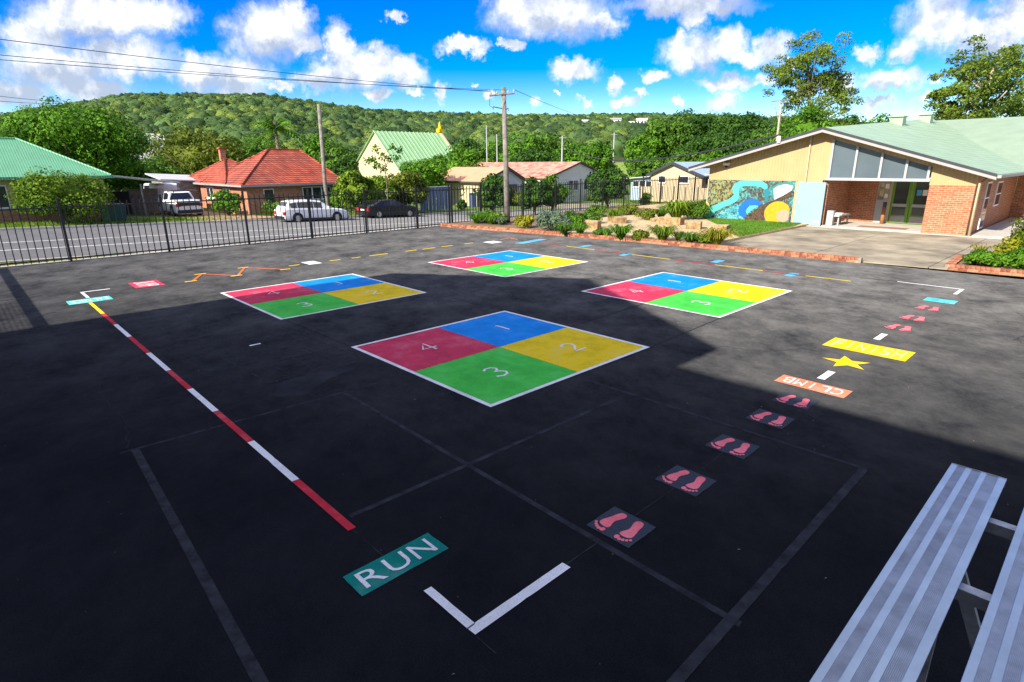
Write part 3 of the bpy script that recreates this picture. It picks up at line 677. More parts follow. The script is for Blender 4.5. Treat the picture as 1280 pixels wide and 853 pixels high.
slope('wing_roof', M['wingroof'], [(51.0, 12, 5.7), (51.0, -24, 5.7), (61, -24, 2.62), (61, 12, 2.62)])

# mural on the front wall
mur = MB().box(A - 0.05, A - 0.003, 11.82, 16.46, 0.06, 2.14)
def mural_bg(name, cols, sc):
    cols = [tuple(.7 * q for q in c) for c in cols]; m = mat(name, cols[0], rough=0.7); t, bs = nodes(m); tc = t.nodes.new('ShaderNodeTexCoord')
    n = t.nodes.new('ShaderNodeTexNoise'); n.inputs['Scale'].default_value = sc; n.inputs['Detail'].default_value = 6; n.inputs['Distortion'].default_value = 1.2; t.links.new(tc.outputs['Object'], n.inputs['Vector'])
    r = t.nodes.new('ShaderNodeValToRGB'); r.color_ramp.elements[0].position = 0.34; r.color_ramp.elements[0].color = (*cols[0], 1); r.color_ramp.elements[1].position = 0.68; r.color_ramp.elements[1].color = (*cols[-1], 1)
    for i, c in enumerate(cols[1:-1]):
        e = r.color_ramp.elements.new(0.34 + 0.34 * (i + 1) / (len(cols) - 1)); e.color = (*c, 1)
    t.links.new(n.outputs['Fac'], r.inputs[0]); t.links.new(r.outputs[0], bs.inputs['Base Color']); return m
MU = mur.build('mural', mural_bg('mural_background', [(0.04, 0.03, 0.025), (0.1, 0.07, 0.05), (0.05, 0.3, 0.31), (0.14, 0.5, 0.46)], 5.5), sch, label='abstract mural of turquoise path, blue arc and yellow disc')
def mpt(X, Y, k):
    s_ = (X - 50) / 1165.0; yt = 75 + 60 * s_; yb = 650 + 45 * s_
    return (A - 0.05 - 0.004 * k, 16.46 - s_ * 4.64, 0.06 + max(0, min(1, 1 - (Y - yt) / (yb - yt))) * 2.08)
def mshape(name, pts, k, m):
    pts = [mpt(min(1180, max(52, X)), Y, k) for X, Y in pts]
    MB().face(pts).build(name, m, MU)
def circ(cx, cy, rx, ry, n=28): return [(cx + rx * math.cos(2 * math.pi * i / n), cy + ry * math.sin(2 * math.pi * i / n)) for i in range(n)]
def fl(name, c, v=0.1): return mat(name, tuple(.68 * q for q in c), rough=0.6, var=v, scale=6)
mshape('foliage_panel', [(60, 80), (300, 90), (430, 110), (420, 330), (300, 390), (110, 440), (60, 400)], 1, mural_bg('mural_leafy', [(0.03, 0.03, 0.03), (0.1, 0.09, 0.05), (0.35, 0.33, 0.08), (0.12, 0.4, 0.38)], 6))
mshape('water_panel', [(130, 650), (300, 520), (480, 440), (600, 420), (560, 600), (620, 680), (300, 670)], 1, mural_bg('mural_water', [(0.04, 0.05, 0.06), (0.03, 0.3, 0.4), (0.1, 0.5, 0.5), (0.5, 0.55, 0.5)], 7))
mshape('turquoise_path', [(40, 600), (60, 540), (130, 470), (250, 410), (370, 360), (430, 300), (395, 210), (420, 150), (500, 105), (640, 95), (780, 110), (860, 170), (872, 215), (835, 240), (790, 205), (700, 185), (560, 180), (500, 205), (490, 260), (510, 330), (480, 390), (400, 440), (300, 480), (200, 540), (150, 600), (120, 650), (40, 640)], 2, fl('mural_turquoise', (0.1, 0.62, 0.55)))
mshape('teal_bar', [(835, 250), (870, 215), (905, 260), (890, 410), (862, 410)], 3, fl('mural_teal', (0.01, 0.25, 0.32)))
mshape('brown_band', [(600, 690), (640, 590), (830, 440), (980, 370), (1190, 250), (1190, 340), (1000, 420), (880, 500), (870, 690)], 3, mural_bg('mural_brown', [(0.03, 0.02, 0.015), (0.1, 0.055, 0.03), (0.16, 0.1, 0.06)], 8))
mshape('blue_arc', [(600, 630), (530, 590), (510, 530), (520, 470), (570, 400), (620, 368), (660, 355), (750, 370), (830, 430), (790, 455), (700, 445), (650, 465), (620, 510), (615, 550), (630, 600)], 4, fl('mural_blue', (0.0, 0.16, 0.62)))
mshape('aqua_inlay', [(640, 575), (618, 540), (625, 505), (660, 458), (740, 450), (785, 460), (700, 515)], 5, fl('mural_aqua', (0.12, 0.66, 0.62)))
mshape('white_petal', [(945, 230), (1000, 190), (1090, 170), (1195, 190), (1195, 250), (1080, 320), (975, 375)], 4, fl('mural_white', (0.72, 0.78, 0.82)))
mshape('petal_rim', [(925, 205), (1000, 158), (1090, 147), (1205, 165), (1205, 186), (1090, 168), (1000, 188), (945, 228), (975, 375), (945, 330)], 5, fl('mural_rim', (0.03, 0.3, 0.3)))
mshape('yellow_disc', [(x, min(y, 692)) for x, y in circ(1030, 555, 165, 158)], 6, fl('mural_yellow', (0.75, 0.43, 0.01)))
mshape('pink_disc', [(x, min(y, 685)) for x, y in circ(1112, 590, 85, 82)], 7, fl('mural_pink', (0.8, 0.4, 0.28)))
mshape('yellow_wedge', [(52, 530), (52, 395), (100, 450)], 6, fl('mural_lemon', (0.8, 0.65, 0.02)))
MB().box(A - 0.056, A - 0.002, 16.462, 16.51, 0.04, 2.17).build('mural_edge', M['cream'], sch)
MB().box(A - 0.09, A - 0.002, 11.785, 11.82, 0.04, 2.15).build('mural_edge', M['cream'], sch)

# ================================================================== foliage tools
import bmesh
def np_mesh(name, V, F, m, smooth=False):
    me = bpy.data.meshes.new(name); V = np.asarray(V, dtype=np.float32)
    me.vertices.add(len(V)); me.vertices.foreach_set('co', V.ravel())
    ls = np.concatenate([np.asarray(f, dtype=np.int32).ravel() for f in F])
    cnt = np.concatenate([np.full(len(f), f.shape[1], dtype=np.int32) for f in F])
    me.loops.add(len(ls)); me.loops.foreach_set('vertex_index', ls)
    me.polygons.add(len(cnt)); st = np.concatenate([[0], np.cumsum(cnt)[:-1]]).astype(np.int32)
    me.polygons.foreach_set('loop_start', st); me.polygons.foreach_set('loop_total', cnt)
    if smooth: me.polygons.foreach_set('use_smooth', np.ones(len(cnt), dtype=bool))
    me.update(calc_edges=True); me.validate()
    if m: me.materials.append(m)
    return me
def unit(v): return v / (np.linalg.norm(v, axis=1, keepdims=True) + 1e-9)
def leaf_quads(cen, nor, size, rng, aspect=0.6):
    n = len(cen); t = unit(np.cross(nor, rng.normal(size=(n, 3)))); b = np.cross(nor, t)
    s = size[:, None]
    V = np.stack([cen - t * s, cen + b * s * aspect + nor * s * 0.12, cen + t * s, cen - b * s * aspect + nor * s * 0.12], 1).reshape(-1, 3)
    return V, np.arange(4 * n).reshape(n, 4)
_bm = bmesh.new(); bmesh.ops.create_icosphere(_bm, subdivisions=3, radius=1.0)
_bm.verts.ensure_lookup_table()
ICO_V = np.array([v.co[:] for v in _bm.verts]); ICO_F = np.array([[v.index for v in f.verts] for f in _bm.faces]); _bm.free()
def clump_points(rx, ry, rz, n, rng, lo=0.55, hi=0.92, zmin=-0.75):
    d = unit(rng.normal(size=(n * 3, 3))); d = d[d[:, 2] > zmin][:n]
    r = rng.uniform(lo, hi, size=(len(d), 1))
    return d * r * np.array([rx, ry, rz])
def crown_mesh(name, rx, ry, rz, m, seed, nclump=34, nleaf=90, lsize=0.3, crad=0.34, core=0.52, lo=0.55, hi=0.9, zmin=-0.75, bias=0.35, shape=None, knob=False):
    """leafy crown centred on the origin: many leaf clumps over an ellipsoid, with a rough inner mass"""
    rng = np.random.default_rng(seed)
    cp = clump_points(rx, ry, rz, nclump, rng, lo, hi, zmin) if shape is None else shape(rng)
    rr = crad * (rx * ry * rz) ** (1 / 3) * rng.uniform(0.65, 1.3, size=len(cp))
    d = unit(rng.normal(size=(len(cp) * nleaf, 3)) + np.array([0, 0, bias]))
    k = np.repeat(np.arange(len(cp)), nleaf)
    cen = cp[k] + d * (rr[k] * rng.uniform(0.55, 1.08, size=len(k)))[:, None] * np.array([1.15, 1.15, 0.85])
    nor = unit(d * 1.2 + rng.normal(size=d.shape) * 0.42 + np.array([0, 0, 0.2]))
    V, F = leaf_quads(cen, nor, lsize * rng.uniform(0.6, 1.25, size=len(k)), rng)
    Vs, Fs = [V], [F]
    if core > 0:
        nz_ = np.array([mnoise.noise(Vector(v * 2.3 + np.array([seed * 1.7, 0, 0]))) for v in ICO_V])
        if knob:
            nz_ = nz_ * 0.7 + np.array([mnoise.noise(Vector(v * 5.2 + np.array([0, seed * 2.1, 0]))) for v in ICO_V]) * 0.75
        Vc = ICO_V * (1 + 0.35 * nz_[:, None]) * np.array([rx, ry, rz]) * core
        Fs.append(ICO_F + len(V)); Vs.append(Vc)
    return np_mesh(name, np.concatenate(Vs), Fs, m)
def wthing(name, label, cat, x, y, z, group=None):
    a, b = AB(x, y); return thing(name, label, cat, (a, b, z), group)
def add_mesh(name, me, parent, loc=(0, 0, 0)):
    o = bpy.data.objects.new(name, me); link(o, parent); o.location = loc; ORG[o.name] = ORG[parent.name]; return o
L_ = {}
L_['bright'] = leafmat('leaf_bright', (0.025, 0.086, 0.007), (0.149, 0.333, 0.023))
L_['mid'] = leafmat('leaf_mid', (0.028, 0.076, 0.011), (0.138, 0.275, 0.030))
L_['dark'] = leafmat('leaf_dark', (0.016, 0.049, 0.008), (0.074, 0.169, 0.024))
L_['olive'] = leafmat('leaf_olive', (0.042, 0.072, 0.010), (0.208, 0.260, 0.029))
L_['gum'] = leafmat('leaf_gum', (0.04, 0.085, 0.012), (0.22, 0.3, 0.04))
L_['lime'] = leafmat('leaf_lime', (0.045, 0.11, 0.008), (0.24, 0.36, 0.03), scale=1.5)
L_['golden'] = leafmat('leaf_golden', (0.11, 0.14, 0.012), (0.42, 0.4, 0.03), scale=1.5)
L_['golden2'] = leafmat('leaf_golden_green', (0.03, 0.085, 0.008), (0.18, 0.29, 0.02), scale=0.6)
L_['silver'] = leafmat('leaf_silver', (0.06, 0.11, 0.07), (0.2, 0.28, 0.17), scale=1.5)
L_['far1'] = leafmat('leaf_far_1', (0.0296, 0.0672, 0.0165), (0.1352, 0.2180, 0.0440), trans=0.2, scale=0.25, inst=True)
L_['far2'] = leafmat('leaf_far_2', (0.0424, 0.0810, 0.0198), (0.1896, 0.2650, 0.0495), trans=0.2, scale=0.25, inst=True)
L_['far3'] = leafmat('leaf_far_3', (0.0248, 0.0570, 0.0198), (0.1040, 0.1858, 0.0517), trans=0.2, scale=0.25, inst=True)
seedn = [100]
def tree(label, px, ptop, D, wpx, kind='mid', name='broadleaf_tree', ground=None, hfrac=0.62, group='trees behind the houses', nclump=38, nleaf=150, lsize=None, depth=0.9, core=0.5, trunk_r=None, zmin=-0.75, crad=0.34):
    """tree whose crown top is seen at px, ptop at distance D and whose crown is wpx wide in the photograph"""
    seedn[0] += 1
    x, y, zt = hitd(px, ptop, D); pm = D / FPX * 1.08
    gz = hz_near(x, y) if ground is None else ground
    h = max(1.5, zt - gz); rx = wpx * pm / 2; rz = h * hfrac / 2
    t = wthing(name, label, 'tree', x, y, gz, group)
    tr = trunk_r or max(0.12, h * 0.025)
    rng = random.Random(seedn[0])
    tb = MB(); top = Vector((rng.uniform(-.3, .3), rng.uniform(-.3, .3), h - rz * 1.1))
    tb.tube([(0, 0, -0.3), (top.x * .3, top.y * .3, h * 0.2), (top.x, top.y, top.z)], [tr * 1.3, tr, tr * 0.55], 8)
    for k in range(5):
        an = k * 1.257 + rng.random(); L = rx * rng.uniform(.45, .7)
        z0 = (h - 2 * rz) + rz * 0.25 * k / 4
        z0 = max(0.4, z0)
        tb.tube([(top.x * .5, top.y * .5, z0), (math.cos(an) * L * .5, math.sin(an) * L * .5, z0 + rz * .55), (math.cos(an) * L, math.sin(an) * L, z0 + rz)], [tr * .5, tr * .35, tr * .15], 6)
    o = tb.build('trunk', M['bark'], t, conv=lambda p: tuple(Vector(p) + ORG[t.name]), smooth=True)
    ls = lsize or max(0.13, min(0.5, D * 0.0023))
    me = crown_mesh('crown', rx, rx * depth, rz, L_[kind], seedn[0], nclump, nleaf, ls, crad, core, zmin=zmin)
    add_mesh('crown', me, t, (0, 0, h - rz)); return t
def shrub(label, x, y, z, rx, ry, h, kind, name='shrub', group=None, nclump=22, nleaf=70, lsize=0.08, core=0.5, crad=0.42):
    seedn[0] += 1
    t = wthing(name, label, 'shrub', x, y, z, group)
    add_mesh('foliage', crown_mesh('foliage', rx, ry, h / 2, L_[kind], seedn[0], nclump, nleaf, lsize, crad, core, lo=0.5, hi=0.8), t, (0, 0, h / 2))
    s = MB()
    for k in range(4): s.tube([(0.03 * k, 0, -0.05), (rx * .3 * math.cos(k * 1.6), ry * .3 * math.sin(k * 1.6), h * .45)], [0.02 + 0.015 * h, 0.012], 5)
    s.build('stem', M['bark'], t, conv=lambda p: tuple(Vector(p) + ORG[t.name]))
    return t
def tuft(label, x, y, z, r, h, kind, n=70, group='strappy plants along the brick edging', name='strappy_plant', width=0.018, cat='plant'):
    """clump of arching strap leaves"""
    seedn[0] += 1; rng = np.random.default_rng(seedn[0]); V = []; F = []
    for i in range(n):
        an = rng.uniform(0, 2 * math.pi); L = rng.uniform(0.6, 1.1); w = width * rng.uniform(0.7, 1.3)
        dx, dy = math.cos(an), math.sin(an); px_, py_ = -dy * w, dx * w; sp = rng.uniform(0.25, 1.0)
        b0 = rng.uniform(0, 0.12) * r
        pts = [(b0, 0.0, 1.0), (b0 + r * sp * L * 0.35, h * L * 0.62, 1.0), (b0 + r * sp * L * 0.75, h * L * 0.95, 0.75), (b0 + r * sp * L * 1.05, h * L * (1.0 - 0.45 * sp), 0.15)]
        k = len(V)
        for rr, zz_, ww in pts: V += [(dx * rr + px_ * ww, dy * rr + py_ * ww, zz_), (dx * rr - px_ * ww, dy * rr - py_ * ww, zz_)]
        for j in range(3): F.append((k + 2 * j, k + 2 * j + 1, k + 2 * j + 3, k + 2 * j + 2))
    me = np_mesh('leaves', np.array(V), [np.array(F)], L_[kind])
    t = wthing(name, label, cat, x, y, z, group); add_mesh('leaves', me, t); return t

# forest on the hills: one mass, scattered crowns
protos = bpy.data.collections.new('forest_crowns')
for k in range(6):
    mk = ('far1', 'far2', 'far3')[k % 3]
    rx = 5.4 + 0.9 * (k % 2); rz = 4.6 + 0.8 * (k % 3)
    me = crown_mesh('forest_crown', rx, rx, rz, L_[mk], 900 + k, 26, 26, 0.42, 0.3, 0.88, zmin=-0.3, knob=True)
    o = bpy.data.objects.new('forest_crown', me); protos.objects.link(o)
rngf = np.random.default_rng(5); pts = []; scl = []
HILLH = [(492, 176, 0), ]   # placeholder list of clearings filled below
CLEAR = []                   # (az, D, half width m) clearings in front of far houses
FAR_HOUSES = [(769, 152, 500, 15, 'white two storey hillside house with a dark window band, leftmost of the upper row'), (787, 155, 505, 11, 'white hillside house just right of the leftmost one of the upper row'), (802, 152, 500, 14, 'white gabled hillside house at the centre of the far row'),
 (718, 160, 470, 13, 'low pale hillside house at the left end of the far row'), (733, 153, 520, 12, 'cream hillside house above the low pale one'), (845, 157, 520, 12, 'white hillside house at the right end of the far row beside the big fig tree'), (860, 164, 470, 8, 'small pale roof showing through the fig trees on the hill'),
 (1000, 166, 300, 12, 'grey roofed house below the tall gum tree'), (1012, 172, 270, 11, 'pale house lower on the slope left of the tall gum tree'), (993, 174, 260, 9, 'small pale house at the foot of the slope left of the gum tree'),
 (160, 184, 300, 9, 'small white roofed house on the left slope behind the broad tree'), (182, 187, 260, 16, 'long pale roofed house in the trees left of the red roof'), (1092, 150, 300, 12, 'flat pale house on the skyline above the school roof'), (1152, 153, 320, 14, 'pale house on the skyline right of the roof vents')]
hpos = []
for (px, py, D, w, lab) in FAR_HOUSES:
    for k in range(200):
        D = 240 + 3 * k; x, y, z = hitd(px, py + 3, D)
        if hz(x, y) + 4.5 >= z: break
    hpos.append((x, y, hz(x, y) + 4.5, w * .8, lab, D))
n = 0
while n < 26000:
    n += 1
    az = math.radians(rngf.uniform(-56, 56)); D = math.sqrt(rngf.uniform(215 ** 2, 900 ** 2))
    x, y = D * math.sin(az), D * math.cos(az)
    dg_ = math.degrees(az)
    if rngf.random() > 0.42: continue
    if 4.5 < dg_ < 15.5 and D < 262: continue
    bad = False
    for hx, hy, hzz, w, lab, hD in hpos:
        haz = math.degrees(math.atan2(hx, hy)); off = abs(math.radians(dg_ - haz)) * D
        if off < w * 0.62 and hD - 75 < D < hD + 8 and hD > 200: bad = True; break
    if bad: continue
    pts.append((x, y, hz(x, y) + 3.2)); scl.append(rngf.uniform(0.55, 1.0) ** 0.8 * 1.35 * (0.85 if D < 330 else 1.0))
fm_ = bpy.data.meshes.new('forest'); fm_.from_pydata(pts, [], [])
at_ = fm_.attributes.new('tree_scale', 'FLOAT', 'POINT'); at_.data.foreach_set('value', scl)
fo = bpy.data.objects.new('forest', fm_); link(fo); stuff(fo); fo['label'] = 'eucalypt forest covering the hills behind the town'; fo['category'] = 'forest'
ng = bpy.data.node_groups.new('forest_scatter', 'GeometryNodeTree')
ng.interface.new_socket('Geometry', in_out='INPUT', socket_type='NodeSocketGeometry'); ng.interface.new_socket('Geometry', in_out='OUTPUT', socket_type='NodeSocketGeometry')
i_ = ng.nodes.new('NodeGroupInput'); o_ = ng.nodes.new('NodeGroupOutput'); ip = ng.nodes.new('GeometryNodeInstanceOnPoints')
ci = ng.nodes.new('GeometryNodeCollectionInfo'); ci.inputs['Collection'].default_value = protos; ci.inputs['Separate Children'].default_value = True; ci.inputs['Reset Children'].default_value = True
ip.inputs['Pick Instance'].default_value = True
rv2 = ng.nodes.new('FunctionNodeRandomValue'); rv2.data_type = 'FLOAT_VECTOR'; rv2.inputs[0].default_value = (0, 0, 0); rv2.inputs[1].default_value = (0.15, 0.15, 6.28)
na = ng.nodes.new('GeometryNodeInputNamedAttribute'); na.data_type = 'FLOAT'; na.inputs['Name'].default_value = 'tree_scale'
ri = ng.nodes.new('FunctionNodeRandomValue'); ri.data_type = 'INT'; ri.inputs['Min'].default_value = 0; ri.inputs['Max'].default_value = 5
ng.links.new(i_.outputs[0], ip.inputs['Points']); ng.links.new(ci.outputs[0], ip.inputs['Instance']); ng.links.new(rv2.outputs[0], ip.inputs['Rotation'])
ng.links.new(na.outputs[0], ip.inputs['Scale']); ng.links.new(ri.outputs[2], ip.inputs['Instance Index']); ng.links.new(ip.outputs[0], o_.inputs[0])
gm = fo.modifiers.new('scatter', 'NODES'); gm.node_group = ng

# far houses among the trees
M['farroof'] = mat('far_pale_roof', (0.5, 0.5, 0.5), rough=0.6, var=0.1)
M['farroof2'] = mat('far_grey_roof', (0.3, 0.3, 0.32), rough=0.6, var=0.1)
for k, (x, y, z, w, lab, D) in enumerate(hpos):
    az = math.atan2(x, y); h = w * 0.32
    def cv(p, x=x, y=y, z=z, az=az): return (x + p[0] * math.cos(az) + p[1] * math.sin(az), y - p[0] * math.sin(az) + p[1] * math.cos(az), z + p[2])
    t = wthing('hillside_house', lab, 'house', x, y, z, 'houses on the far hillsides')
    MB().box(-w / 2, w / 2, 0, w * .6, -6, h).build('wall', M['white'], t, conv=cv)
    MB().prism([(-w / 2 - .5, -0.6, h), (w / 2 + .5, -0.6, h), (w / 2 + .3, w * .3, h + w * .17), (-w / 2 - .3, w * .3, h + w * .17)], (0, 0, 0.25)).build('roof', M['farroof'] if k % 3 else M['farroof2'], t, conv=cv)
    for q in (-0.28, 0.08, 0.3):
        MB().box(w * q - w * .07, w * q + w * .07, -0.12, -0.02, h * .25, h * .75).build('window', M['glass'], t, conv=cv)

# ================================================================== houses across the road
def win(t, a0, a1, b, z0, z1, face='-b', panes=2, frame='white'):
    """window on a wall facing -b (at b) or -a (b is then the a coordinate)"""
    if face == '-b':
        w = MB().box(a0, a1, b - 0.06, b - 0.003, z0, z1).build('window', M[frame], t)
        n = panes; sw = (a1 - a0) / n
        for k in range(n): MB().box(a0 + sw * k + .06, a0 + sw * (k + 1) - .06, b - 0.068, b - 0.061, z0 + .07, z1 - .07).build('pane', M['glass'], w)
        MB().box(a0 - .06, a1 + .06, b - 0.13, b - 0.004, z0 - .09, z0 - .005).build('sill', M[frame], w)
    else:
        w = MB().box(b - 0.06, b - 0.003, a0, a1, z0, z1).build('window', M[frame], t)
        n = panes; sw = (a1 - a0) / n
        for k in range(n): MB().box(b - 0.068, b - 0.061, a0 + sw * k + .06, a0 + sw * (k + 1) - .06, z0 + .07, z1 - .07).build('pane', M['glass'], w)
        MB().box(b - 0.13, b - 0.004, a0 - .06, a1 + .06, z0 - .09, z0 - .005).build('sill', M[frame], w)
    return w
def hip_roof(t, a0, a1, b0, b1, ze, zr, r0, r1, m, rb=None, name='roof', th=0.12, gut='fascia'):
    """hip roof over a rectangle; ridge from a=r0 to a=r1 at b=rb"""
    rb = rb if rb is not None else (b0 + b1) / 2
    s = MB(); P = [(a0, b0, ze), (a1, b0, ze), (a1, b1, ze), (a0, b1, ze), (r0, rb, zr), (r1, rb, zr)]
    s.face([P[0], P[1], P[5], P[4]]); s.face([P[2], P[3], P[4], P[5]]); s.face([P[3], P[0], P[4]]); s.face([P[1], P[2], P[5]])
    r = s.build(name, m, t)
    g_ = MB(); w = .12
    g_.box(a0 - w, a1 + w, b0 - w, b0 + .02, ze - .16, ze - .015); g_.box(a0 - w, a1 + w, b1 - .02, b1 + w, ze - .16, ze - .015)
    g_.box(a0 - w, a0 + .02, b0 + .021, b1 - .021, ze - .16, ze - .015); g_.box(a1 - .02, a1 + w, b0 + .021, b1 - .021, ze - .16, ze - .015)
    g_.build('gutter', M[gut], r)
    MB().face([(a0 + .03, b0 + .03, ze - .1), (a1 - .03, b0 + .03, ze - .1), (a1 - .03, b1 - .03, ze - .1), (a0 + .03, b1 - .03, ze - .1)]).build('eave_lining', M['fascia'], r)
    c = MB()
    for q in ((P[0], P[4]), (P[1], P[5]), (P[3], P[4]), (P[4], P[5])):
        c.tube([(q[0][0], q[0][1], q[0][2] + .03), (q[1][0], q[1][1], q[1][2] + .03)], 0.07, 6)
    c.build('ridge_capping', m, r); return r
def tile_mat(name, c1, c2):
    m = mat(name, c1, rough=0.85); t, bs = nodes(m); v = ab_coord(t); sp = t.nodes.new('ShaderNodeSeparateXYZ'); t.links.new(v, sp.inputs[0])
    # courses step with height; tiles run across
    ad = t.nodes.new('ShaderNodeMath'); ad.operation = 'ADD'; t.links.new(sp.outputs[0], ad.inputs[0]); t.links.new(sp.outputs[1], ad.inputs[1])
    cb = t.nodes.new('ShaderNodeCombineXYZ'); t.links.new(ad.outputs[0], cb.inputs[0]); t.links.new(sp.outputs[2], cb.inputs[1])
    br = t.nodes.new('ShaderNodeTexBrick'); br.inputs['Scale'].default_value = 1; br.inputs['Brick Width'].default_value = 0.3; br.inputs['Row Height'].default_value = 0.15
    br.inputs['Mortar Size'].default_value = 0.028; br.inputs['Mortar Smooth'].default_value = 0.4
    br.inputs['Color1'].default_value = (*c1, 1); br.inputs['Color2'].default_value = (*c2, 1); br.inputs['Mortar'].default_value = (c1[0] * .28, c1[1] * .3, c1[2] * .3, 1)
    t.links.new(cb.outputs[0], br.inputs['Vector'])
    n = t.nodes.new('ShaderNodeTexNoise'); n.inputs['Scale'].default_value = 1.3; n.inputs['Detail'].default_value = 7; t.links.new(v, n.inputs['Vector'])
    rr = t.nodes.new('ShaderNodeValToRGB'); rr.color_ramp.elements[0].position = .32; rr.color_ramp.elements[0].color = (.62, .6, .6, 1); rr.color_ramp.elements[1].position = .68; rr.color_ramp.elements[1].color = (1.2, 1.2, 1.15, 1); t.links.new(n.outputs['Fac'], rr.inputs[0])
    mm = t.nodes.new('ShaderNodeMix'); mm.data_type = 'RGBA'; mm.blend_type = 'MULTIPLY'; mm.inputs['Factor'].default_value = .85
    t.links.new(br.outputs['Color'], mm.inputs['A']); t.links.new(rr.outputs[0], mm.inputs['B']); t.links.new(mm.outputs['Result'], bs.inputs['Base Color'])
    bp = t.nodes.new('ShaderNodeBump'); bp.inputs['Strength'].default_value = .8; bp.inputs['Distance'].default_value = .05; bp.invert = True
    t.links.new(br.outputs['Fac'], bp.inputs['Height']); t.links.new(bp.outputs[0], bs.inputs['Normal']); return m
M['tiles'] = tile_mat('terracotta_tiles', (0.42, 0.065, 0.035), (0.54, 0.13, 0.075))
M['jade'] = ribbed('jade_green_sheeting', (0.1, 0.32, 0.18), 0, 0.13, rough=0.45, depth=0.008, var=0.06)
M['weatherboard'] = ribbed('cream_weatherboard', (0.5, 0.4, 0.18), 2, 0.17, rough=0.7, depth=0.03, var=0.05)
M['hbrick_az'] = bricks('house_brick_az', (0.4, 0.13, 0.06), (0.5, 0.2, 0.1), (0.4, 0.33, 0.26), 'az')
M['hbrick_bz'] = M['bz']
M['churchroof'] = mat('light_green_sheeting', (0.3, 0.5, 0.26), rough=0.5, var=0.08, scale=0.6)
M['churchwall'] = mat('cream_render', (0.55, 0.47, 0.28), rough=0.8, var=0.04)
M['salmon'] = mat('salmon_roof_sheeting', (0.62, 0.3, 0.17), rough=0.6, var=0.1, scale=0.8)
M['rustred'] = mat('faded_red_roof', (0.42, 0.12, 0.08), rough=0.7, var=0.25, scale=1.2, det=8, col2=(0.66, 0.36, 0.26))
M['shadewall'] = mat('shade_toned_wall', (0.5, 0.54, 0.57), rough=0.75, var=0.05)  # shade on the annex gable put into the wall colour
M['offwhite'] = mat('off_white_wall', (0.66, 0.65, 0.58), rough=0.75, var=0.05)
M['sheetblue'] = ribbed('blue_grey_sheet', (0.16, 0.21, 0.36), 0, 0.45, rough=0.5, depth=0.05, var=0.05)
M['bluegreyroof'] = mat('blue_grey_roof', (0.36, 0.46, 0.55), rough=0.45, var=0.06)
M['darktrim'] = mat('dark_trim', (0.06, 0.045, 0.04), rough=0.6)

# red tiled brick house
z0 = -0.62
hA = thing('brick_house', 'red brick house with terracotta tiled hip roof beside the white car', 'house', (21, 52, z0))
A0, B0 = 16.8, 47.0
ex = hitb(302.4, 233, B0 - .45); A0 = ex[0] + .45; ze = ex[2] + .08
er = hitb(431, 224, B0 - .45)[0]
MB().box(A0, er - .45, B0, B0 + .25, z0 - .5, ze - .1).build('wall', M['hbrick_az'], hA)
MB().box(A0, A0 + .25, B0 + .251, B0 + 13, z0 - .5, ze - .1).build('wall', M['hbrick_bz'], hA)
MB().box(er - .7, er - .45, B0 + .251, B0 + 9, z0 - .5, ze - .1).build('wall', M['hbrick_bz'], hA)
MB().box(A0 + .251, er - .7, B0 + 8.8, B0 + 9, z0 - .5, ze - .1).build('wall', M['hbrick_az'], hA)
rp = hitb(335, 187.5, B0 + 4.5); rp2 = hitb(366, 187.5, B0 + 4.5)
hip_roof(hA, A0 - .45, er, B0 - .45, B0 + 9.4, ze, rp[2], rp[0], rp2[0] + .6, M['tiles'], rb=B0 + 4.5)
hip_roof(hA, A0 - .44, A0 + 5.0, B0 + 3.0, B0 + 15.5, ze + .01, rp[2] - .75, A0 + 2.1, A0 + 2.4, M['tiles'], rb=B0 + 10.0)
win(hA, hitb(329, 240, B0)[0], hitb(342, 240, B0)[0], B0, z0 + .85, ze - .35, panes=1)
win(hA, hitb(378, 240, B0)[0], hitb(413, 240, B0)[0], B0, z0 + .95, ze - .3, panes=3)
for (q0, q1) in ((B0 + 3.5, B0 + 5.0), (B0 + 7.5, B0 + 9.3)): win(hA, q0, q1, A0, z0 + 1.0, ze - .35, face='-a', panes=2)
chx, chb, chz = hita(259, 195, A0 + 2.2)
chm = MB().box(A0 + 1.9, A0 + 2.35, B0 + 10.4, B0 + 10.85, ze + 1.0, rp[2] + .15).build('chimney', M['hbrick_bz'], hA)
MB().box(A0 + 1.82, A0 + 2.43, B0 + 10.32, B0 + 10.93, rp[2] + .151, rp[2] + .3).build('chimney_cap', M['tiles'], chm)
MB().tube([(A0 + .9, B0 + 6.6, ze + .3), (A0 + .9, B0 + 6.6, ze + 2.0)], 0.06, 6).build('vent_pipe', M['brick2'], hA)
MB().box(A0 - .9, A0 - .02, B0 + .3, B0 + 2.2, z0 - .1, z0 + .35).build('front_step', M['hbrick_az'], hA)

# green roofed cottage at the left
z0 = 0.0
hB = thing('weatherboard_cottage', 'cream weatherboard cottage under a jade green hip roof at the far left', 'house', (3, 50, z0))
B0 = 46.0; cr_ = hitb(129, 222, B0); er_ = hitb(139, 219.5, B0 - .45); zeB = er_[2]
MB().box(-12, cr_[0], B0, B0 + 9, -.6, zeB - .1).build('wall', M['weatherboard'], hB)
MB().box(-12, cr_[0] + .03, B0 - .03, B0 - .002, -.6, .55).build('brick_base', M['hbrick_az'], hB)
rpB = hitb(20, 174, B0 + 4.4)
hip_roof(hB, -12.5, er_[0], B0 - .45, B0 + 9.3, zeB, rpB[2], rpB[0] - 9, rpB[0], M['jade'], rb=B0 + 4.4, gut='jade')
win(hB, hitb(-25, 240, B0)[0], hitb(9, 240, B0)[0], B0, .75, zeB - .45, panes=2)
win(hB, hitb(85, 240, B0)[0], hitb(100, 240, B0)[0], B0, .9, zeB - .45, panes=2)
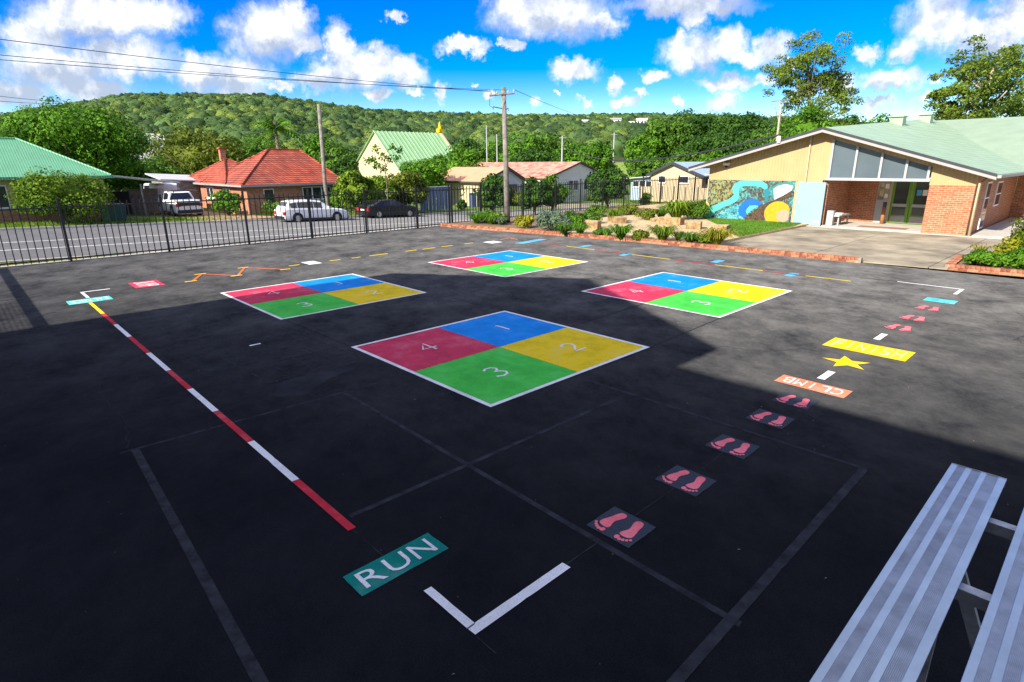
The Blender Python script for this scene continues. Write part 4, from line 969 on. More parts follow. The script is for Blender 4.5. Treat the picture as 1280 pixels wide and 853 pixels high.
# lean-to carport, shed and garden structures between the two houses
cp_ = thing('carport', 'rusty lean-to carport between the green and red roofed houses', 'carport', (10, 51, -.3))
pz = hitb(133, 221, 49)[2]
MB().prism([(cr_[0] + .3, 49, pz + .1), (cr_[0] + 5.2, 49, pz - .55), (cr_[0] + 5.2, 49, pz - .45), (cr_[0] + .3, 49, pz + .2)], (0, 6, 0)).build('roof', M['galv'], cp_)
for aa in (cr_[0] + .5, cr_[0] + 2.6, cr_[0] + 5.0): MB().box(aa, aa + .12, 49.1, 49.22, -.6, pz - .55).build('post', M['timber'], cp_)
MB().box(cr_[0] + .3, cr_[0] + 2.3, 51.5, 51.6, -.6, 1.3).build('back_wall', M['dark'], cp_)
MB().box(cr_[0] + 2.4, cr_[0] + 5, 53, 53.1, -.6, 1.4).build('back_wall', M['timber'], cp_)
sh = thing('shed', 'low shed with pale sloping roof beside the red tiled roof', 'shed', (13.6, 58, -.5))
q = hitb(200, 221, 58); q2 = hitb(245, 219, 58)
MB().box(q[0] + .2, q2[0] + 1, 58.3, 62, -.6, q[2] - .4).build('wall', M['timber'], sh)
MB().prism([(q[0], 58, q[2] - .3), (q2[0] + 1.4, 58, q[2] - .55), (q2[0] + 1.4, 63, q[2] - .1), (q[0], 63, q[2] + .15)], (0, 0, .1)).build('roof', M['farroof'], sh)
# wheelie bins
for k, (px, cc, lab) in enumerate(((137, (0.05, 0.14, 0.05), 'green wheelie bin with yellow lid, leftmost by the cottage wall'), (146, (0.02, 0.07, 0.045), 'dark green wheelie bin in the middle of the three'), (155, (0.015, 0.06, 0.06), 'dark teal wheelie bin, rightmost of the three'))):
    p = hitb(px, 282, 43.6); a, zb = p[0], LV(p[0]) + .09
    t = thing('wheelie_bin', lab, 'bin', (a, 43.9, zb), 'wheelie bins on the grass verge')
    mb = mat('bin_plastic', cc, rough=0.5)
    s = MB(); w0, w1 = .22, .29
    P = [(a - w0, 43.65, zb + .05), (a + w0, 43.65, zb + .05), (a + w0, 44.1, zb + .05), (a - w0, 44.1, zb + .05), (a - w1, 43.55, zb + .95), (a + w1, 43.55, zb + .95), (a + w1, 44.22, zb + .95), (a - w1, 44.22, zb + .95)]
    s.v += P; s.f += [(3, 2, 1, 0), (4, 5, 6, 7), (0, 1, 5, 4), (1, 2, 6, 5), (2, 3, 7, 6), (3, 0, 4, 7)]
    s.build('body', mb, t)
    s = MB(); s.prism([(a - .31, 43.5, zb + .955), (a + .31, 43.5, zb + .955), (a + .31, 44.25, zb + 1.05), (a - .31, 44.25, zb + 1.05)], (0, 0, .05))
    s.build('lid', mat('bin_lid', (0.6, 0.42, 0.02) if k == 0 else cc, rough=0.5), t)
    for sg in (-1, 1): MB().tube([(a + sg * .2, 44.2, zb + .1), (a + sg * .27, 44.2, zb + .1)], .1, 10).build('wheel', M['rubber'], t)

# church with steep green roof
AC = 41.0
ap_ = hita(469, 166, AC); el_ = hita(437, 222, AC); er2 = hita(506, 222, AC)
hC = thing('church', 'cream church with steep light green roof and yellow spire', 'church', (AC + 6, ap_[1], -1.2))
bl, br_, zE = el_[1], er2[1], el_[2]
zE = (el_[2] + er2[2]) / 2
MB().prism([(AC, bl, -1.5), (AC, br_, -1.5), (AC, br_, zE), (AC, ap_[1], ap_[2]), (AC, bl, zE)], (.3, 0, 0)).build('gable_wall', M['churchwall'], hC)
ac2 = hitb(551, 167, ap_[1])[0]
MB().box(AC + .31, ac2, br_, br_ + .3, -1.5, zE).build('side_wall', M['churchwall'], hC)
MB().prism([(ac2 - .3, bl, -1.5), (ac2 - .3, br_ - .4, -1.5), (ac2 - .3, br_ - .4, zE), (ac2 - .3, ap_[1], ap_[2] + .5), (ac2 - .3, bl, zE)], (.3, 0, 0)).build('gable_wall', M['churchwall'], hC)
for bo in (br_ - .35, bl + .35):
    zo = zE - .2
    rf = MB().prism([(AC - .25, bo, zo), (ac2 - .31, bo, zo), (ac2 - .31, ap_[1], ap_[2] + .12), (AC - .25, ap_[1], ap_[2] + .12)], (0, 0, .08)).build('roof', M['churchroof'], hC)
    if bo < ap_[1]:
        ns = 17
        for k in range(ns + 1):
            aa = AC - .25 + (ac2 - AC - .1) * k / ns
            MB().prism([(aa, bo, zo + .081), (aa + .06, bo, zo + .081), (aa + .06, ap_[1], ap_[2] + .201), (aa, ap_[1], ap_[2] + .201)], (0, 0, .09)).build('seam', M['churchroof'], rf)
spx = ac2 - .15
MB().prism([(spx - .35, ap_[1] - .35, ap_[2] + .3), (spx + .35, ap_[1] - .35, ap_[2] + .3), (spx + .35, ap_[1] + .35, ap_[2] + .3), (spx - .35, ap_[1] + .35, ap_[2] + .3)], (0, 0, .45)).build('spire_base', M['p_yellow'], hC)
s = MB(); zt_ = hitb(547, 152, ap_[1])[2]
s.tube([(spx, ap_[1], ap_[2] + .76), (spx, ap_[1], zt_)], [.26, .03], 8); s.build('spire', M['p_yellow'], hC)

# cream annex with salmon roof, gable to the road coloured grey to stand for shade
BN = 48.0; c0 = hitb(603, 227, BN); c1 = hitb(656, 226, BN); cap = hitb(633, 210, BN); zb = LV(44)
hD = thing('annex', 'cream annex with flat salmon coloured roof and gable coloured grey for shade', 'house', (43, 53, zb))
bk = hita(540, 222, c0[0])[1]
MB().prism([(c0[0], BN, zb - .4), (c1[0], BN, zb - .4), (c1[0], BN, c1[2] - .1), (cap[0], BN, cap[2] - .1), (c0[0], BN, c0[2] - .1)], (0, .2, 0)).build('gable_wall', M['shadewall'], hD)
MB().box(c0[0], c0[0] + .2, BN + .201, bk, zb - .4, c0[2] - .15).build('side_wall', M['churchwall'], hD)
for aa, zz_ in ((c0[0] - .35, c0[2] - .12), (c1[0] + .35, c1[2] - .12)):
    MB().prism([(aa, BN - .35, zz_), (cap[0], BN - .35, cap[2]), (cap[0], bk + .3, cap[2]), (aa, bk + .3, zz_)], (0, 0, .09)).build('roof', M['salmon'], hD)
    MB().prism([(aa, BN - .36, zz_ - .12), (cap[0], BN - .36, cap[2] - .12), (cap[0], BN - .36, cap[2] + .1), (aa, BN - .36, zz_ + .1)], (0, -.05, 0)).build('barge_board', M['darktrim'], hD)
MB().box(c0[0] - .44, c0[0] - .355, BN - .3, bk + .3, c0[2] - .2, c0[2] - .03).build('gutter', M['darktrim'], hD)
dr = MB().box(cap[0] + .3, cap[0] + 1.6, BN - .05, BN - .003, zb, c1[2] - .35).build('garage_door', M['darktrim'], hD)
MB().box(cap[0] + .4, cap[0] + 1.5, BN - .058, BN - .051, zb + .2, c1[2] - .5).build('pane', M['glass'], dr)
MB().box(c0[0] - .12, c0[0] - .002, BN + 1.2, BN + 1.45, c0[2] - 1.1, c0[2] - .75).build('wall_light', M['dark'], hD)

# white house with faded red roof
BW = 52.0; c0 = hitb(684, 222, BW); c1 = hitb(757, 219.5, BW); cap = hitb(724, 203, BW); zb = LV(58) - .1
hE = thing('white_house', 'white gabled house with faded red roof behind the annex', 'house', (58, 58, zb))
MB().prism([(c0[0], BW, zb - .4), (c1[0], BW, zb - .4), (c1[0], BW, c1[2] - .1), (cap[0], BW, cap[2] - .1), (c0[0], BW, c0[2] - .1)], (0, .2, 0)).build('gable_wall', M['offwhite'], hE)
bk = BW + 22
MB().box(c0[0], c0[0] + .2, BW + .201, bk, zb - .4, c0[2] - .15).build('side_wall', M['offwhite'], hE)
for aa, zz_ in ((c0[0] - 4.2, c0[2] - 1.15), (c1[0] + .4, c1[2] - .12)):
    st = BW - .35
    zq = zz_ if aa > cap[0] else c0[2] - .12 ; aq = aa if aa > cap[0] else c0[0] - .4
    MB().prism([(aq, st, zq), (cap[0], st, cap[2]), (cap[0], bk + .3, cap[2]), (aq, bk + .3, zq)], (0, 0, .09)).build('roof', M['rustred'], hE)
    MB().prism([(aq, st - .01, zq - .12), (cap[0], st - .01, cap[2] - .12), (cap[0], st - .01, cap[2] + .1), (aq, st - .01, zq + .1)], (0, -.05, 0)).build('barge_board', M['darktrim'], hE)
MB().box(c0[0], c1[0], BW - .06, BW - .002, cap[2] - 2.05, cap[2] - 1.95).build('gable_trim', M['white'], hE)
for p0, p1 in ((710, 722), (730, 751)):
    w0 = hitb(p0, 232, BW)[0]; w1 = hitb(p1, 232, BW)[0]; win(hE, w0, w1, BW, hitb(740, 237, BW)[2], hitb(740, 224.5, BW)[2], panes=2)

# cream cottage further along with blue-grey roof, gable towards the court
AQ = 66.0; c0 = hita(814, 218, AQ); c1 = hita(878, 219.5, AQ); cap = hita(843, 203.5, AQ); zb = hita(840, 247, AQ)[2]; BQ = c1[1]
hF = thing('cream_cottage', 'cream gabled cottage with blue grey roof left of the school', 'house', (AQ + 5, cap[1], zb))
MB().prism([(AQ, c0[1], zb - .6), (AQ, c1[1], zb - .6), (AQ, c1[1], c1[2] - .1), (AQ, cap[1], cap[2] - .1), (AQ, c0[1], c0[2] - .1)], (.2, 0, 0)).build('gable_wall', M['cream'], hF)
MB().box(AQ + .201, AQ + 12, c1[1], c1[1] + .2, zb - .6, c1[2] - .1).build('side_wall', M['cream'], hF)
MB().box(AQ + .201, AQ + 12, c0[1] - .2, c0[1], zb - .6, c0[2] - .1).build('side_wall', M['cream'], hF)
for bb, zz_ in ((c0[1] + .5, c0[2] - .15), (c1[1] - .5, c1[2] - .15)):
    MB().prism([(AQ - .4, bb, zz_), (AQ - .4, cap[1], cap[2]), (AQ + 12, cap[1], cap[2]), (AQ + 12, bb, zz_)], (0, 0, .09)).build('roof', M['bluegreyroof'], hF)
    MB().prism([(AQ - .41, bb, zz_ - .2), (AQ - .41, cap[1], cap[2] - .2), (AQ - .41, cap[1], cap[2] + .12), (AQ - .41, bb, zz_ + .12)], (-.06, 0, 0)).build('barge_board', M['gutter'], hF)
for p0, p1 in ((823, 832), (849, 861)): win(hF, hita(p1, 225, AQ)[1], hita(p0, 225, AQ)[1], AQ, hita(840, 229, AQ)[2], hita(840, 220, AQ)[2], face='-a', panes=1)
q0 = hita(789, 218, AQ + 1)
MB().box(AQ + 1, AQ + 8, c0[1] + .02, q0[1], zb - .6, c0[2] - .5).build('verandah_wall', M['bluegreyroof'], hF)
MB().prism([(AQ + .4, c0[1], c0[2] - .3), (AQ + .4, q0[1] + .5, c0[2] - .65), (AQ + 9, q0[1] + .5, c0[2] - .65), (AQ + 9, c0[1], c0[2] - .3)], (0, 0, .1)).build('verandah_roof', M['farroof'], hF)
win(hF, c0[1] + .4, q0[1] - .4, AQ + 1, zb + 1.1, c0[2] - .85, face='-a', panes=3)
q1 = hita(905, 222, AQ + 1)
MB().box(AQ + 1, AQ + 8, q1[1], c1[1] - .02, zb - .6, c1[2] - .4).build('rear_wall', M['darktrim'], hF)
MB().prism([(AQ + .5, c1[1], c1[2] + .1), (AQ + .5, q1[1], c1[2] - .3), (AQ + 9, q1[1], c1[2] - .3), (AQ + 9, c1[1], c1[2] + .1)], (0, 0, .1)).build('rear_roof', M['bluegreyroof'], hF)
AQF = 60.0
f0 = hita(800, 240, AQF)[1]; f1 = hita(905, 240, AQF)[1]; zf0, zf1 = hita(830, 244, AQF)[2], hita(830, 234, AQF)[2]
cf = thing('cream_fence', 'low cream fence in front of the cream cottage', 'fence', (AQF, (f0 + f1) / 2, zf0))
for k in range(14):
    u0, u1 = f0 + (f1 - f0) * k / 14, f0 + (f1 - f0) * (k + 1) / 14
    MB().box(AQF, AQF + .05, u1 + .02, u0 - .02, zf0 - .5, zf1).build('fence_panel', M['cream'], cf)
for k in range(8): MB().box(AQF - .1, AQF - .003, f0 + (f1 - f0) * k / 7 - .06, f0 + (f1 - f0) * k / 7 + .06, zf0 - .5, zf1 + .1).build('post', M['timber'], cf)

# blue-grey sheet fence pieces in front of the annex
for (p0, p1, yt, yb, lab) in ((524, 565, 234, 262, 'blue grey ribbed sheet fence behind the black car'), (586, 600, 241, 257, 'narrow blue grey sheet gate against the cream annex wall')):
    b_ = 45.5; l0 = hitb(p0, yt + 1, b_); l1 = hitb(p1, yt, b_); zl = hitb(p0, yb, b_)[2]
    t = thing('sheet_fence', lab, 'fence', ((l0[0] + l1[0]) / 2, b_, zl))
    n = max(3, int((l1[0] - l0[0]) / .45)); sw = (l1[0] - l0[0]) / n
    for k in range(n): MB().prism([(l0[0] + sw * k + .02, b_, zl - .2), (l0[0] + sw * k + sw * .8, b_ - .05, zl - .2), (l0[0] + sw * (k + 1) - .02, b_, zl - .2), (l0[0] + sw * k + sw * .5, b_ + .04, zl - .2)], (0, 0, l0[2] - zl + .2)).build('sheet_rib', M['sheetblue'], t)
    MB().box(l0[0], l1[0], b_ - .06, b_ + .06, l0[2] + .002, l0[2] + .06).build('capping', M['white'], t)

# ================================================================== boundary fences
def copy_part(src, parent, dl):
    o = src.copy(); COL.objects.link(o); o.parent = parent; o.location = Vector(src.location) + dl; return o
def picket_fence(label, p0, p1, posts, sp=0.2, name='picket_fence', hp=2.07, hk=1.95):
    (a0, b0), (a1, b1) = p0, p1; z = 0.0
    t = thing(name, label, 'fence', (a0, b0, z), 'black school boundary fence')
    L = math.hypot(a1 - a0, b1 - b0); da, db = (a1 - a0) / L, (b1 - b0) / L
    base = Vector(C((a0, b0, 0)))
    dirv = Vector(C((a0 + da, b0 + db, 0))) - base
    po = None
    for d in posts:
        if po is None:
            po = MB().box(a0 - .034, a0 + .034, b0 - .034, b0 + .034, -0.08, hp).box(a0 - .04, a0 + .04, b0 - .04, b0 + .04, hp + .001, hp + .03).build('post', M['fence'], t); src = po; po.location = dirv * d
            continue
        o = po.copy(); COL.objects.link(o); o.parent = t; o.location = dirv * d
    pk = None; n = int(L / sp)
    for k in range(n + 1):
        d = k * sp + 0.07
        if min(abs(d - q) for q in posts) < 0.05: continue
        if pk is None:
            pk = MB().box(a0 - .0135, a0 + .0135, b0 - .0135, b0 + .0135, 0.05, hk - .03)
            pk.prism([(a0 - .0135, b0 - .0135, hk - .03), (a0 + .0135, b0 - .0135, hk - .03), (a0 + .0135, b0 + .0135, hk - .03), (a0 - .0135, b0 + .0135, hk - .03)], (0, 0, .03))
            pk = pk.build('picket', M['fence'], t); pk.location = dirv * d; continue
        o = pk.copy(); COL.objects.link(o); o.parent = t; o.location = dirv * d
    for z0 in (0.1, 1.78):
        nb_, na_ = da * .02, -db * .02
        MB().prism([(a0 - na_, b0 - nb_, z0), (a1 - na_, b1 - nb_, z0), (a1 + na_, b1 + nb_, z0), (a0 + na_, b0 + nb_, z0)], (0, 0, .042)).build('rail', M['fence'], t)
    return t
picket_fence('long black picket fence along the road left of the garden corner', (-3.2, 24.6), (18.86, 24.45), [0.05, 3.0, 5.93, 8.92, 11.83, 14.53, 17.18, 20.0, 22.02])
picket_fence('black picket fence behind the garden right of the corner post', (18.98, 24.5), (45.5, 24.35), [0.05, 2.0, 5.2, 8.0, 10.3, 12.6, 14.9, 17.1, 19.4, 21.8, 24.2, 26.4])

# ================================================================== poles and wires
def wpt(p): return tuple(p)
ident = lambda p: p
PP = hitb(634, 281, 22.59); pa, pb = PP[0], PP[1]; topz = hitb(629, 109, 22.59)[2]
t = thing('power_pole', 'tall timber power pole with a crossarm at the garden edge', 'power pole', (pa, pb, 0.1))
MB().tube([(pa, pb, 0), (pa - .05, pb, 3), (pa - .14, pb + .02, topz)], [.15, .135, .11], 12).build('shaft', M['timber'], t, smooth=True)
MB().tube([(pa, pb, 0.1), (pa, pb, 0.95)], .162, 12).build('base_sleeve', M['darktrim'], t, smooth=True)
ux, uy = 0.72, -0.69   # crossarm heading in a,b (image right)
arm = MB()
def onarm(d, z, off=0.0): return (pa - .12 + ux * d - uy * 0 + (-.14), pb + uy * d, z)
az_ = topz - .35
P0, P1 = onarm(-.62, az_ - .04), onarm(.62, az_ + .06)
MB().tube([P0, P1], .05, 6).build('crossarm', M['timber'], t)
INS = []
for d in (-.55, -.25, .3, .58):
    q = onarm(d, az_ + .08 * d)
    MB().tube([(q[0], q[1], q[2] + .04), (q[0], q[1], q[2] + .1), (q[0], q[1], q[2] + .18)], [.02, .045, .03], 8).build('insulator', M['grey_frame'], t); INS.append((q[0], q[1], q[2] + .18))
for d, dz in ((-.45, -.55), (.3, -.62)):
    q = onarm(d, az_ + dz); MB().tube([(pa - .12, pb, az_ + dz - .1), q, (q[0], q[1], q[2] - .12)], .025, 6).build('service_bracket', M['darktrim'], t)
MB().tube([onarm(-.6, az_ - .05), onarm(-.62, az_ - .5), onarm(-.45, az_ - .6)], .012, 5).build('drop_wire', M['wire'], t)
def wire(label, pts, r=0.012, sag=0.0, conv=C, name='overhead_wire', n=28):
    a, b = Vector(pts[0]), Vector(pts[1]); s = MB(); P = []
    for k in range(n + 1):
        u = k / n; p = a.lerp(b, u); p.z -= sag * 4 * u * (1 - u); P.append(tuple(p))
    s.tube(P, r, 6); o = s.build(name, M['wire'], None, conv=conv, smooth=True)
    return tag(o, label, 'wire', 'overhead wires')
for (y0, ins, b_, lab) in ((37, 0, 23.6, 'highest overhead wire running left from the power pole'), (57, 1, 24.2, 'middle overhead wire running left from the power pole'), (63, 2, 24.3, 'lowest of the three overhead wires running left from the power pole')):
    e_ = Vector(hitb(0, y0, b_)); s_ = Vector(INS[ins]); ext = s_ + (e_ - s_) * 1.6
    wire(lab, (s_, ext), 0.011 if y0 == 37 else 0.010, 0.28)
for (y0, y1, lab) in ((118, 127, 'upper short wire at the far left above the hill'), (125, 130, 'lower short wire at the far left above the hill')):
    wire(lab, (hitd(-20, y0, 40), hitd(75, y1, 60)), 0.014, 0.05, conv=ident)
# second pole by the white car
q = hitb(408, 248, 44.2); q2 = hitb(398.5, 132, 44.2)
t = thing('timber_pole', 'bare leaning timber pole standing behind the white car', 'pole', (q[0], 44.2, LV(q[0])))
MB().tube([(q[0] + .15, 44.2, LV(q[0]) - .2), (q[0], 44.2, 1.5), (q2[0], 44.2, q2[2])], [.17, .15, .13], 10).build('shaft', M['timber'], t, smooth=True)
MB().tube([(q2[0], 44.2, q2[2]), (q2[0], 44.2, q2[2] + .05)], .135, 10).build('cap', M['galv'], t)
# far slender poles
for (px, y0, y1, D, lab) in ((608, 157, 192, 120, 'slender pale pole beside the church'), (621, 168, 192, 118, 'short leaning pole right of the slender pale pole'), (703, 170, 186, 92, 'far service pole above the white house roof'), (768, 166, 190, 110, 'far pole standing in front of the trees below the hillside houses')):
    x, y, zt = hitd(px, y0, D); zb = hitd(px, y1 + 18, D)[2]
    t = wthing('distant_pole', lab, 'pole', x, y, zb, 'far poles')
    MB().tube([(x, y, zb), (x, y, zt)], [.14, .1], 8).build('shaft', M['grey_frame'], t, conv=ident)
    if px > 650: MB().tube([(x - .5, y, zt - .3), (x + .5, y, zt - .3)], .05, 6).build('crossarm', M['grey_frame'], t, conv=ident)
x, y, zt = hitd(977, 126, 62); zb = hz_near(x, y)
t = wthing('street_light', 'pale street light pole in front of the tall gum tree', 'street light', x, y, zb)
MB().tube([(x, y, zb), (x, y, zt - .6), (x - .2, y, zt)], [.13, .09, .07], 8).build('shaft', M['bark_pale'], t, conv=ident)
MB().tube([(x - .9, y, zt - .05), (x + .7, y, zt + .05)], .05, 6).build('crossarm', M['galv'], t, conv=ident)
MB().tube([(x + .05, y, zt - 2.0), (x - .7, y, zt - .1)], .035, 6).build('brace', M['galv'], t, conv=ident)
wire('thick service cable from the school roof to the far pole', (C((AF - .1, 12.62, rake(12.6) + .25)), hitd(703, 183, 92)), 0.05, 1.6, conv=ident)
wire('thin wire from the power pole to the right over the hill', (C(INS[3]), hitd(760, 150, 120)), 0.012, .5, conv=ident)
wire('thin wire from the red roofed house to the right', (hitd(440, 195, 70), hitd(352, 188, 64)), 0.02, .3, conv=ident)

# ================================================================== cars
M['carwhite'] = mat('white_car_paint', (0.78, 0.79, 0.8), rough=0.25, spec=0.6, var=0.02)
M['carblack'] = mat('black_car_paint', (0.012, 0.014, 0.02), rough=0.2, spec=0.6, var=0.02)
M['carglass'] = mat('car_glass', (0.015, 0.017, 0.02), rough=0.06, spec=0.7)
M['tail'] = mat('tail_light', (0.5, 0.02, 0.02), rough=0.25)
M['head'] = mat('head_light', (0.6, 0.62, 0.65), rough=0.15)
M['trim'] = mat('black_trim', (0.02, 0.02, 0.022), rough=0.6)
M['chrome'] = mat('wheel_alloy', (0.5, 0.5, 0.52), rough=0.35, metal=0.8)
def car(label, conv, org, paintm, L, Wd, Hh, prof, glass, wheels, wr=.33, name='parked_car', rack=False, cat='car'):
    """prof: list of (x fraction, belt z, roof z, roof inset); body lofted from cross sections"""
    t = thing(name, label, cat, org)
    w = Wd / 2; s = MB(); nrow = 12; rows = []
    for (fx, zb_, zr, ins) in prof:
        x = fx * L
        e_ = 0.90 if fx in (0.0, 1.0) else (0.97 if fx < .06 or fx > .94 else 1.0)
        wl_ = w * e_; wr_ = wl_ - ins
        half = [(wl_ * .88, .2), (wl_ * .98, .32), (wl_, .5), (wl_ * .985, zb_ - .06), (wl_ * .95, zb_), (wr_, max(zb_ + .005, zr - .05)), (wr_ - .1, max(zb_ + .01, zr))]
        row = [(x, y_, z_) for y_, z_ in half] + [(x, -y_, z_) for y_, z_ in reversed(half)]
        rows.append(row)
    nr = len(rows[0])
    for r in rows: s.v += r
    for i in range(len(rows) - 1):
        for k in range(nr):
            k2 = (k + 1) % nr; s.f.append((i * nr + k, i * nr + k2, (i + 1) * nr + k2, (i + 1) * nr + k))
    s.f.append(tuple(range(nr))); s.f.append(tuple((len(rows) - 1) * nr + k for k in range(nr - 1, -1, -1)))
    body = s.build('body', paintm, t, conv=conv)
    m_ = body.modifiers.new('bevel', 'BEVEL'); m_.width = .03; m_.segments = 2; m_.limit_method = 'ANGLE'; m_.angle_limit = .5
    def lerp(r, k, kk, u): 
        a, b = rows[r][k], rows[r][kk]; return Vector(a).lerp(Vector(b), u)
    # side glass: quads between sections i0,i1 from belt (index 4) to roof edge (index 5)
    for (i0, i1) in glass['side']:
        for sd in (0, 1):
            k4, k5 = (4, 5) if sd == 0 else (nr - 5, nr - 6)
            yo = .012 if sd == 0 else -.012
            P = [lerp(i0, k4, k5, .08), lerp(i1, k4, k5, .08), lerp(i1, k4, k5, .9), lerp(i0, k4, k5, .9)]
            c = sum(P, Vector()) / 4
            P = [c + (p - c) * .93 + Vector((0, yo, 0)) for p in P]
            MB().face(P).build('side_window', M['carglass'], t, conv=conv)
    for (i0, i1, nm) in glass['ends']:
        P = [Vector(rows[i0][6 if rows[i0][6][2] > rows[i0][4][2] + .1 else 4]), Vector(rows[i0][nr - 7 if rows[i0][6][2] > rows[i0][4][2] + .1 else nr - 5]), Vector(rows[i1][nr - 7]), Vector(rows[i1][6])]
        c = sum(P, Vector()) / 4; d = (P[1] - P[0]).cross(P[2] - P[1]).normalized()
        if d.z < 0: d = -d
        P = [c + (p - c) * .88 + d * .02 for p in P]
        MB().face(P).build(nm, M['carglass'], t, conv=conv)
    for fx in wheels:
        for sd in (-1, 1):
            y0 = sd * (w - .2); y1 = sd * (w + .005)
            MB().tube([(fx * L, sd * (w - .1), wr + .02), (fx * L, sd * (w + .004), wr + .02)], wr * 1.16, 20).build('wheel_arch', M['trim'], t, conv=conv)
            wh = MB().tube([(fx * L, y0, wr), (fx * L, y1 + sd * .012, wr)], wr, 20).build('wheel', M['rubber'], t, conv=conv)
            MB().tube([(fx * L, y1 + sd * .0125, wr), (fx * L, y1 + sd * .025, wr)], wr * .62, 12).build('rim', M['chrome'], wh, conv=conv)
    bz = prof[0][1]
    for sd in (-1, 1):
        MB().box(-.015, .12, min(sd * w * .62, sd * w * .93), max(sd * w * .62, sd * w * .93), bz - .3, bz - .08).build('tail_light', M['tail'], t, conv=conv)
        MB().box(L - .14, L + .012, min(sd * w * .55, sd * w * .9), max(sd * w * .55, sd * w * .9), .55, .7).build('headlight', M['head'], t, conv=conv)
        MB().box(L * .66, L * .69, min(sd * (w + .01), sd * (w + .16)), max(sd * (w + .01), sd * (w + .16)), prof[len(prof) // 2][1] + .02, prof[len(prof) // 2][1] + .15).build('mirror', paintm, t, conv=conv)
    MB().box(-.04, .05, -w * .88, w * .88, .24, .48).build('rear_bumper', M['trim'], t, conv=conv)
    MB().box(L - .05, L + .04, -w * .88, w * .88, .24, .46).build('front_bumper', M['trim'], t, conv=conv)
    MB().box(-.012, -.004, -.26, .26, .58, .7).build('number_plate', M['white'], t, conv=conv)
    for sd in (-1, 1): MB().box(L * .18, L * .82, min(sd * (w + .002), sd * (w + .012)), max(sd * (w + .002), sd * (w + .012)), .22, .34).build('sill_trim', M['trim'], t, conv=conv)
    return t
p0 = hitb(357, 277, 38.95); p1 = hitb(437, 275, 38.95)
zc_ = LV(19) + .01; LW = p1[0] - p0[0]
suv = [(0, .85, .9, .1), (.03, .95, 1.0, .12), (.10, .98, 1.42, .2), (.2, .98, 1.5, .2), (.45, .96, 1.52, .2), (.58, .95, 1.46, .2), (.73, .95, .98, .08), (.9, .86, .9, .08), (.98, .74, .78, .08), (1, .62, .66, .08)]
gl_s = dict(side=[(2, 3), (3, 4), (4, 5)], ends=[(1, 2, 'rear_window'), (6, 5, 'windscreen')])
car('white hatchback parked at the far kerb in front of the red roofed house', lambda p, o=p0, z=zc_: C((o[0] + p[0], 39.85 + p[1], z - 0.033 * p[0] + p[2])), (p0[0] + 2.4, 39.85, zc_), M['carwhite'], LW, 1.8, 1.5, suv, gl_s, (.19, .8))
p0 = hitb(461, 271, 39.6); p1 = hitb(524, 268.5, 39.6); zk = LV(26) + .07; LK = p1[0] - p0[0]
sedan = [(0, .86, .9, .1), (.03, .95, .99, .1), (.12, .97, 1.08, .15), (.26, .96, 1.36, .22), (.42, .95, 1.42, .22), (.56, .94, 1.38, .22), (.72, .93, .97, .08), (.9, .84, .88, .08), (.98, .72, .76, .08), (1, .6, .64, .08)]
gl_k = dict(side=[(2, 3), (3, 4), (4, 5)], ends=[(2, 3, 'rear_window'), (6, 5, 'windscreen')])
car('black car parked at the far kerb beside the blue grey sheet fence', lambda p, o=p0, z=zk: C((o[0] + p[0], 40.45 + p[1], z - 0.033 * p[0] + p[2])), (p0[0] + 2.3, 40.45, zk), M['carblack'], LK, 1.82, 1.42, sedan, gl_k, (.19, .8))
# white ute on the driveway, seen from behind, and the white van beyond it
ua = (hitb(221, 268, 46)[0] + hitb(256, 268, 46)[0]) / 2; zu = LV(12) + .1
ute = [(0, 1.0, 1.04, .06), (.02, 1.08, 1.12, .06), (.34, 1.08, 1.12, .06), (.36, 1.08, 1.6, .2), (.42, 1.08, 1.72, .2), (.58, 1.06, 1.7, .2), (.7, 1.05, 1.1, .08), (.9, 1.0, 1.04, .08), (.98, .85, .9, .08), (1, .7, .74, .08)]
tu = car('white utility truck with rack parked on the driveway facing the house', lambda p: C((ua - p[1], 46 + p[0], zu + p[2])), (ua, 48.4, zu), M['carwhite'], 5.1, 1.85, 1.75, ute, dict(side=[(3, 4), (4, 5)], ends=[(2, 3, 'rear_window'), (6, 5, 'windscreen')]), (.2, .8), wr=.37, name='utility_truck', cat='truck')
cvu = lambda p: C((ua - p[1], 46 + p[0], zu + p[2]))
s = MB()
for sd in (-.8, .8):
    s.tube([(.3, sd, 1.1), (.3, sd, 1.75), (2.4, sd, 1.75)], .03, 6)
for xx in (.3, 1.2, 2.2): s.tube([(xx, -.8, 1.75), (xx, .8, 1.75)], .03, 6)
s.build('ladder_rack', M['darktrim'], tu, conv=cvu)
MB().box(-.03, -.006, -.7, .7, .75, .98).build('tailgate_panel', M['trim'], tu, conv=cvu)
vb = 53.0; v0 = hitb(198, 262, vb)[0]; v1 = hitb(240, 262, vb)[0]; vz = LV(12) + .1
van = [(0, 1.15, 2.0, .08), (.02, 1.15, 2.1, .1), (.4, 1.15, 2.12, .1), (.78, 1.12, 2.08, .12), (.9, 1.1, 1.3, .1), (.98, .95, 1.0, .08), (1, .75, .8, .08)]
car('white panel van parked behind the utility truck near the shed', lambda p: C((v0 + .95 - p[1], vb + p[0], vz + p[2])), (v0 + .95, vb + 2, vz), M['carwhite'], 4.8, 1.9, 2.1, van, dict(side=[(2, 3)], ends=[(4, 3, 'windscreen')]), (.18, .8), wr=.35, name='parked_van', cat='van')
dv = MB(); dv.face([(10.6, 41.45, LV(12) + .1), (17.2, 41.45, LV(14) + .1), (15.3, 47, LV(14) + .115), (14.4, 60, LV(12) + .115), (11, 60, LV(12) + .115), (11, 47, LV(12) + .115)])
M['drive'] = mat('driveway_pavers', (0.42, 0.26, 0.16), rough=0.9, var=0.2, scale=3)
struct(dv.build('driveway', M['drive']))
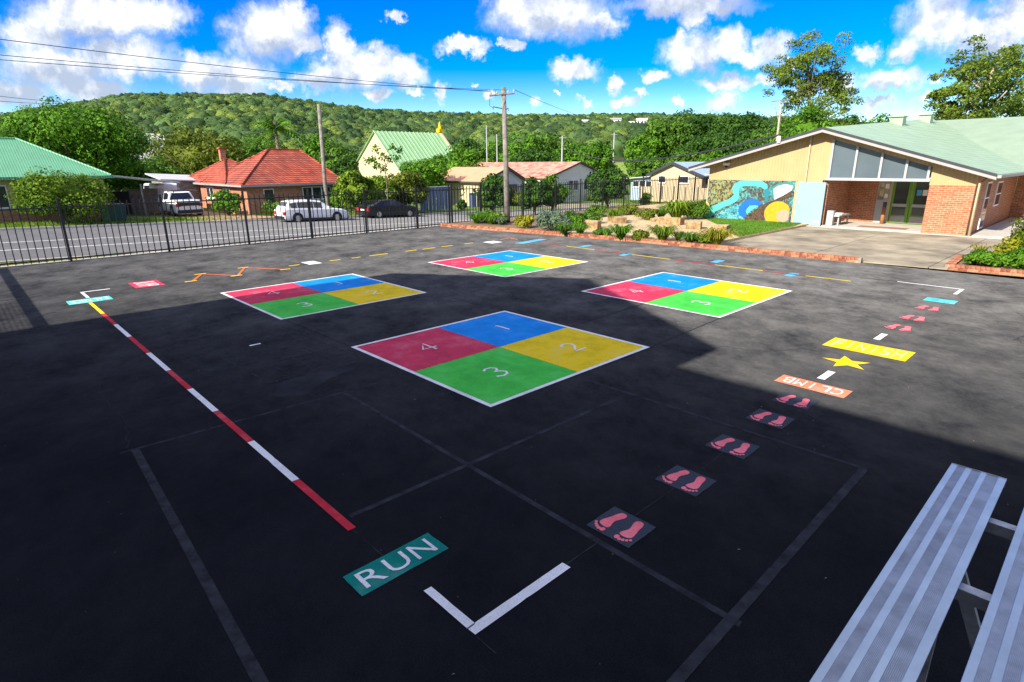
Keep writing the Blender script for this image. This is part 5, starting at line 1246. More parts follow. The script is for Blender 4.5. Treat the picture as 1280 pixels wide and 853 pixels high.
dv = MB(); dv.face([(38, 41.45, LV(40) + .1), (64, 41.45, LV(62) + .1), (62, 47.9, LV(60) + .115), (40, 47.9, LV(42) + .115)])
struct(dv.build('forecourt', M['concrete']))

# ================================================================== trees
T = tree
T('broad bright green tree filling the left behind the green roof', 76, 131, 72, 126, 'bright', hfrac=0.86, nclump=120, nleaf=260, lsize=.16, crad=.25, core=.3)
T('shorter dark tree at the right foot of the broad bright green tree', 140, 190, 74, 50, 'dark', hfrac=0.8)
T('round olive tree behind the carport, left of the red roof', 240, 158, 92, 92, 'olive', hfrac=0.85, nclump=50)
T('dark green tree touching the right side of the round olive tree', 293, 172, 98, 56, 'mid', hfrac=0.85)
T('small pale green tree low behind the carport', 188, 198, 86, 52, 'mid', hfrac=0.85)
T('low dark tree between the carport and the olive tree', 160, 210, 84, 40, 'dark', hfrac=0.9)
T('tall mid green tree behind the ridge of the red roof', 330, 165, 125, 56, 'mid', hfrac=0.85)
T('bright tree right of the palm behind the red roof', 392, 170, 115, 54, 'bright', hfrac=0.85)
T('dark tree beside the leaning timber pole', 418, 182, 105, 52, 'mid', hfrac=0.85)
T('dark tree low at the left corner of the church gable', 432, 200, 84, 34, 'dark', hfrac=0.9)
T('bright leafy tree against the middle of the church roof', 530, 196, 66, 60, 'bright', hfrac=0.88, nclump=40)
T('bright leafy tree at the right end of the church roof', 572, 185, 78, 56, 'bright', hfrac=0.75, nclump=40)
T('dense clipped dark tree above the black car', 505, 215, 52, 52, 'olive', hfrac=0.9)
T('yellow green bush tree in front of the church gable', 470, 218, 50, 44, 'lime', hfrac=0.92)
T('yellow green bush tree behind the leaning pole and white car', 440, 214, 49, 40, 'lime', hfrac=0.92)
T('bright tree left of the far valley clump', 628, 176, 150, 52, 'bright', hfrac=0.85)
for k, (px, yt, w, kd, D, lab) in enumerate(((655, 168, 56, 'bright', 140, 'bright tree at the left of the valley clump'), (690, 166, 58, 'mid', 150, 'tall mid green tree at the centre of the valley clump'), (722, 178, 48, 'bright', 135, 'bright tree at the right of the valley clump'), (600, 184, 40, 'mid', 130, 'mid green tree right of the church spire'), (585, 176, 40, 'dark', 150, 'dark tree directly behind the church spire'), (665, 186, 60, 'dark', 125, 'dark low tree under the valley clump'))):
    T(lab, px, yt, D, w, kd, hfrac=0.9, nclump=40)
T('feathery upright tree left of the playing field', 748, 178, 95, 36, 'bright', hfrac=0.9, nclump=44, core=.5)
T('round dark tree beside the white house', 760, 206, 62, 44, 'dark', hfrac=0.95, nclump=44, nleaf=110, lsize=.17)
T('small leafy tree in front of the white house right of the pole', 690, 218, 54, 30, 'mid', hfrac=0.9)
T('dark tree in front of the white house window', 668, 222, 52, 34, 'dark', hfrac=0.9)
T('dark bushy tree hiding the annex gable', 617, 220, 47, 34, 'dark', hfrac=0.85, lsize=.15)
T('mid green tree left of the cream cottage', 806, 196, 110, 36, 'mid', hfrac=0.9)
T('dark tree directly behind the cream cottage', 862, 192, 120, 50, 'mid', hfrac=0.9)
T('mid green tree right of the cream cottage', 892, 190, 105, 40, 'bright', hfrac=0.9)
for (px, yt, w, kd, D, lab) in ((835, 146, 78, 'mid', 165, 'left tree of the huge fig group'), (878, 137, 96, 'dark', 170, 'tallest central tree of the huge fig group'), (925, 142, 84, 'dark', 165, 'right tree of the huge fig group'), (812, 164, 46, 'bright', 160, 'brighter tree at the left foot of the fig group'), (905, 166, 100, 'dark', 150, 'broad dark tree at the front of the fig group'), (955, 160, 50, 'mid', 150, 'mid green tree at the right foot of the fig group')):
    T(lab, px, yt, D, w, kd, hfrac=0.94, nclump=70, nleaf=170, crad=.27)
T('dark skyline tree right of the tall gum', 1062, 146, 130, 44, 'dark', hfrac=0.9)
T('small skyline tree above the roof vents', 1100, 146, 150, 38, 'mid', hfrac=0.9)
T('low skyline tree between the vents and the right gum', 1140, 152, 120, 46, 'mid', hfrac=0.9)
T('bright green tree right of the big right gum', 1276, 132, 66, 66, 'bright', hfrac=0.9, nclump=44)
T('olive tree left of the big right gum', 1180, 138, 74, 50, 'olive', hfrac=0.9, nclump=44)
T('mid green tree below the big right gum', 1222, 140, 80, 60, 'mid', hfrac=0.9, nclump=44)
T('bright tree low at the foot of the tall gum', 1012, 128, 66, 56, 'bright', hfrac=0.8, nclump=44, core=.5)
T('dark tree behind the foot of the tall gum', 990, 150, 90, 48, 'mid', hfrac=0.9)

def gum(label, px, ptop, D, clumps, trunkpts, kind='gum', lsize=.2, nleaf=210, bark='bark_pale', rtrunk=.3):
    """open eucalypt: foliage clumps given as px, py, radius px around visible limbs"""
    seedn[0] += 1; rng = np.random.default_rng(seedn[0])
    pm = D / FPX * 1.1
    x, y, zt = hitd(px, ptop, D); gz = -0.5
    t = wthing('gum_tree', label, 'tree', x, y, gz, 'tall gum trees behind the school')
    fx, fy = x / D, y / D; rx_, ry_ = fy, -fx      # view direction and screen-right on the ground
    def loc(qx, qy, dep):
        wx, wy, wz = hitd(qx, qy, D); return Vector((wx - x + fx * dep, wy - y + fy * dep, wz - gz))
    Vs, Fs, n0 = [], [], 0
    s = MB(); tp = [loc(qx, qy, 0) for qx, qy in trunkpts]; tp = [Vector((tp[0].x, tp[0].y, -.3))] + tp
    s.tube(tp, [rtrunk * (1 - .75 * k / (len(tp) - 1)) for k in range(len(tp))], 8)
    for (qx, qy, rp) in clumps:
        dep = rng.uniform(-1, 1) * 2.8; c = loc(qx, qy, dep); R_ = rp * pm
        for sub in range(7):
            cc = c + Vector(rng.normal(size=3) * R_ * .6); r2 = R_ * rng.uniform(.4, .7)
            d = unit(rng.normal(size=(nleaf // 2, 3)) + np.array([0, 0, .3]))
            cen = np.array(cc) + d * (r2 * rng.uniform(.4, 1.05, size=(len(d), 1))) * np.array([1.2, 1.2, .7])
            V, F = leaf_quads(cen, unit(d * .6 + rng.normal(size=d.shape) * .6), lsize * rng.uniform(.6, 1.3, size=len(d)), rng, .45)
            Vs.append(V); Fs.append(F + n0); n0 += len(V)
        # limb from the nearest lower trunk point
        best = min(tp[1:], key=lambda q: abs(q.z - (c.z - R_ * 1.6)))
        mid = best.lerp(c, .55) + Vector((0, 0, -R_ * .15))
        s.tube([best, mid, c], [rtrunk * .3, rtrunk * .18, .04], 6)
    s.build('trunk', M[bark], t, conv=lambda p: tuple(Vector(p) + ORG[t.name]), smooth=True)
    add_mesh('crown', np_mesh('crown', np.concatenate(Vs), Fs, L_[kind]), t); return t
gum('tall slender gum tree rising left of the school roof apex', 1013, 50, 72, [(1010, 58, 15), (1026, 62, 12), (1000, 70, 14), (1020, 76, 15), (985, 84, 12), (974, 92, 10), (1040, 84, 12), (1052, 95, 10), (1034, 98, 14), (998, 92, 13), (1010, 104, 14), (984, 102, 9), (1048, 110, 10), (1026, 114, 13), (1002, 120, 13), (1044, 126, 11), (990, 124, 10), (1020, 134, 14), (1036, 142, 13), (1000, 140, 13), (1054, 124, 9)],
    [(1012, 165), (1012, 140), (1011, 118), (1010, 95), (1012, 72)], 'gum', lsize=.14, bark='bark', rtrunk=.28)
gum('big spreading gum tree with pale trunk above the school wing', 1232, 68, 62, [(1232, 74, 14), (1252, 74, 13), (1214, 80, 13), (1262, 86, 12), (1240, 90, 15), (1204, 90, 10), (1222, 96, 12), (1272, 96, 12), (1190, 108, 12), (1200, 114, 9), (1176, 124, 9), (1186, 132, 10), (1270, 112, 13), (1256, 118, 12), (1240, 124, 12), (1214, 124, 12), (1276, 130, 12), (1204, 140, 13), (1250, 138, 13), (1180, 142, 9), (1222, 142, 11)],
    [(1226, 165), (1229, 140), (1234, 118), (1239, 98), (1242, 82)], 'gum', lsize=.13, rtrunk=.32)
# palm behind the red roof
x, y, zt = hitd(343, 152, 88); gz = hz_near(x, y)
t = wthing('palm_tree', 'palm tree with drooping fronds behind the red tiled roof', 'tree', x, y, gz)
MB().tube([(x, y, gz), (x + .1, y, (gz + zt) / 2), (x, y, zt)], [.3, .24, .2], 8).build('trunk', M['bark'], t, conv=ident, smooth=True)
rng = np.random.default_rng(3); V = []; F = []
for k in range(30):
    an = rng.uniform(0, 6.283); el = rng.uniform(-.35, 1.35); Lf = rng.uniform(3.2, 4.6)
    dx, dy = math.cos(an), math.sin(an); prev_ = None
    for j in range(12):
        u = j / 11; r_ = Lf * u * math.cos(el) ; z_ = Lf * (u * math.sin(el) - u * u * (.35 + .25 * math.cos(el)))
        c = np.array([dx * r_, dy * r_, z_])
        if j:
            for sd in (-1, 1):
                q = np.array([-dy * sd, dx * sd, -.55]) * .9 * (1 - .6 * abs(u - .45)); tdir = np.array([dx, dy, .1]) * .12
                i0 = len(V); V += [c - tdir, c + tdir, c + q + np.array([dx, dy, 0]) * .5]; F.append((i0, i0 + 1, i0 + 2))
me = np_mesh('frond', np.array(V), [np.array(F)], L_['bright']); add_mesh('crown', me, t, (0, 0, zt - gz - 1.0))

# sapling with few leaves before the church gable
x, y, zt = hitd(480, 184, 47); gz = -1.0
t = wthing('sapling', 'thin open sapling in front of the church gable', 'tree', x, y, gz)
s = MB(); s.tube([(x, y, gz), (x, y, zt - .3)], [.05, .02], 6); Vs, Fs, n0 = [], [], 0; rng = np.random.default_rng(9)
for (qx, qy) in ((470, 186), (490, 184), (500, 188), (466, 200), (478, 196), (486, 200), (470, 208), (496, 198), (459, 202), (480, 212)):
    wx, wy, wz = hitd(qx, qy, 47); s.tube([(x, y, wz - .5), (wx, wy, wz)], [.02, .008], 5)
    d = unit(rng.normal(size=(46, 3))); cen = np.array([wx - x, wy - y, wz - gz]) + d * rng.uniform(.1, .36, size=(46, 1))
    Vq, Fq = leaf_quads(cen, unit(rng.normal(size=d.shape)), np.full(46, .11), rng); Vs.append(Vq); Fs.append(Fq + n0); n0 += len(Vq)
s.build('trunk', M['bark'], t, conv=ident); add_mesh('crown', np_mesh('crown', np.concatenate(Vs), Fs, L_['bright']), t)

# shrubs across the road
def shr(label, px, ytop, b, wpx, kind, zb=None, **kw):
    q = hitb(px, ytop, b); w = C(q); D = math.hypot(w[0], w[1]); pm = D / FPX * 1.1
    z = LV(q[0]) + .08 if zb is None else zb
    return shrub(label, w[0], w[1], z, wpx * pm / 2, wpx * pm / 2 * .9, max(.5, q[2] - z), kind, group='shrubs across the road', **kw)
shr('large golden green bush in front of the weatherboard cottage', 68, 214, 43.6, 86, 'golden2', zb=-.1, nclump=60, nleaf=190, lsize=.085, crad=.3)
shr('round clipped green bush at the corner of the red brick house', 281, 237, 45.6, 34, 'bright', nclump=36, nleaf=100, lsize=.09, crad=.3)
shr('low green hedge under the brick house window', 345, 248, 46.3, 34, 'mid')
shr('dark green bush below the brick house right window', 420, 236, 46.3, 30, 'mid')
shr('tall green bush right of the white car', 447, 240, 43.2, 36, 'lime')
shr('green hedge behind the black car', 470, 236, 44.5, 40, 'lime')
shr('dark clipped hedge left of the sheet fence', 505, 228, 44.8, 46, 'dark')
shr('dark low shrub by the sheet gate', 577, 250, 44.6, 12, 'dark')
shr('dark shrub under the annex gable', 612, 243, 46.8, 26, 'dark')
shr('pale green shrub right of the annex gable', 652, 238, 47.2, 26, 'olive')
shr('small green shrub with orange blooms in front of the white house', 665, 248, 46, 20, 'lime')
shr('green shrub below the white house windows', 700, 228, 50.8, 34, 'mid')
shr('low shrub at the right corner of the white house', 745, 240, 51, 26, 'lime')
shr('slender shrub on the lawn by the cream cottage', 807, 238, 36.5, 12, 'bright')

# grass blades: verge across the road and garden lawns
def blades(name, label, poly, n, h, kind, seed):
    rng = np.random.default_rng(seed); P = []
    A_ = np.array([(q[0], q[1]) for q in poly]); lo, hi = A_[:, :2].min(0), A_[:, :2].max(0)
    while len(P) < n:
        q = rng.uniform(lo, hi); c = False; j = len(poly) - 1
        for i in range(len(poly)):
            if (poly[i][1] > q[1]) != (poly[j][1] > q[1]) and q[0] < (poly[j][0] - poly[i][0]) * (q[1] - poly[i][1]) / (poly[j][1] - poly[i][1]) + poly[i][0]: c = not c
            j = i
        if c: P.append(q)
    V = []; F = []
    zf = poly[0][2]
    for q in P:
        z = zf(q[0], q[1]) if callable(zf) else zf
        an = rng.uniform(0, 6.28); hh = h * rng.uniform(.5, 1.3); w = .012 + h * .06
        bx = C((q[0], q[1], z)); dx, dy = math.cos(an) * w, math.sin(an) * w; lx, ly = rng.uniform(-.5, .5, 2) * hh
        i = len(V); V += [(bx[0] - dx, bx[1] - dy, z - .01), (bx[0] + dx, bx[1] + dy, z - .01), (bx[0] + lx, bx[1] + ly, z + hh)]; F.append((i, i + 1, i + 2))
    o = bpy.data.objects.new(name, np_mesh(name, np.array(V), [np.array(F)], L_[kind])); link(o); stuff(o); o['label'] = label; o['category'] = 'grass'; return o
vz_ = lambda a, b: tz(a, b)
blades('grass', 'green lawn triangle in front of the mural', [(23.4, 11.0, .13), (28.9, 11.05, .13), (30.6, 11.3, .13), (30.2, 16.4, .13), (27.3, 14.0, .13), (25.0, 12.4, .13)], 9000, .05, 'bright', 1)
blades('grass', 'grass behind the garden beside the mural wall', [(30.8, 16.8, .13), (45, 16.8, .13), (45, 24, .13), (35, 22.5, .13), (31, 19, .13)], 9000, .12, 'mid', 2)
blades('grass', 'bright grass verge in front of the cottages', [(-6, 41.45, vz_), (30, 41.45, vz_), (30, 46, vz_), (-6, 45.8, vz_)], 16000, .12, 'lime', 3)
blades('grass', 'dry grass strip at the foot of the road fence', [(-3, 24.9, vz_), (40, 24.9, vz_), (40, 26.2, vz_), (-3, 26.2, vz_)], 12000, .07, 'golden', 4)
blades('grass', 'lawn around the white house and cream cottage', [(62, 41.5, vz_), (95, 41.5, vz_), (95, 47, vz_), (62, 47, vz_)], 7000, .2, 'lime', 5)

# ================================================================== garden edging of bricks
def brick_run(t, path, h_course=0.082, cap=True, thick=0.24, seed=1):
    """stretcher course with a header course on top following path [(a,b),...]"""
    rng = random.Random(seed)
    seg = []; tot = 0
    for (p, q) in zip(path, path[1:]):
        L = math.hypot(q[0] - p[0], q[1] - p[1]); seg.append((p, q, L, tot)); tot += L
    def at(d):
        for p, q, L, s0 in seg:
            if d <= s0 + L + 1e-6:
                u = (d - s0) / L; return (p[0] + (q[0] - p[0]) * u, p[1] + (q[1] - p[1]) * u), ((q[0] - p[0]) / L, (q[1] - p[1]) / L)
        p, q, L, s0 = seg[-1]; return q, ((q[0] - p[0]) / L, (q[1] - p[1]) / L)
    o0 = ORG[t.name]
    def unitbrick(lx, ly, lz):
        s = MB(); b = .006
        s.v = [(x, y, z) for z, i in ((-lz / 2, b), (-lz / 2 + b, 0), (lz / 2 - b, 0), (lz / 2, b)) for x, y in ((-lx / 2 + i, -ly / 2 + i), (lx / 2 - i, -ly / 2 + i), (lx / 2 - i, ly / 2 - i), (-lx / 2 + i, ly / 2 - i))]
        s.f = [(3, 2, 1, 0), (12, 13, 14, 15)] + [(r * 4 + k, r * 4 + (k + 1) % 4, (r + 1) * 4 + (k + 1) % 4, (r + 1) * 4 + k) for r in range(3) for k in range(4)]
        return s
    meshes = {}
    for nm, dims in (('st', (.228, .108, .076)), ('hd', (.104, .232, .078))):
        for mk in ('brick', 'brick2', 'brick3'): meshes[nm, mk] = unitbrick(*dims).mesh('brick', M[mk], Vector((0, 0, 0)), conv=lambda p: p)
    def put(kind, d, z, side):
        (a, b), (da, db) = at(d)
        na, nb_ = db, -da
        if na > 0: na, nb_ = -na, -nb_        # towards the court (-a)
        a += na * side; b += nb_ * side
        mk = rng.choice(('brick', 'brick', 'brick2', 'brick3', 'brick3'))
        o = bpy.data.objects.new('brick', meshes[kind, mk]); link(o, t)
        w = Vector(C((a, b, z))); o.location = w - o0
        wd = Vector(C((a + da, b + db, z))) - w
        o.rotation_euler = (rng.uniform(-.02, .02), rng.uniform(-.02, .02), math.atan2(wd.y, wd.x) + rng.uniform(-.02, .02))
    k = .12
    while k < tot - .1: put('st', k, .045, .06); k += .239
    k = .12 + .12
    k = .06
    while k < tot - .05: put('hd', k, .045 + .082 + rng.uniform(-.003, .003), 0); k += .1155
    # mortar bed inside
    s = MB()
    for p, q, L, s0 in seg:
        da, db = (q[0] - p[0]) / L, (q[1] - p[1]) / L; nx, ny = -db * .104, da * .104
        s.prism([(p[0] + nx, p[1] + ny, -.03), (q[0] + nx, q[1] + ny, -.03), (q[0] - nx, q[1] - ny, -.03), (p[0] - nx, p[1] - ny, -.03)], (0, 0, .188))
    s.build('mortar', M['mortar'], t)
t = thing('brick_edging', 'long low red brick edging between the asphalt and the garden', 'brick edging', (19.9, 13.5, 0))
brick_run(t, [(18.3, 24.5), (18.3, 23.5), (19.05, 20.0), (19.97, 13.5), (20.42, 7.4), (20.58, 5.62)], seed=2)
t = thing('brick_edging', 'short red brick edging around the flower bed at the right', 'brick edging', (21.1, 2.5, 0))
brick_run(t, [(23.4, 3.55), (20.98, 3.42), (21.15, 1.7), (21.4, -0.6)], seed=3)
s = MB(); s.face([(21.05, 3.35, .1), (23.5, 3.45, .1), (24.6, 2.4, .1), (25, -3, .1), (21.6, -3, .1), (21.25, 1.7, .1)]); struct(s.build('flower_bed_soil', M['mulch']))

# sandstone seating blocks
def block(label, ca, cb, z, la, lb, h, rot, m='sandstone'):
    t = thing('sandstone_block', label, 'stone block', (ca, cb, z), 'sandstone seating blocks in the garden')
    la *= .85; lb *= .85; h *= .85
    rng = random.Random(int(ca * 100)); c, s_ = math.cos(rot), math.sin(rot)
    cvb = lambda p: C((ca + c * p[0] - s_ * p[1], cb + s_ * p[0] + c * p[1], z + p[2]))
    j = lambda: rng.uniform(-.025, .025)
    b = MB()
    P = [(sx_ * la / 2 + j(), sy_ * lb / 2 + j(), zz_ + j()) for zz_ in (0, h) for sx_, sy_ in ((-1, -1), (1, -1), (1, 1), (-1, 1))]
    b.v = P; b.f = [(3, 2, 1, 0), (0, 1, 5, 4), (1, 2, 6, 5), (2, 3, 7, 6), (3, 0, 4, 7)]
    o = b.build('split_face', M['sandstone2'], t, conv=cvb); 
    tp = MB(); tp.v = [(p[0] * 1.005, p[1] * 1.005, p[2] - .03) for p in P[4:]] + [(p[0] * .985, p[1] * .985, p[2] + .004) for p in P[4:]]
    tp.f = [(4, 5, 6, 7), (0, 1, 5, 4), (1, 2, 6, 5), (2, 3, 7, 6), (3, 0, 4, 7)]
    tp.build('sawn_top', M['sandstone'], t, conv=cvb); return t
block('long pale sandstone block lying nearest the strappy plants at the left', 22.0, 17.9, .1, .55, 1.5, .42, .25)
block('sandstone block second from the left with a rough golden front', 24.9, 18.3, .1, .6, 1.35, .4, -.5)
block('sandstone block third from the left in front of the yucca', 26.0, 15.85, .1, .6, 1.5, .42, .05)
block('sandstone block just left of the mural corner', 25.0, 14.0, .1, .9, .75, .4, .4)
block('low sandstone block at the foot of the mural', 25.6, 12.9, .1, .55, .7, .26, .1)
block('flat sandstone slab half hidden behind the second block', 26.8, 17.2, .1, .7, .6, .2, .8)

# strappy plants and shrubs of the garden
def gpt(px, py, z=.15):
    d = px_dir(px, py); tt = (z - EYE) / d.z; return (d.x * tt, d.y * tt)
def gt(label, px, py, r, h, kind, n=80, **kw):
    x, y = gpt(px, py); return tuft(label, x, y, .1, r * 1.6, h * 1.05, kind, int(n * 2.2), **kw)
gt('bright green strappy plant at the garden corner left of the power pole', 596, 279, .45, .5, 'bright', 110)
gt('bright green strappy plant touching the foot of the power pole', 614, 280, .45, .5, 'bright', 110)
gt('grey green agave like plant right against the power pole', 625, 281, .3, .4, 'silver', 40, width=.03)
gt('dark green strappy plant in front of the silver bush', 705, 292, .4, .45, 'mid', 90)
gt('strappy plant between the silver bush and the long block', 725, 292, .42, .45, 'bright', 90)
gt('green strappy plant in front of the second block', 776, 297, .55, .5, 'bright', 130)
gt('yellow green strappy plant at the middle of the edging', 828, 300, .55, .55, 'lime', 140)
gt('short green strappy plant right of the middle of the edging', 862, 303, .45, .4, 'mid', 100)
gt('yellow green strappy plant in front of the mural corner', 896, 304, .6, .55, 'golden', 140)
gt('reddish low plant between the last strappy plants', 848, 300, .3, .35, 'olive', 60)
gt('yellow green strappy plant behind the second block', 768, 277, .5, .65, 'lime', 110)
gt('green yucca with stiff spiky leaves behind the third block', 845, 274, .8, .95, 'lime', 70, width=.04, name='yucca', group=None)
gt('stiff spiky plant left of the yucca', 826, 273, .45, .5, 'mid', 80)
def gs(label, px, py, rx, h, kind, **kw):
    x, y = gpt(px, py); return shrub(label, x, y, .1, rx * 1.2, rx * 1.1, h * 1.2, kind, name='garden_shrub', group='garden shrubs', lsize=.05, **kw)
gs('golden rounded shrub right of the power pole', 657, 284, .45, .55, 'golden', nleaf=90)
gs('silver grey green shrub right of the golden shrub', 688, 287, .62, .75, 'silver', nleaf=110, nclump=32)
gs('dark green shrub behind the silver shrub', 716, 280, .5, .6, 'dark', nleaf=80)
gs('second dark green shrub left of the long block', 738, 279, .5, .45, 'mid', nleaf=80)
gs('olive shrub left of the yucca', 808, 274, .5, .5, 'olive', nleaf=80)
gs('green hedge right of the yucca beside the mural', 868, 273, .7, .75, 'mid', nleaf=110, nclump=30)
gs('second green hedge shrub tucked against the mural corner', 884, 270, .7, .8, 'mid', nleaf=100, nclump=30)
gs('low olive shrub below the fence behind the blocks', 785, 268, .6, .5, 'olive', nleaf=80)
gs('low dry green shrub below the fence left of the yucca', 745, 270, .6, .5, 'mid', nleaf=80)
gs('bright green leafy shrub between the corner post and the power pole', 605, 277, .5, .5, 'bright', nleaf=90)
gs('low bright shrub just left of the power pole', 622, 279, .45, .45, 'lime', nleaf=90)
gs('small silver green shrub right of the silver shrub', 703, 288, .42, .5, 'silver', nleaf=90)
gs('bright green shrub beside the long sandstone block', 722, 284, .42, .45, 'bright', nleaf=90)
gs('low green groundcover at the brick edging below the second block', 752, 294, .35, .25, 'mid', nleaf=80)
gs('low green groundcover at the brick edging left of the golden strappy plant', 878, 303, .35, .28, 'lime', nleaf=80)
gs('dry brown green shrub between the middle strappy plants', 800, 298, .32, .28, 'olive', nleaf=80)
def rb(label, a, b, rx, h, kind, **kw):
    w = C((a, b, .1)); return shrub(label, w[0], w[1], .1, rx, rx, h, kind, name='flower_bed_shrub', group='flower bed shrubs', lsize=.05, **kw)
rb('low leafy green plant at the front left of the flower bed', 21.75, 2.75, .5, .42, 'bright', nleaf=120)
rb('low leafy green plant at the front right of the flower bed', 21.95, 1.9, .6, .5, 'bright', nleaf=140)
rb('low leafy green plant at the right edge of the flower bed', 22.1, 1.0, .6, .5, 'lime', nleaf=140)
rb('orange flowering shrub behind the low green plants', 22.7, 2.3, .5, .75, 'golden', nleaf=120)
rb('taller orange tipped shrub at the right of the flower bed', 23.5, 1.75, .7, 1.5, 'olive', nleaf=140, nclump=34)
rb('tall dark leafy shrub at the right edge of the flower bed', 24.0, 0.9, .8, 1.7, 'mid', nleaf=140, nclump=34)
w = C((22.5, 1.75, .1)); tuft('spiky lime strap leaved plant in the flower bed', w[0], w[1], .1, .75, .95, 'lime', 90, group=None, width=.025)
w = C((22.9, 3.05, .1)); tuft('thin leaved grassy plant at the back of the flower bed', w[0], w[1], .1, .4, .5, 'golden', 60, group=None, width=.012)
fl_m = mat('orange_blossom', (0.7, 0.3, 0.02), rough=.7, var=.3, scale=20)

# porch bench, bollard and bits
t = thing('porch_bench', 'grey metal bench standing in the porch beside the store door', 'bench', (A + 1.0, 9.9, .075))
MB().box(A + .35, A + 1.9, 9.75, 10.2, .5, .56).build('seat', M['grey_frame'], t)
for aa in (A + .45, A + 1.75):
    MB().box(aa, aa + .06, 9.78, 9.84, .076, .499).build('leg', M['grey_frame'], t); MB().box(aa, aa + .06, 10.1, 10.16, .076, .499).build('leg', M['grey_frame'], t)
tag(bevel(MB().box(A + .25, A + .5, 10.0, 10.3, .076, .78).build('grey_bin', M['grey_frame'], None, at=(A + .4, 10.1, .076)), .02), 'small grey box bin at the left of the porch opening', 'bin').location = Vector((0, 0, 0)) + Vector(C((A + .4, 10.1, .076)))
s = MB(); s.prism([(A + .5, 9.7, .562), (A + .9, 9.72, .562), (A + .92, 10.1, .562), (A + .52, 10.05, .562)], (0, 0, .1)); tag(bevel(s.build('folded_cloth', M['white'], None, at=(A + .7, 9.9, .56)), .03), 'crumpled white cloth lying on the porch bench', 'cloth')
t = thing('timber_bollard', 'short timber bollard standing in the porch before the notice panel', 'bollard', (PD - .5, 8.55, .075))
MB().tube([(PD - .5, 8.55, .076), (PD - .5, 8.55, .9)], .09, 12).build('post', mat('bollard_timber', (0.36, 0.16, 0.06), rough=.7), t, smooth=True)
MB().tube([(PD - .5, 8.55, .9), (PD - .5, 8.55, 1.12)], .085, 12).build('dark_top', M['darktrim'], t, smooth=True)
t = thing('doormat', 'rust coloured patterned mat on the porch floor', 'mat', (A + .9, 7.9, .08))
MB().box(A + .5, A + 1.2, 7.0, 9.0, .078, .088).build('mat_base', mat('mat_pattern', (0.5, 0.42, 0.34), var=.5, scale=6, col2=(0.35, 0.12, 0.06)), t)

# ================================================================== painted markings on the asphalt
ZO, ZM, ZT = 0.004, 0.008, 0.012
def sheet(name, pts, m, parent=None, z=ZM, at=None):
    rng = random.Random(len(bpy.data.objects)); P = []; ca = sum(p[0] for p in pts) / len(pts); cb = sum(p[1] for p in pts) / len(pts)
    for (p, q) in zip(pts, list(pts[1:]) + [pts[0]]):
        L = math.hypot(q[0] - p[0], q[1] - p[1]); n = max(1, min(60, int(L / .06)))
        for k in range(n):
            u = k / n; a, b = p[0] + (q[0] - p[0]) * u, p[1] + (q[1] - p[1]) * u; d = math.hypot(ca - a, cb - b) or 1; j = rng.random() ** 2 * (.006 if len(pts) < 12 else .0)
            P.append((a + (ca - a) / d * j, b + (cb - b) / d * j, z))
    return MB().face(P).build(name, m, parent, at=at)
def rect(a0, a1, b0, b1): return [(a0, b0), (a1, b0), (a1, b1), (a0, b1)]
def line(p, q, w):
    da, db = q[0] - p[0], q[1] - p[1]; L = math.hypot(da, db); na, nb_ = -db / L * w / 2, da / L * w / 2
    return [(p[0] + na, p[1] + nb_), (p[0] - na, p[1] - nb_), (q[0] - na, q[1] - nb_), (q[0] + na, q[1] + nb_)]
DIG = {'1': [[(-.12, .3), (0, .5), (0, -.5)]], '2': [[(-.3, .25), (-.22, .43), (0, .5), (.22, .42), (.28, .22), (.18, .02), (-.1, -.25), (-.32, -.47), (.34, -.47)]],
       '3': [[(-.28, .35), (-.1, .49), (.14, .46), (.26, .28), (.16, .1), (-.04, .03), (.18, -.04), (.3, -.22), (.2, -.42), (-.06, -.5), (-.3, -.38)]], '4': [[(.12, -.5), (.12, .5), (-.34, -.18), (.34, -.18)]]}
def digit(ch, ca, cb, size, parent, w=.042):
    s = MB()
    for st in DIG[ch]:
        n = len(st); Lf = []; Rt = []
        for i, (x, y) in enumerate(st):
            p, q = st[max(0, i - 1)], st[min(n - 1, i + 1)]; dx, dy = q[0] - p[0], q[1] - p[1]; L = math.hypot(dx, dy) or 1
            nx, ny = -dy / L * w / size, dx / L * w / size
            Lf.append((x + nx / 2, y + ny / 2)); Rt.append((x - nx / 2, y - ny / 2))
        for i in range(n - 1): s.face([(ca + size * u, cb + size * v, ZT) for u, v in (Lf[i], Rt[i], Rt[i + 1], Lf[i + 1])])
    return s.build('numeral', M['p_white'], parent)
for (ca, cb, lab) in ((6.54, 7.21, 'nearest four square court, wholly in shade'), (6.44, 13.68, 'four square court at the left, half in shade'), (12.91, 13.77, 'farthest four square court, nearly all in sun'), (12.97, 7.32, 'four square court at the right, mostly in sun')):
    t = thing('four_square_court', 'painted ' + lab, 'court marking', (ca, cb, ZM), 'four square courts painted on the asphalt')
    h = 1.84 - .05
    for ch, m, (sa, sb) in (('1', 'p_blue', (1, 1)), ('2', 'p_yellow', (1, -1)), ('3', 'p_green', (-1, -1)), ('4', 'p_red', (-1, 1))):
        a0, a1 = sorted((ca, ca + sa * h)); b0, b1 = sorted((cb, cb + sb * h))
        sheet('colour_panel', rect(a0, a1, b0, b1), M[m], t)
        digit(ch, ca + sa * .9, cb + sb * .9, .42, t)
    for pts in (rect(ca - h - .07, ca + h + .07, cb + h, cb + h + .07), rect(ca - h - .07, ca + h + .07, cb - h - .07, cb - h), rect(ca - h - .07, ca - h, cb - h, cb + h), rect(ca + h, ca + h + .07, cb - h, cb + h)):
        sheet('border_line', pts, M['p_white'], t)

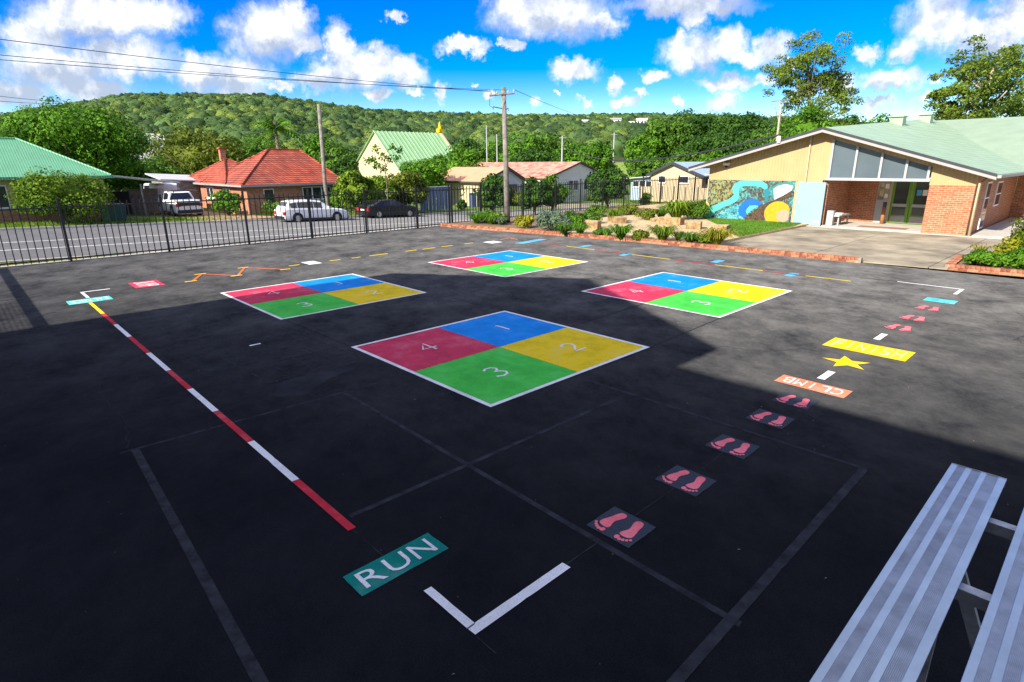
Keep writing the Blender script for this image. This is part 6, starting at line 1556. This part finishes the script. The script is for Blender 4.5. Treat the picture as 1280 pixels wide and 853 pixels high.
def letters(txt, parent, m, place, cell, z=ZT, offset=0.0):
    """place(u, v) maps text-panel coordinates (0..1, 0..1) to a,b; one part per letter"""
    n = len(txt)
    for i, ch in enumerate(txt):
        cu = bpy.data.curves.new('letter', 'FONT'); cu.body = ch; cu.offset = offset; cu.resolution_u = 3
        tmp = bpy.data.objects.new('letter', cu); COL.objects.link(tmp)
        bpy.context.view_layer.update()
        me = bpy.data.meshes.new_from_object(tmp.evaluated_get(bpy.context.evaluated_depsgraph_get()))
        bpy.data.objects.remove(tmp); bpy.data.curves.remove(cu)
        vs = np.array([v.co[:] for v in me.vertices]); lo, hi = vs.min(0), vs.max(0); wd = max(hi[0] - lo[0], .05)
        s = MB(); fw = .8 if ch != 'I' else .14
        for v in vs:
            u = (i + .5) / n + ((v[0] - lo[0]) / wd - .5) * fw / n; q = (v[1] - lo[1]) / (hi[1] - lo[1])
            a, b = place(cell[0] + u * (cell[1] - cell[0]), cell[2] + q * (cell[3] - cell[2])); s.v.append((a, b, z))
        s.f = [tuple(p.vertices) for p in me.polygons]; bpy.data.meshes.remove(me)
        s.build('letter', m, parent)
def panel(label, a0, a1, b0, b1, m, txt=None, tm='p_white', way='a', cell=(.06, .94, .16, .84), name='word_panel', off=.0):
    t = thing(name, label, 'ground sign', ((a0 + a1) / 2, (b0 + b1) / 2, ZM))
    sheet('panel', rect(a0, a1, b0, b1), M[m], t)
    pl_ = {'a': lambda u, v: (a0 + u * (a1 - a0), b0 + v * (b1 - b0)), '-b': lambda u, v: (a0 + v * (a1 - a0), b1 - u * (b1 - b0)), 'b': lambda u, v: (a1 - v * (a1 - a0), b0 + u * (b1 - b0)), '-a': lambda u, v: (a1 - u * (a1 - a0), b1 - v * (b1 - b0))}[way]
    if txt: letters(txt, t, M[tm], pl_, cell, offset=off)
    return t
panel('dark teal panel with white letters RUN painted near the camera', 1.65, 2.47, 3.39, 3.69, 'p_teal', 'RUN', way='a', off=.0)
panel('yellow panel with pale letters FINISH painted on the sunny asphalt', 10.63, 11.28, 2.04, 3.3, 'p_yellow', 'FINISH', 'p_pale', way='-b')
panel('orange panel with white letters CLIMB seen upside down', 8.3, 8.66, 2.2, 3.15, 'p_orange', 'CLIMB', way='b')
panel('teal panel with small white letters at the far left corner mark', 1.62, 2.5, 16.66, 17.2, 'p_aqua', 'BALANCE', way='-a')
panel('red panel with white letters painted on the sunny asphalt at the left', 3.2, 3.9, 17.75, 18.72, 'p_red', 'JUMP', way='-b')
t = panel('turquoise panel with worn pale marks near the right corner mark', 15.85, 16.3, 2.35, 2.95, 'p_aqua', name='ground_panel')
for (b0, b1, a0) in ((2.45, 2.6, 15.92), (2.68, 2.84, 16.0)): sheet('pale_mark', [(a0, b0), (a0 + .22, b0 + .02), (a0 + .2, b1), (a0 - .02, b1 - .03)], M['p_cyan'], t, z=ZT)
# corner marks
for (ca, cb, sa, sb, la, lb, lab) in ((2.02, 2.52, 1, 1, 1.0, .6, 'white right angled corner mark on the near dark asphalt'), (2.05, 18.24, 1, -1, .65, .95, 'white corner mark beside the teal panel at the far left'), (17.95, 2.52, -1, 1, .85, 1.45, 'white corner mark at the far right near the flower bed')):
    t = thing('corner_mark', lab, 'ground marking', (ca, cb, ZM), 'white corner marks')
    a0, a1 = sorted((ca, ca + sa * la)); b0, b1 = sorted((cb, cb + sb * .085)); sheet('bar', rect(a0, a1, b0, b1), M['p_white'], t)
    a0, a1 = sorted((ca, ca + sa * .07)); b0, b1 = sorted((cb + sb * .0702, cb + sb * lb)); sheet('bar', rect(a0, a1, b0, b1), M['p_white'], t)
# striped running line
t = thing('striped_line', 'long line of red and white stripes running from the RUN panel to the far left', 'ground marking', (2.02, 10, ZM))
bs_ = [4.2, 5.36, 6.58, 7.79, 8.9, 10.0, 11.25, 12.62, 13.87, 15.12, 16.62]
for k in range(10):
    m = 'p_yellow' if k == 9 else ('p_white' if k % 2 else 'p_lred')
    sheet('stripe', rect(1.981, 2.058, bs_[k] + .002, bs_[k + 1] - .002), M[m], t)
# zigzag with yellow ticks
t = thing('zigzag_line', 'orange zigzag line with yellow ticks left of the four square courts', 'ground marking', (5.9, 18.2, ZM))
zz_ = [(4.57, 17.74), (5.11, 18.76), (5.78, 17.7), (6.43, 18.97), (7.23, 17.7)]
for p, q in zip(zz_, zz_[1:]): sheet('stroke', line(p, q, .075), M['p_zig'], t)
for (a, b) in zz_: sheet('tick', rect(a - .2, a + .12, b - .05, b + .05), M['p_yellow'], t, z=ZT)
for k, (a, w_) in enumerate(((7.55, .35), (8.95, .4), (9.75, .35), (10.45, .75), (11.95, .5), (12.7, .6), (13.6, .55), (14.75, .45))):
    tag(sheet('yellow_dash', rect(a, a + w_, 18.2, 18.3), M['p_yellow'], None, at=(a, 18.2, ZM)), ['yellow dash nearest the zigzag line', 'yellow dash just right of the white rectangle', 'third yellow dash from the zigzag', 'long yellow dash, fourth from the zigzag', 'fifth yellow dash from the zigzag', 'sixth yellow dash from the zigzag', 'seventh yellow dash from the zigzag', 'farthest yellow dash, next to the pale rectangle'][k], 'ground marking', 'yellow dashes in a row')
tag(sheet('white_rectangle', rect(8.12, 8.56, 18.0, 18.65), M['p_white'], None, at=(8.3, 18.3, ZM)), 'white painted rectangle right of the zigzag line', 'ground marking')
tag(sheet('pale_rectangle', rect(15.6, 16.2, 17.55, 18.15), M['p_white'], None, at=(15.9, 17.8, ZM)), 'pale blue white rectangle at the far end of the yellow dashes', 'ground marking')
tag(sheet('pale_bar', line((16.3, 16.75), (18.0, 17.0), .38), M['p_cyan'], None, at=(17, 16.9, ZM)), 'pale blue bar at the far corner near the brick edging', 'ground marking')
t = thing('orange_arc', 'thin orange bent line beside the far pale bar', 'ground marking', (17, 18, ZM))
sheet('stroke', line((16.65, 18.2), (17.3, 18.3), .08), M['p_orange'], t); sheet('stroke', line((17.3, 18.3), (17.2, 17.7), .08), M['p_orange'], t)
t = thing('far_striped_line', 'thin red and yellow line running along the brick edging', 'ground marking', (17.1, 10.5, ZM))
fb = [16.3, 14.9, 13.5, 12.0, 10.3, 8.7, 7.2, 6.0, 4.85]
for k in range(8):
    f_ = lambda b: 17.02 + .0033 * (b - 10.5) ** 2
    sheet('stripe', line((f_(fb[k]), fb[k]), (f_(fb[k + 1]), fb[k + 1]), .07), M['p_yellow'] if k % 2 else M['p_lred'], t)
tag(sheet('chalk_line', line((17.85, 4.85), (17.99, 3.98), .05), M['p_chalk'], None, z=ZO, at=(17.9, 4.4, ZO)), 'faded line between the far striped line and the right corner mark', 'ground marking')
for (a, b, lab) in ((17.62, 14.35, 'small blue mark beside the far striped line, leftmost'), (16.85, 11.95, 'blue mark on the near side of the far striped line, second from the left'), (17.72, 8.97, 'blue mark beyond the far striped line, third from the left'), (17.0, 6.35, 'blue mark near the yellow end of the far striped line')):
    t = thing('blue_mark', lab, 'ground marking', (a, b, ZM), 'blue marks along the far line')
    sheet('heel', rect(a - .3, a + .02, b - .12, b + .12), M['p_cyan'], t); sheet('toe', [(a + .024, b - .16), (a + .3, b - .1), (a + .3, b + .1), (a + .024, b + .2)], M['p_cyan'], t)
# footprints
SOLE = [(0, -.152), (.026, -.143), (.039, -.118), (.036, -.085), (.025, -.045), (.02, -.01), (.034, .028), (.05, .06), (.047, .09), (.0, .1), (-.045, .088), (-.056, .052), (-.048, .0), (-.04, -.05), (-.039, -.1), (-.028, -.14)]
def chaikin(P, n=2):
    for _ in range(n):
        Q = []
        for p, q in zip(P, P[1:] + P[:1]): Q += [(.75 * p[0] + .25 * q[0], .75 * p[1] + .25 * q[1]), (.25 * p[0] + .75 * q[0], .25 * p[1] + .75 * q[1])]
        P = Q
    return P
SOLE = chaikin(SOLE)
TOES = [(.038, .13, .02, .026), (.008, .142, .0145, .019), (-.018, .135, .013, .017), (-.042, .121, .012, .015), (-.062, .101, .0115, .0135)]
def feet(label, ca, cb, patch=True, sc=1.08):
    t = thing('footprint_marking', label, 'ground marking', (ca, cb, ZM), 'footprints painted on the asphalt')
    if patch: sheet('base_patch', rect(ca - .21, ca + .21, cb - .23, cb + .23), M['p_patch'], t, z=ZM)
    for sd in (1, -1):
        rot = .16 if sd == 1 else -.04
        def mp(x, y, sd=sd, rot=rot):
            x, y = x * sc * 1.08, y * sc * 1.08
            X = -sd * x; Y = -y
            c, s_ = math.cos(rot), math.sin(rot)
            return (ca + c * Y + s_ * X * 1, cb + sd * .105 + (c * X - s_ * Y))
        s = MB(); s.face([(*mp(x, y), ZT) for x, y in SOLE])
        ft = s.build('footprint', M['p_pink'], t)
        for (x, y, rx, ry) in TOES:
            MB().face([(*mp(x + rx * math.cos(k * .628), y + ry * math.sin(k * .628)), ZT) for k in range(10)]).build('toe', M['p_pink'], ft)
for k, (ca, cb) in enumerate(((3.76, 2.57), (4.87, 2.58), (5.91, 2.6), (6.95, 2.62), (7.75, 2.63))):
    feet(['pink footprints on a grey square nearest the camera', 'pink footprints on a grey square, second from the camera', 'pink footprints on a grey square, third from the camera', 'pink footprints on a grey square, fourth from the camera', 'pink footprints on a grey square at the edge of the shade'][k], ca, cb)
for k, (ca, cb) in enumerate(((12.85, 2.66), (13.87, 2.66), (15.05, 2.66))):
    feet(['pink footprints in the sun just beyond the FINISH panel', 'pink footprints in the sun, middle of the three far pairs', 'pink footprints in the sun beside the turquoise panel'][k], ca, cb, patch=False, sc=1.35)
tag(sheet('white_dash', rect(11.66, 12.17, 2.68, 2.79), M['p_white'], None, at=(11.9, 2.7, ZM)), 'white dash beyond the FINISH panel', 'ground marking', 'white dashes on the right lane')
tag(sheet('white_dash', rect(8.86, 9.32, 2.64, 2.75), M['p_white'], None, at=(9.1, 2.7, ZM)), 'white dash between the orange panel and the star', 'ground marking', 'white dashes on the right lane')
s = MB(); sc_ = (9.93, 2.68); s.face([(sc_[0] + (.36 if k % 2 == 0 else .15) * math.cos(math.pi * k / 5 + 2.9), sc_[1] + (.36 if k % 2 == 0 else .15) * math.sin(math.pi * k / 5 + 2.9), ZM) for k in range(10)])
tag(s.build('yellow_star', M['p_yellow'], None, at=(9.93, 2.68, ZM)), 'yellow five pointed star in front of the FINISH panel', 'ground marking')
# old painted-over lines and patches
OLD = [((1.0, 7.35), (0.78, 2.4), .13, 'faint old grey line running down the left of the dark asphalt'), ((.85, 7.33), (4.2, 7.2), .07, 'faint old grey line crossing the striped line'), ((3.55, 7.2), (3.42, 1.3), .1, 'faint old grey line passing the nearest footprints'), ((2.1, 4.4), (6.1, 4.35), .1, 'faint old grey line across the middle of the shaded lane'), ((6.37, 5.2), (6.42, 1.37), .09, 'faint old grey line beside the fourth footprints'), ((6.4, 1.4), (2.0, 1.36), .13, 'faint old grey line in front of the aluminium bench')]
for k, (p, q, w_, lab) in enumerate(OLD):
    w_ *= .62
    tag(sheet('old_line', line(p, q, w_), M['p_old'], None, z=.0022 + .0006 * k, at=(p[0], p[1], ZO)), lab, 'old marking', 'old painted over lines')
CH = [((4.6, 5.37), (8.5, 5.3), .02), ((8.4, 7.2), (11.1, 7.3), .035), ((8.35, 5.35), (11.1, 5.45), .03), ((4.7, 9.1), (4.65, 11.8), .03), ((8.4, 9.1), (8.35, 11.8), .025), ((8.35, 13.7), (11.05, 13.75), .03), ((2.9, 2.57), (3.5, 2.57), .02), ((3.98, 2.58), (4.65, 2.58), .02), ((5.1, 2.58), (5.7, 2.6), .016), ((6.15, 2.6), (6.7, 2.62), .014), ((2.02, 2.3), (2.02, 2.5), .014), ((2.02, 3.7), (2.02, 4.2), .014), ((13, 9.2), (13, 11.9), .03)]
for k, (p, q, w_) in enumerate(CH):
    pass
t = thing('chalk_lines', 'thin faded setting out lines joining the painted courts', 'ground marking', (8.4, 7.2, ZO))
for (p, q, w_) in CH: sheet('thin_line', line(p, q, w_ * .6), M['p_chalk'], t, z=.0066)
t = thing('old_grid', 'faint painted over number grid left of the nearest court', 'old marking', (3.6, 10.6, ZO))
for k in range(5):
    sheet('grid_line', line((2.78 + .4 * k, 11.3), (2.95 + .39 * k, 8.35), .025), M['p_old'], t, z=.0028)
for k in range(8):
    sheet('grid_line', line((2.78 + .02 * k, 11.3 - .42 * k), (4.38 + .02 * k, 11.4 - .43 * k), .025), M['p_old'], t, z=.0033)
for i in range(4):
    for j in range(7):
        if random.random() < .3: continue
        a_, b_ = 2.95 + .39 * i, 8.55 + .41 * j; sheet('grid_mark', chaikin(rect(a_, a_ + random.uniform(.1, .2), b_, b_ + .09), 1), M['p_old'], t, z=ZO)
P = chaikin([(3.0, 8.3), (2.7, 7.7), (3.2, 7.45), (3.6, 7.9), (4.3, 8.0), (4.55, 8.25), (3.8, 8.28)], 2)
sheet('grid_blot', P, M['p_old2'], t, z=.0022)
P = chaikin([(2.3, 9.8), (2.5, 9.4), (2.85, 9.45), (2.9, 9.8), (2.6, 10.0)], 2); sheet('grid_blot', P, M['p_old2'], t, z=.0022)
tag(sheet('chalk_stub', rect(3.42, 3.62, 10.38, 10.44), M['p_white'], None, z=ZT, at=(3.5, 10.4, ZT)), 'tiny white stub on the faint number grid', 'ground marking')

CR = [([(1.3, 12.6), (1.25, 11.2), (1.05, 9.6), (1.1, 8.2), (0.95, 7.4)], 'long dark crack at the left of the striped line'), ([(4.6, 8.9), (4.4, 7.9), (4.5, 6.9), (4.35, 5.6)], 'dark crack left of the nearest court'), ([(8.5, 5.2), (9.3, 4.6), (9.6, 3.8), (10.5, 3.3)], 'crack in the sunny asphalt near the star'), ([(12.5, 0.4), (13.4, 1.0), (14.8, 0.8), (16.0, 1.3)], 'crack right of the far footprints'), ([(3.9, 21.5), (6, 21.2), (8.2, 21.6), (11, 21.2)], 'crack between the zigzag line and the road fence')]
M['crack'] = mat('crack_shadow', (0.006, 0.006, 0.007), rough=.95)
for pts_, lab in CR:
    P = []; rng = random.Random(len(lab))
    for p, q in zip(pts_, pts_[1:]):
        for k in range(14):
            u = k / 14; P.append((p[0] + (q[0] - p[0]) * u + rng.uniform(-.03, .03), p[1] + (q[1] - p[1]) * u + rng.uniform(-.03, .03)))
    s_ = MB()
    for p, q in zip(P, P[1:]): s_.face([(a, b, .0016) for a, b in line(p, q, rng.uniform(.006, .016))])
    tag(s_.build('asphalt_crack', M['crack'], None, at=(pts_[0][0], pts_[0][1], 0)), lab, 'crack', 'cracks in the asphalt')
rng = np.random.default_rng(77); V = []; F = []
for k in range(520):
    a_, b_ = (rng.uniform(0.5, 20), rng.uniform(-.5, 24)) if k < 260 else (rng.uniform(0, 20), 24.5 - rng.exponential(.5))
    if a_ > edge_a(b_) - .2: continue
    w_ = C((a_, b_, .006)); an = rng.uniform(0, 6.28); L_f = rng.uniform(.006, .016); dx, dy = math.cos(an) * L_f, math.sin(an) * L_f
    i0 = len(V); V += [(w_[0] - dx, w_[1] - dy, .006), (w_[0] + dy * .4, w_[1] - dx * .4, .012), (w_[0] + dx, w_[1] + dy, .007), (w_[0] - dy * .4, w_[1] + dx * .4, .016)]; F.append((i0, i0 + 1, i0 + 2, i0 + 3))
o = bpy.data.objects.new('leaf_litter', np_mesh('leaf_litter', np.array(V), [np.array(F)], mat('dry_leaf', (0.2, 0.15, 0.09), rough=.8, var=.4, scale=3))); link(o); stuff(o); o['label'] = 'tiny dry leaves and grit scattered over the asphalt'; o['category'] = 'leaf litter'

# ================================================================== aluminium bench seat beside the camera
def plank(t, b0, b1, a0, a1, z):
    w = b1 - b0; top = z
    body = MB(); body.box(a0, a1, b0 + .004, b1 - .004, z - .045, z - .004)
    pk = body.build('plank', M['alu'], t)
    bands = [(0, .12, 's'), (.12, .27, 'r'), (.27, .385, 's'), (.385, .55, 'r'), (.55, .655, 's'), (.655, .86, 'r'), (.86, 1, 's')]
    for (u0, u1, kd) in bands:
        q0, q1 = b1 - u1 * w, b1 - u0 * w
        if kd == 's': bevel(MB().box(a0, a1, q0, q1, z - .0035, z + .0015).build('smooth_strip', M['alu'], pk), .0012)
        else:
            s = MB(); n = 9; sw = (q1 - q0) / n
            for k in range(n): s.box(a0, a1, q0 + sw * k + sw * .12, q0 + sw * k + sw * .88, z - .0038, z - .0005)
            s.build('ribbed_strip', M['alu_rib'], pk)
    MB().box(a1 + .001, a1 + .006, b0, b1, z - .047, z + .003).build('end_cap', M['galv'], pk)
    return pk
BZ = EYE - 1.55
t = thing('aluminium_seating', 'raised aluminium plank seating with ribbed planks at the lower right', 'bleacher', (1.2, .15, 0))
plank(t, .165, .395, -2.2, 3.6, BZ)
plank(t, -.16, .07, -2.2, 4.1, BZ)
for aa in (3.18, 2.55, 0.3, -1.6):
    MB().box(aa, aa + .05, -.3, .36, BZ - .1, BZ - .048).build('cross_rail', M['galv'], t)
for aa in (3.1, 0.2, -1.7):
    for bb in (.24, -.26):
        MB().box(aa, aa + .05, bb, bb + .05, 0, BZ - .101).build('leg', M['galv'], t)
    MB().prism([(aa + .01, -.26, .1), (aa + .01, -.2, .1), (aa + .01, .28, BZ - .25), (aa + .01, .22, BZ - .25)], (.03, 0, 0)).build('brace', M['galv'], t)
    MB().box(aa - .05, aa + .1, -.4, .42, -.0, .03).build('foot', M['galv'], t)
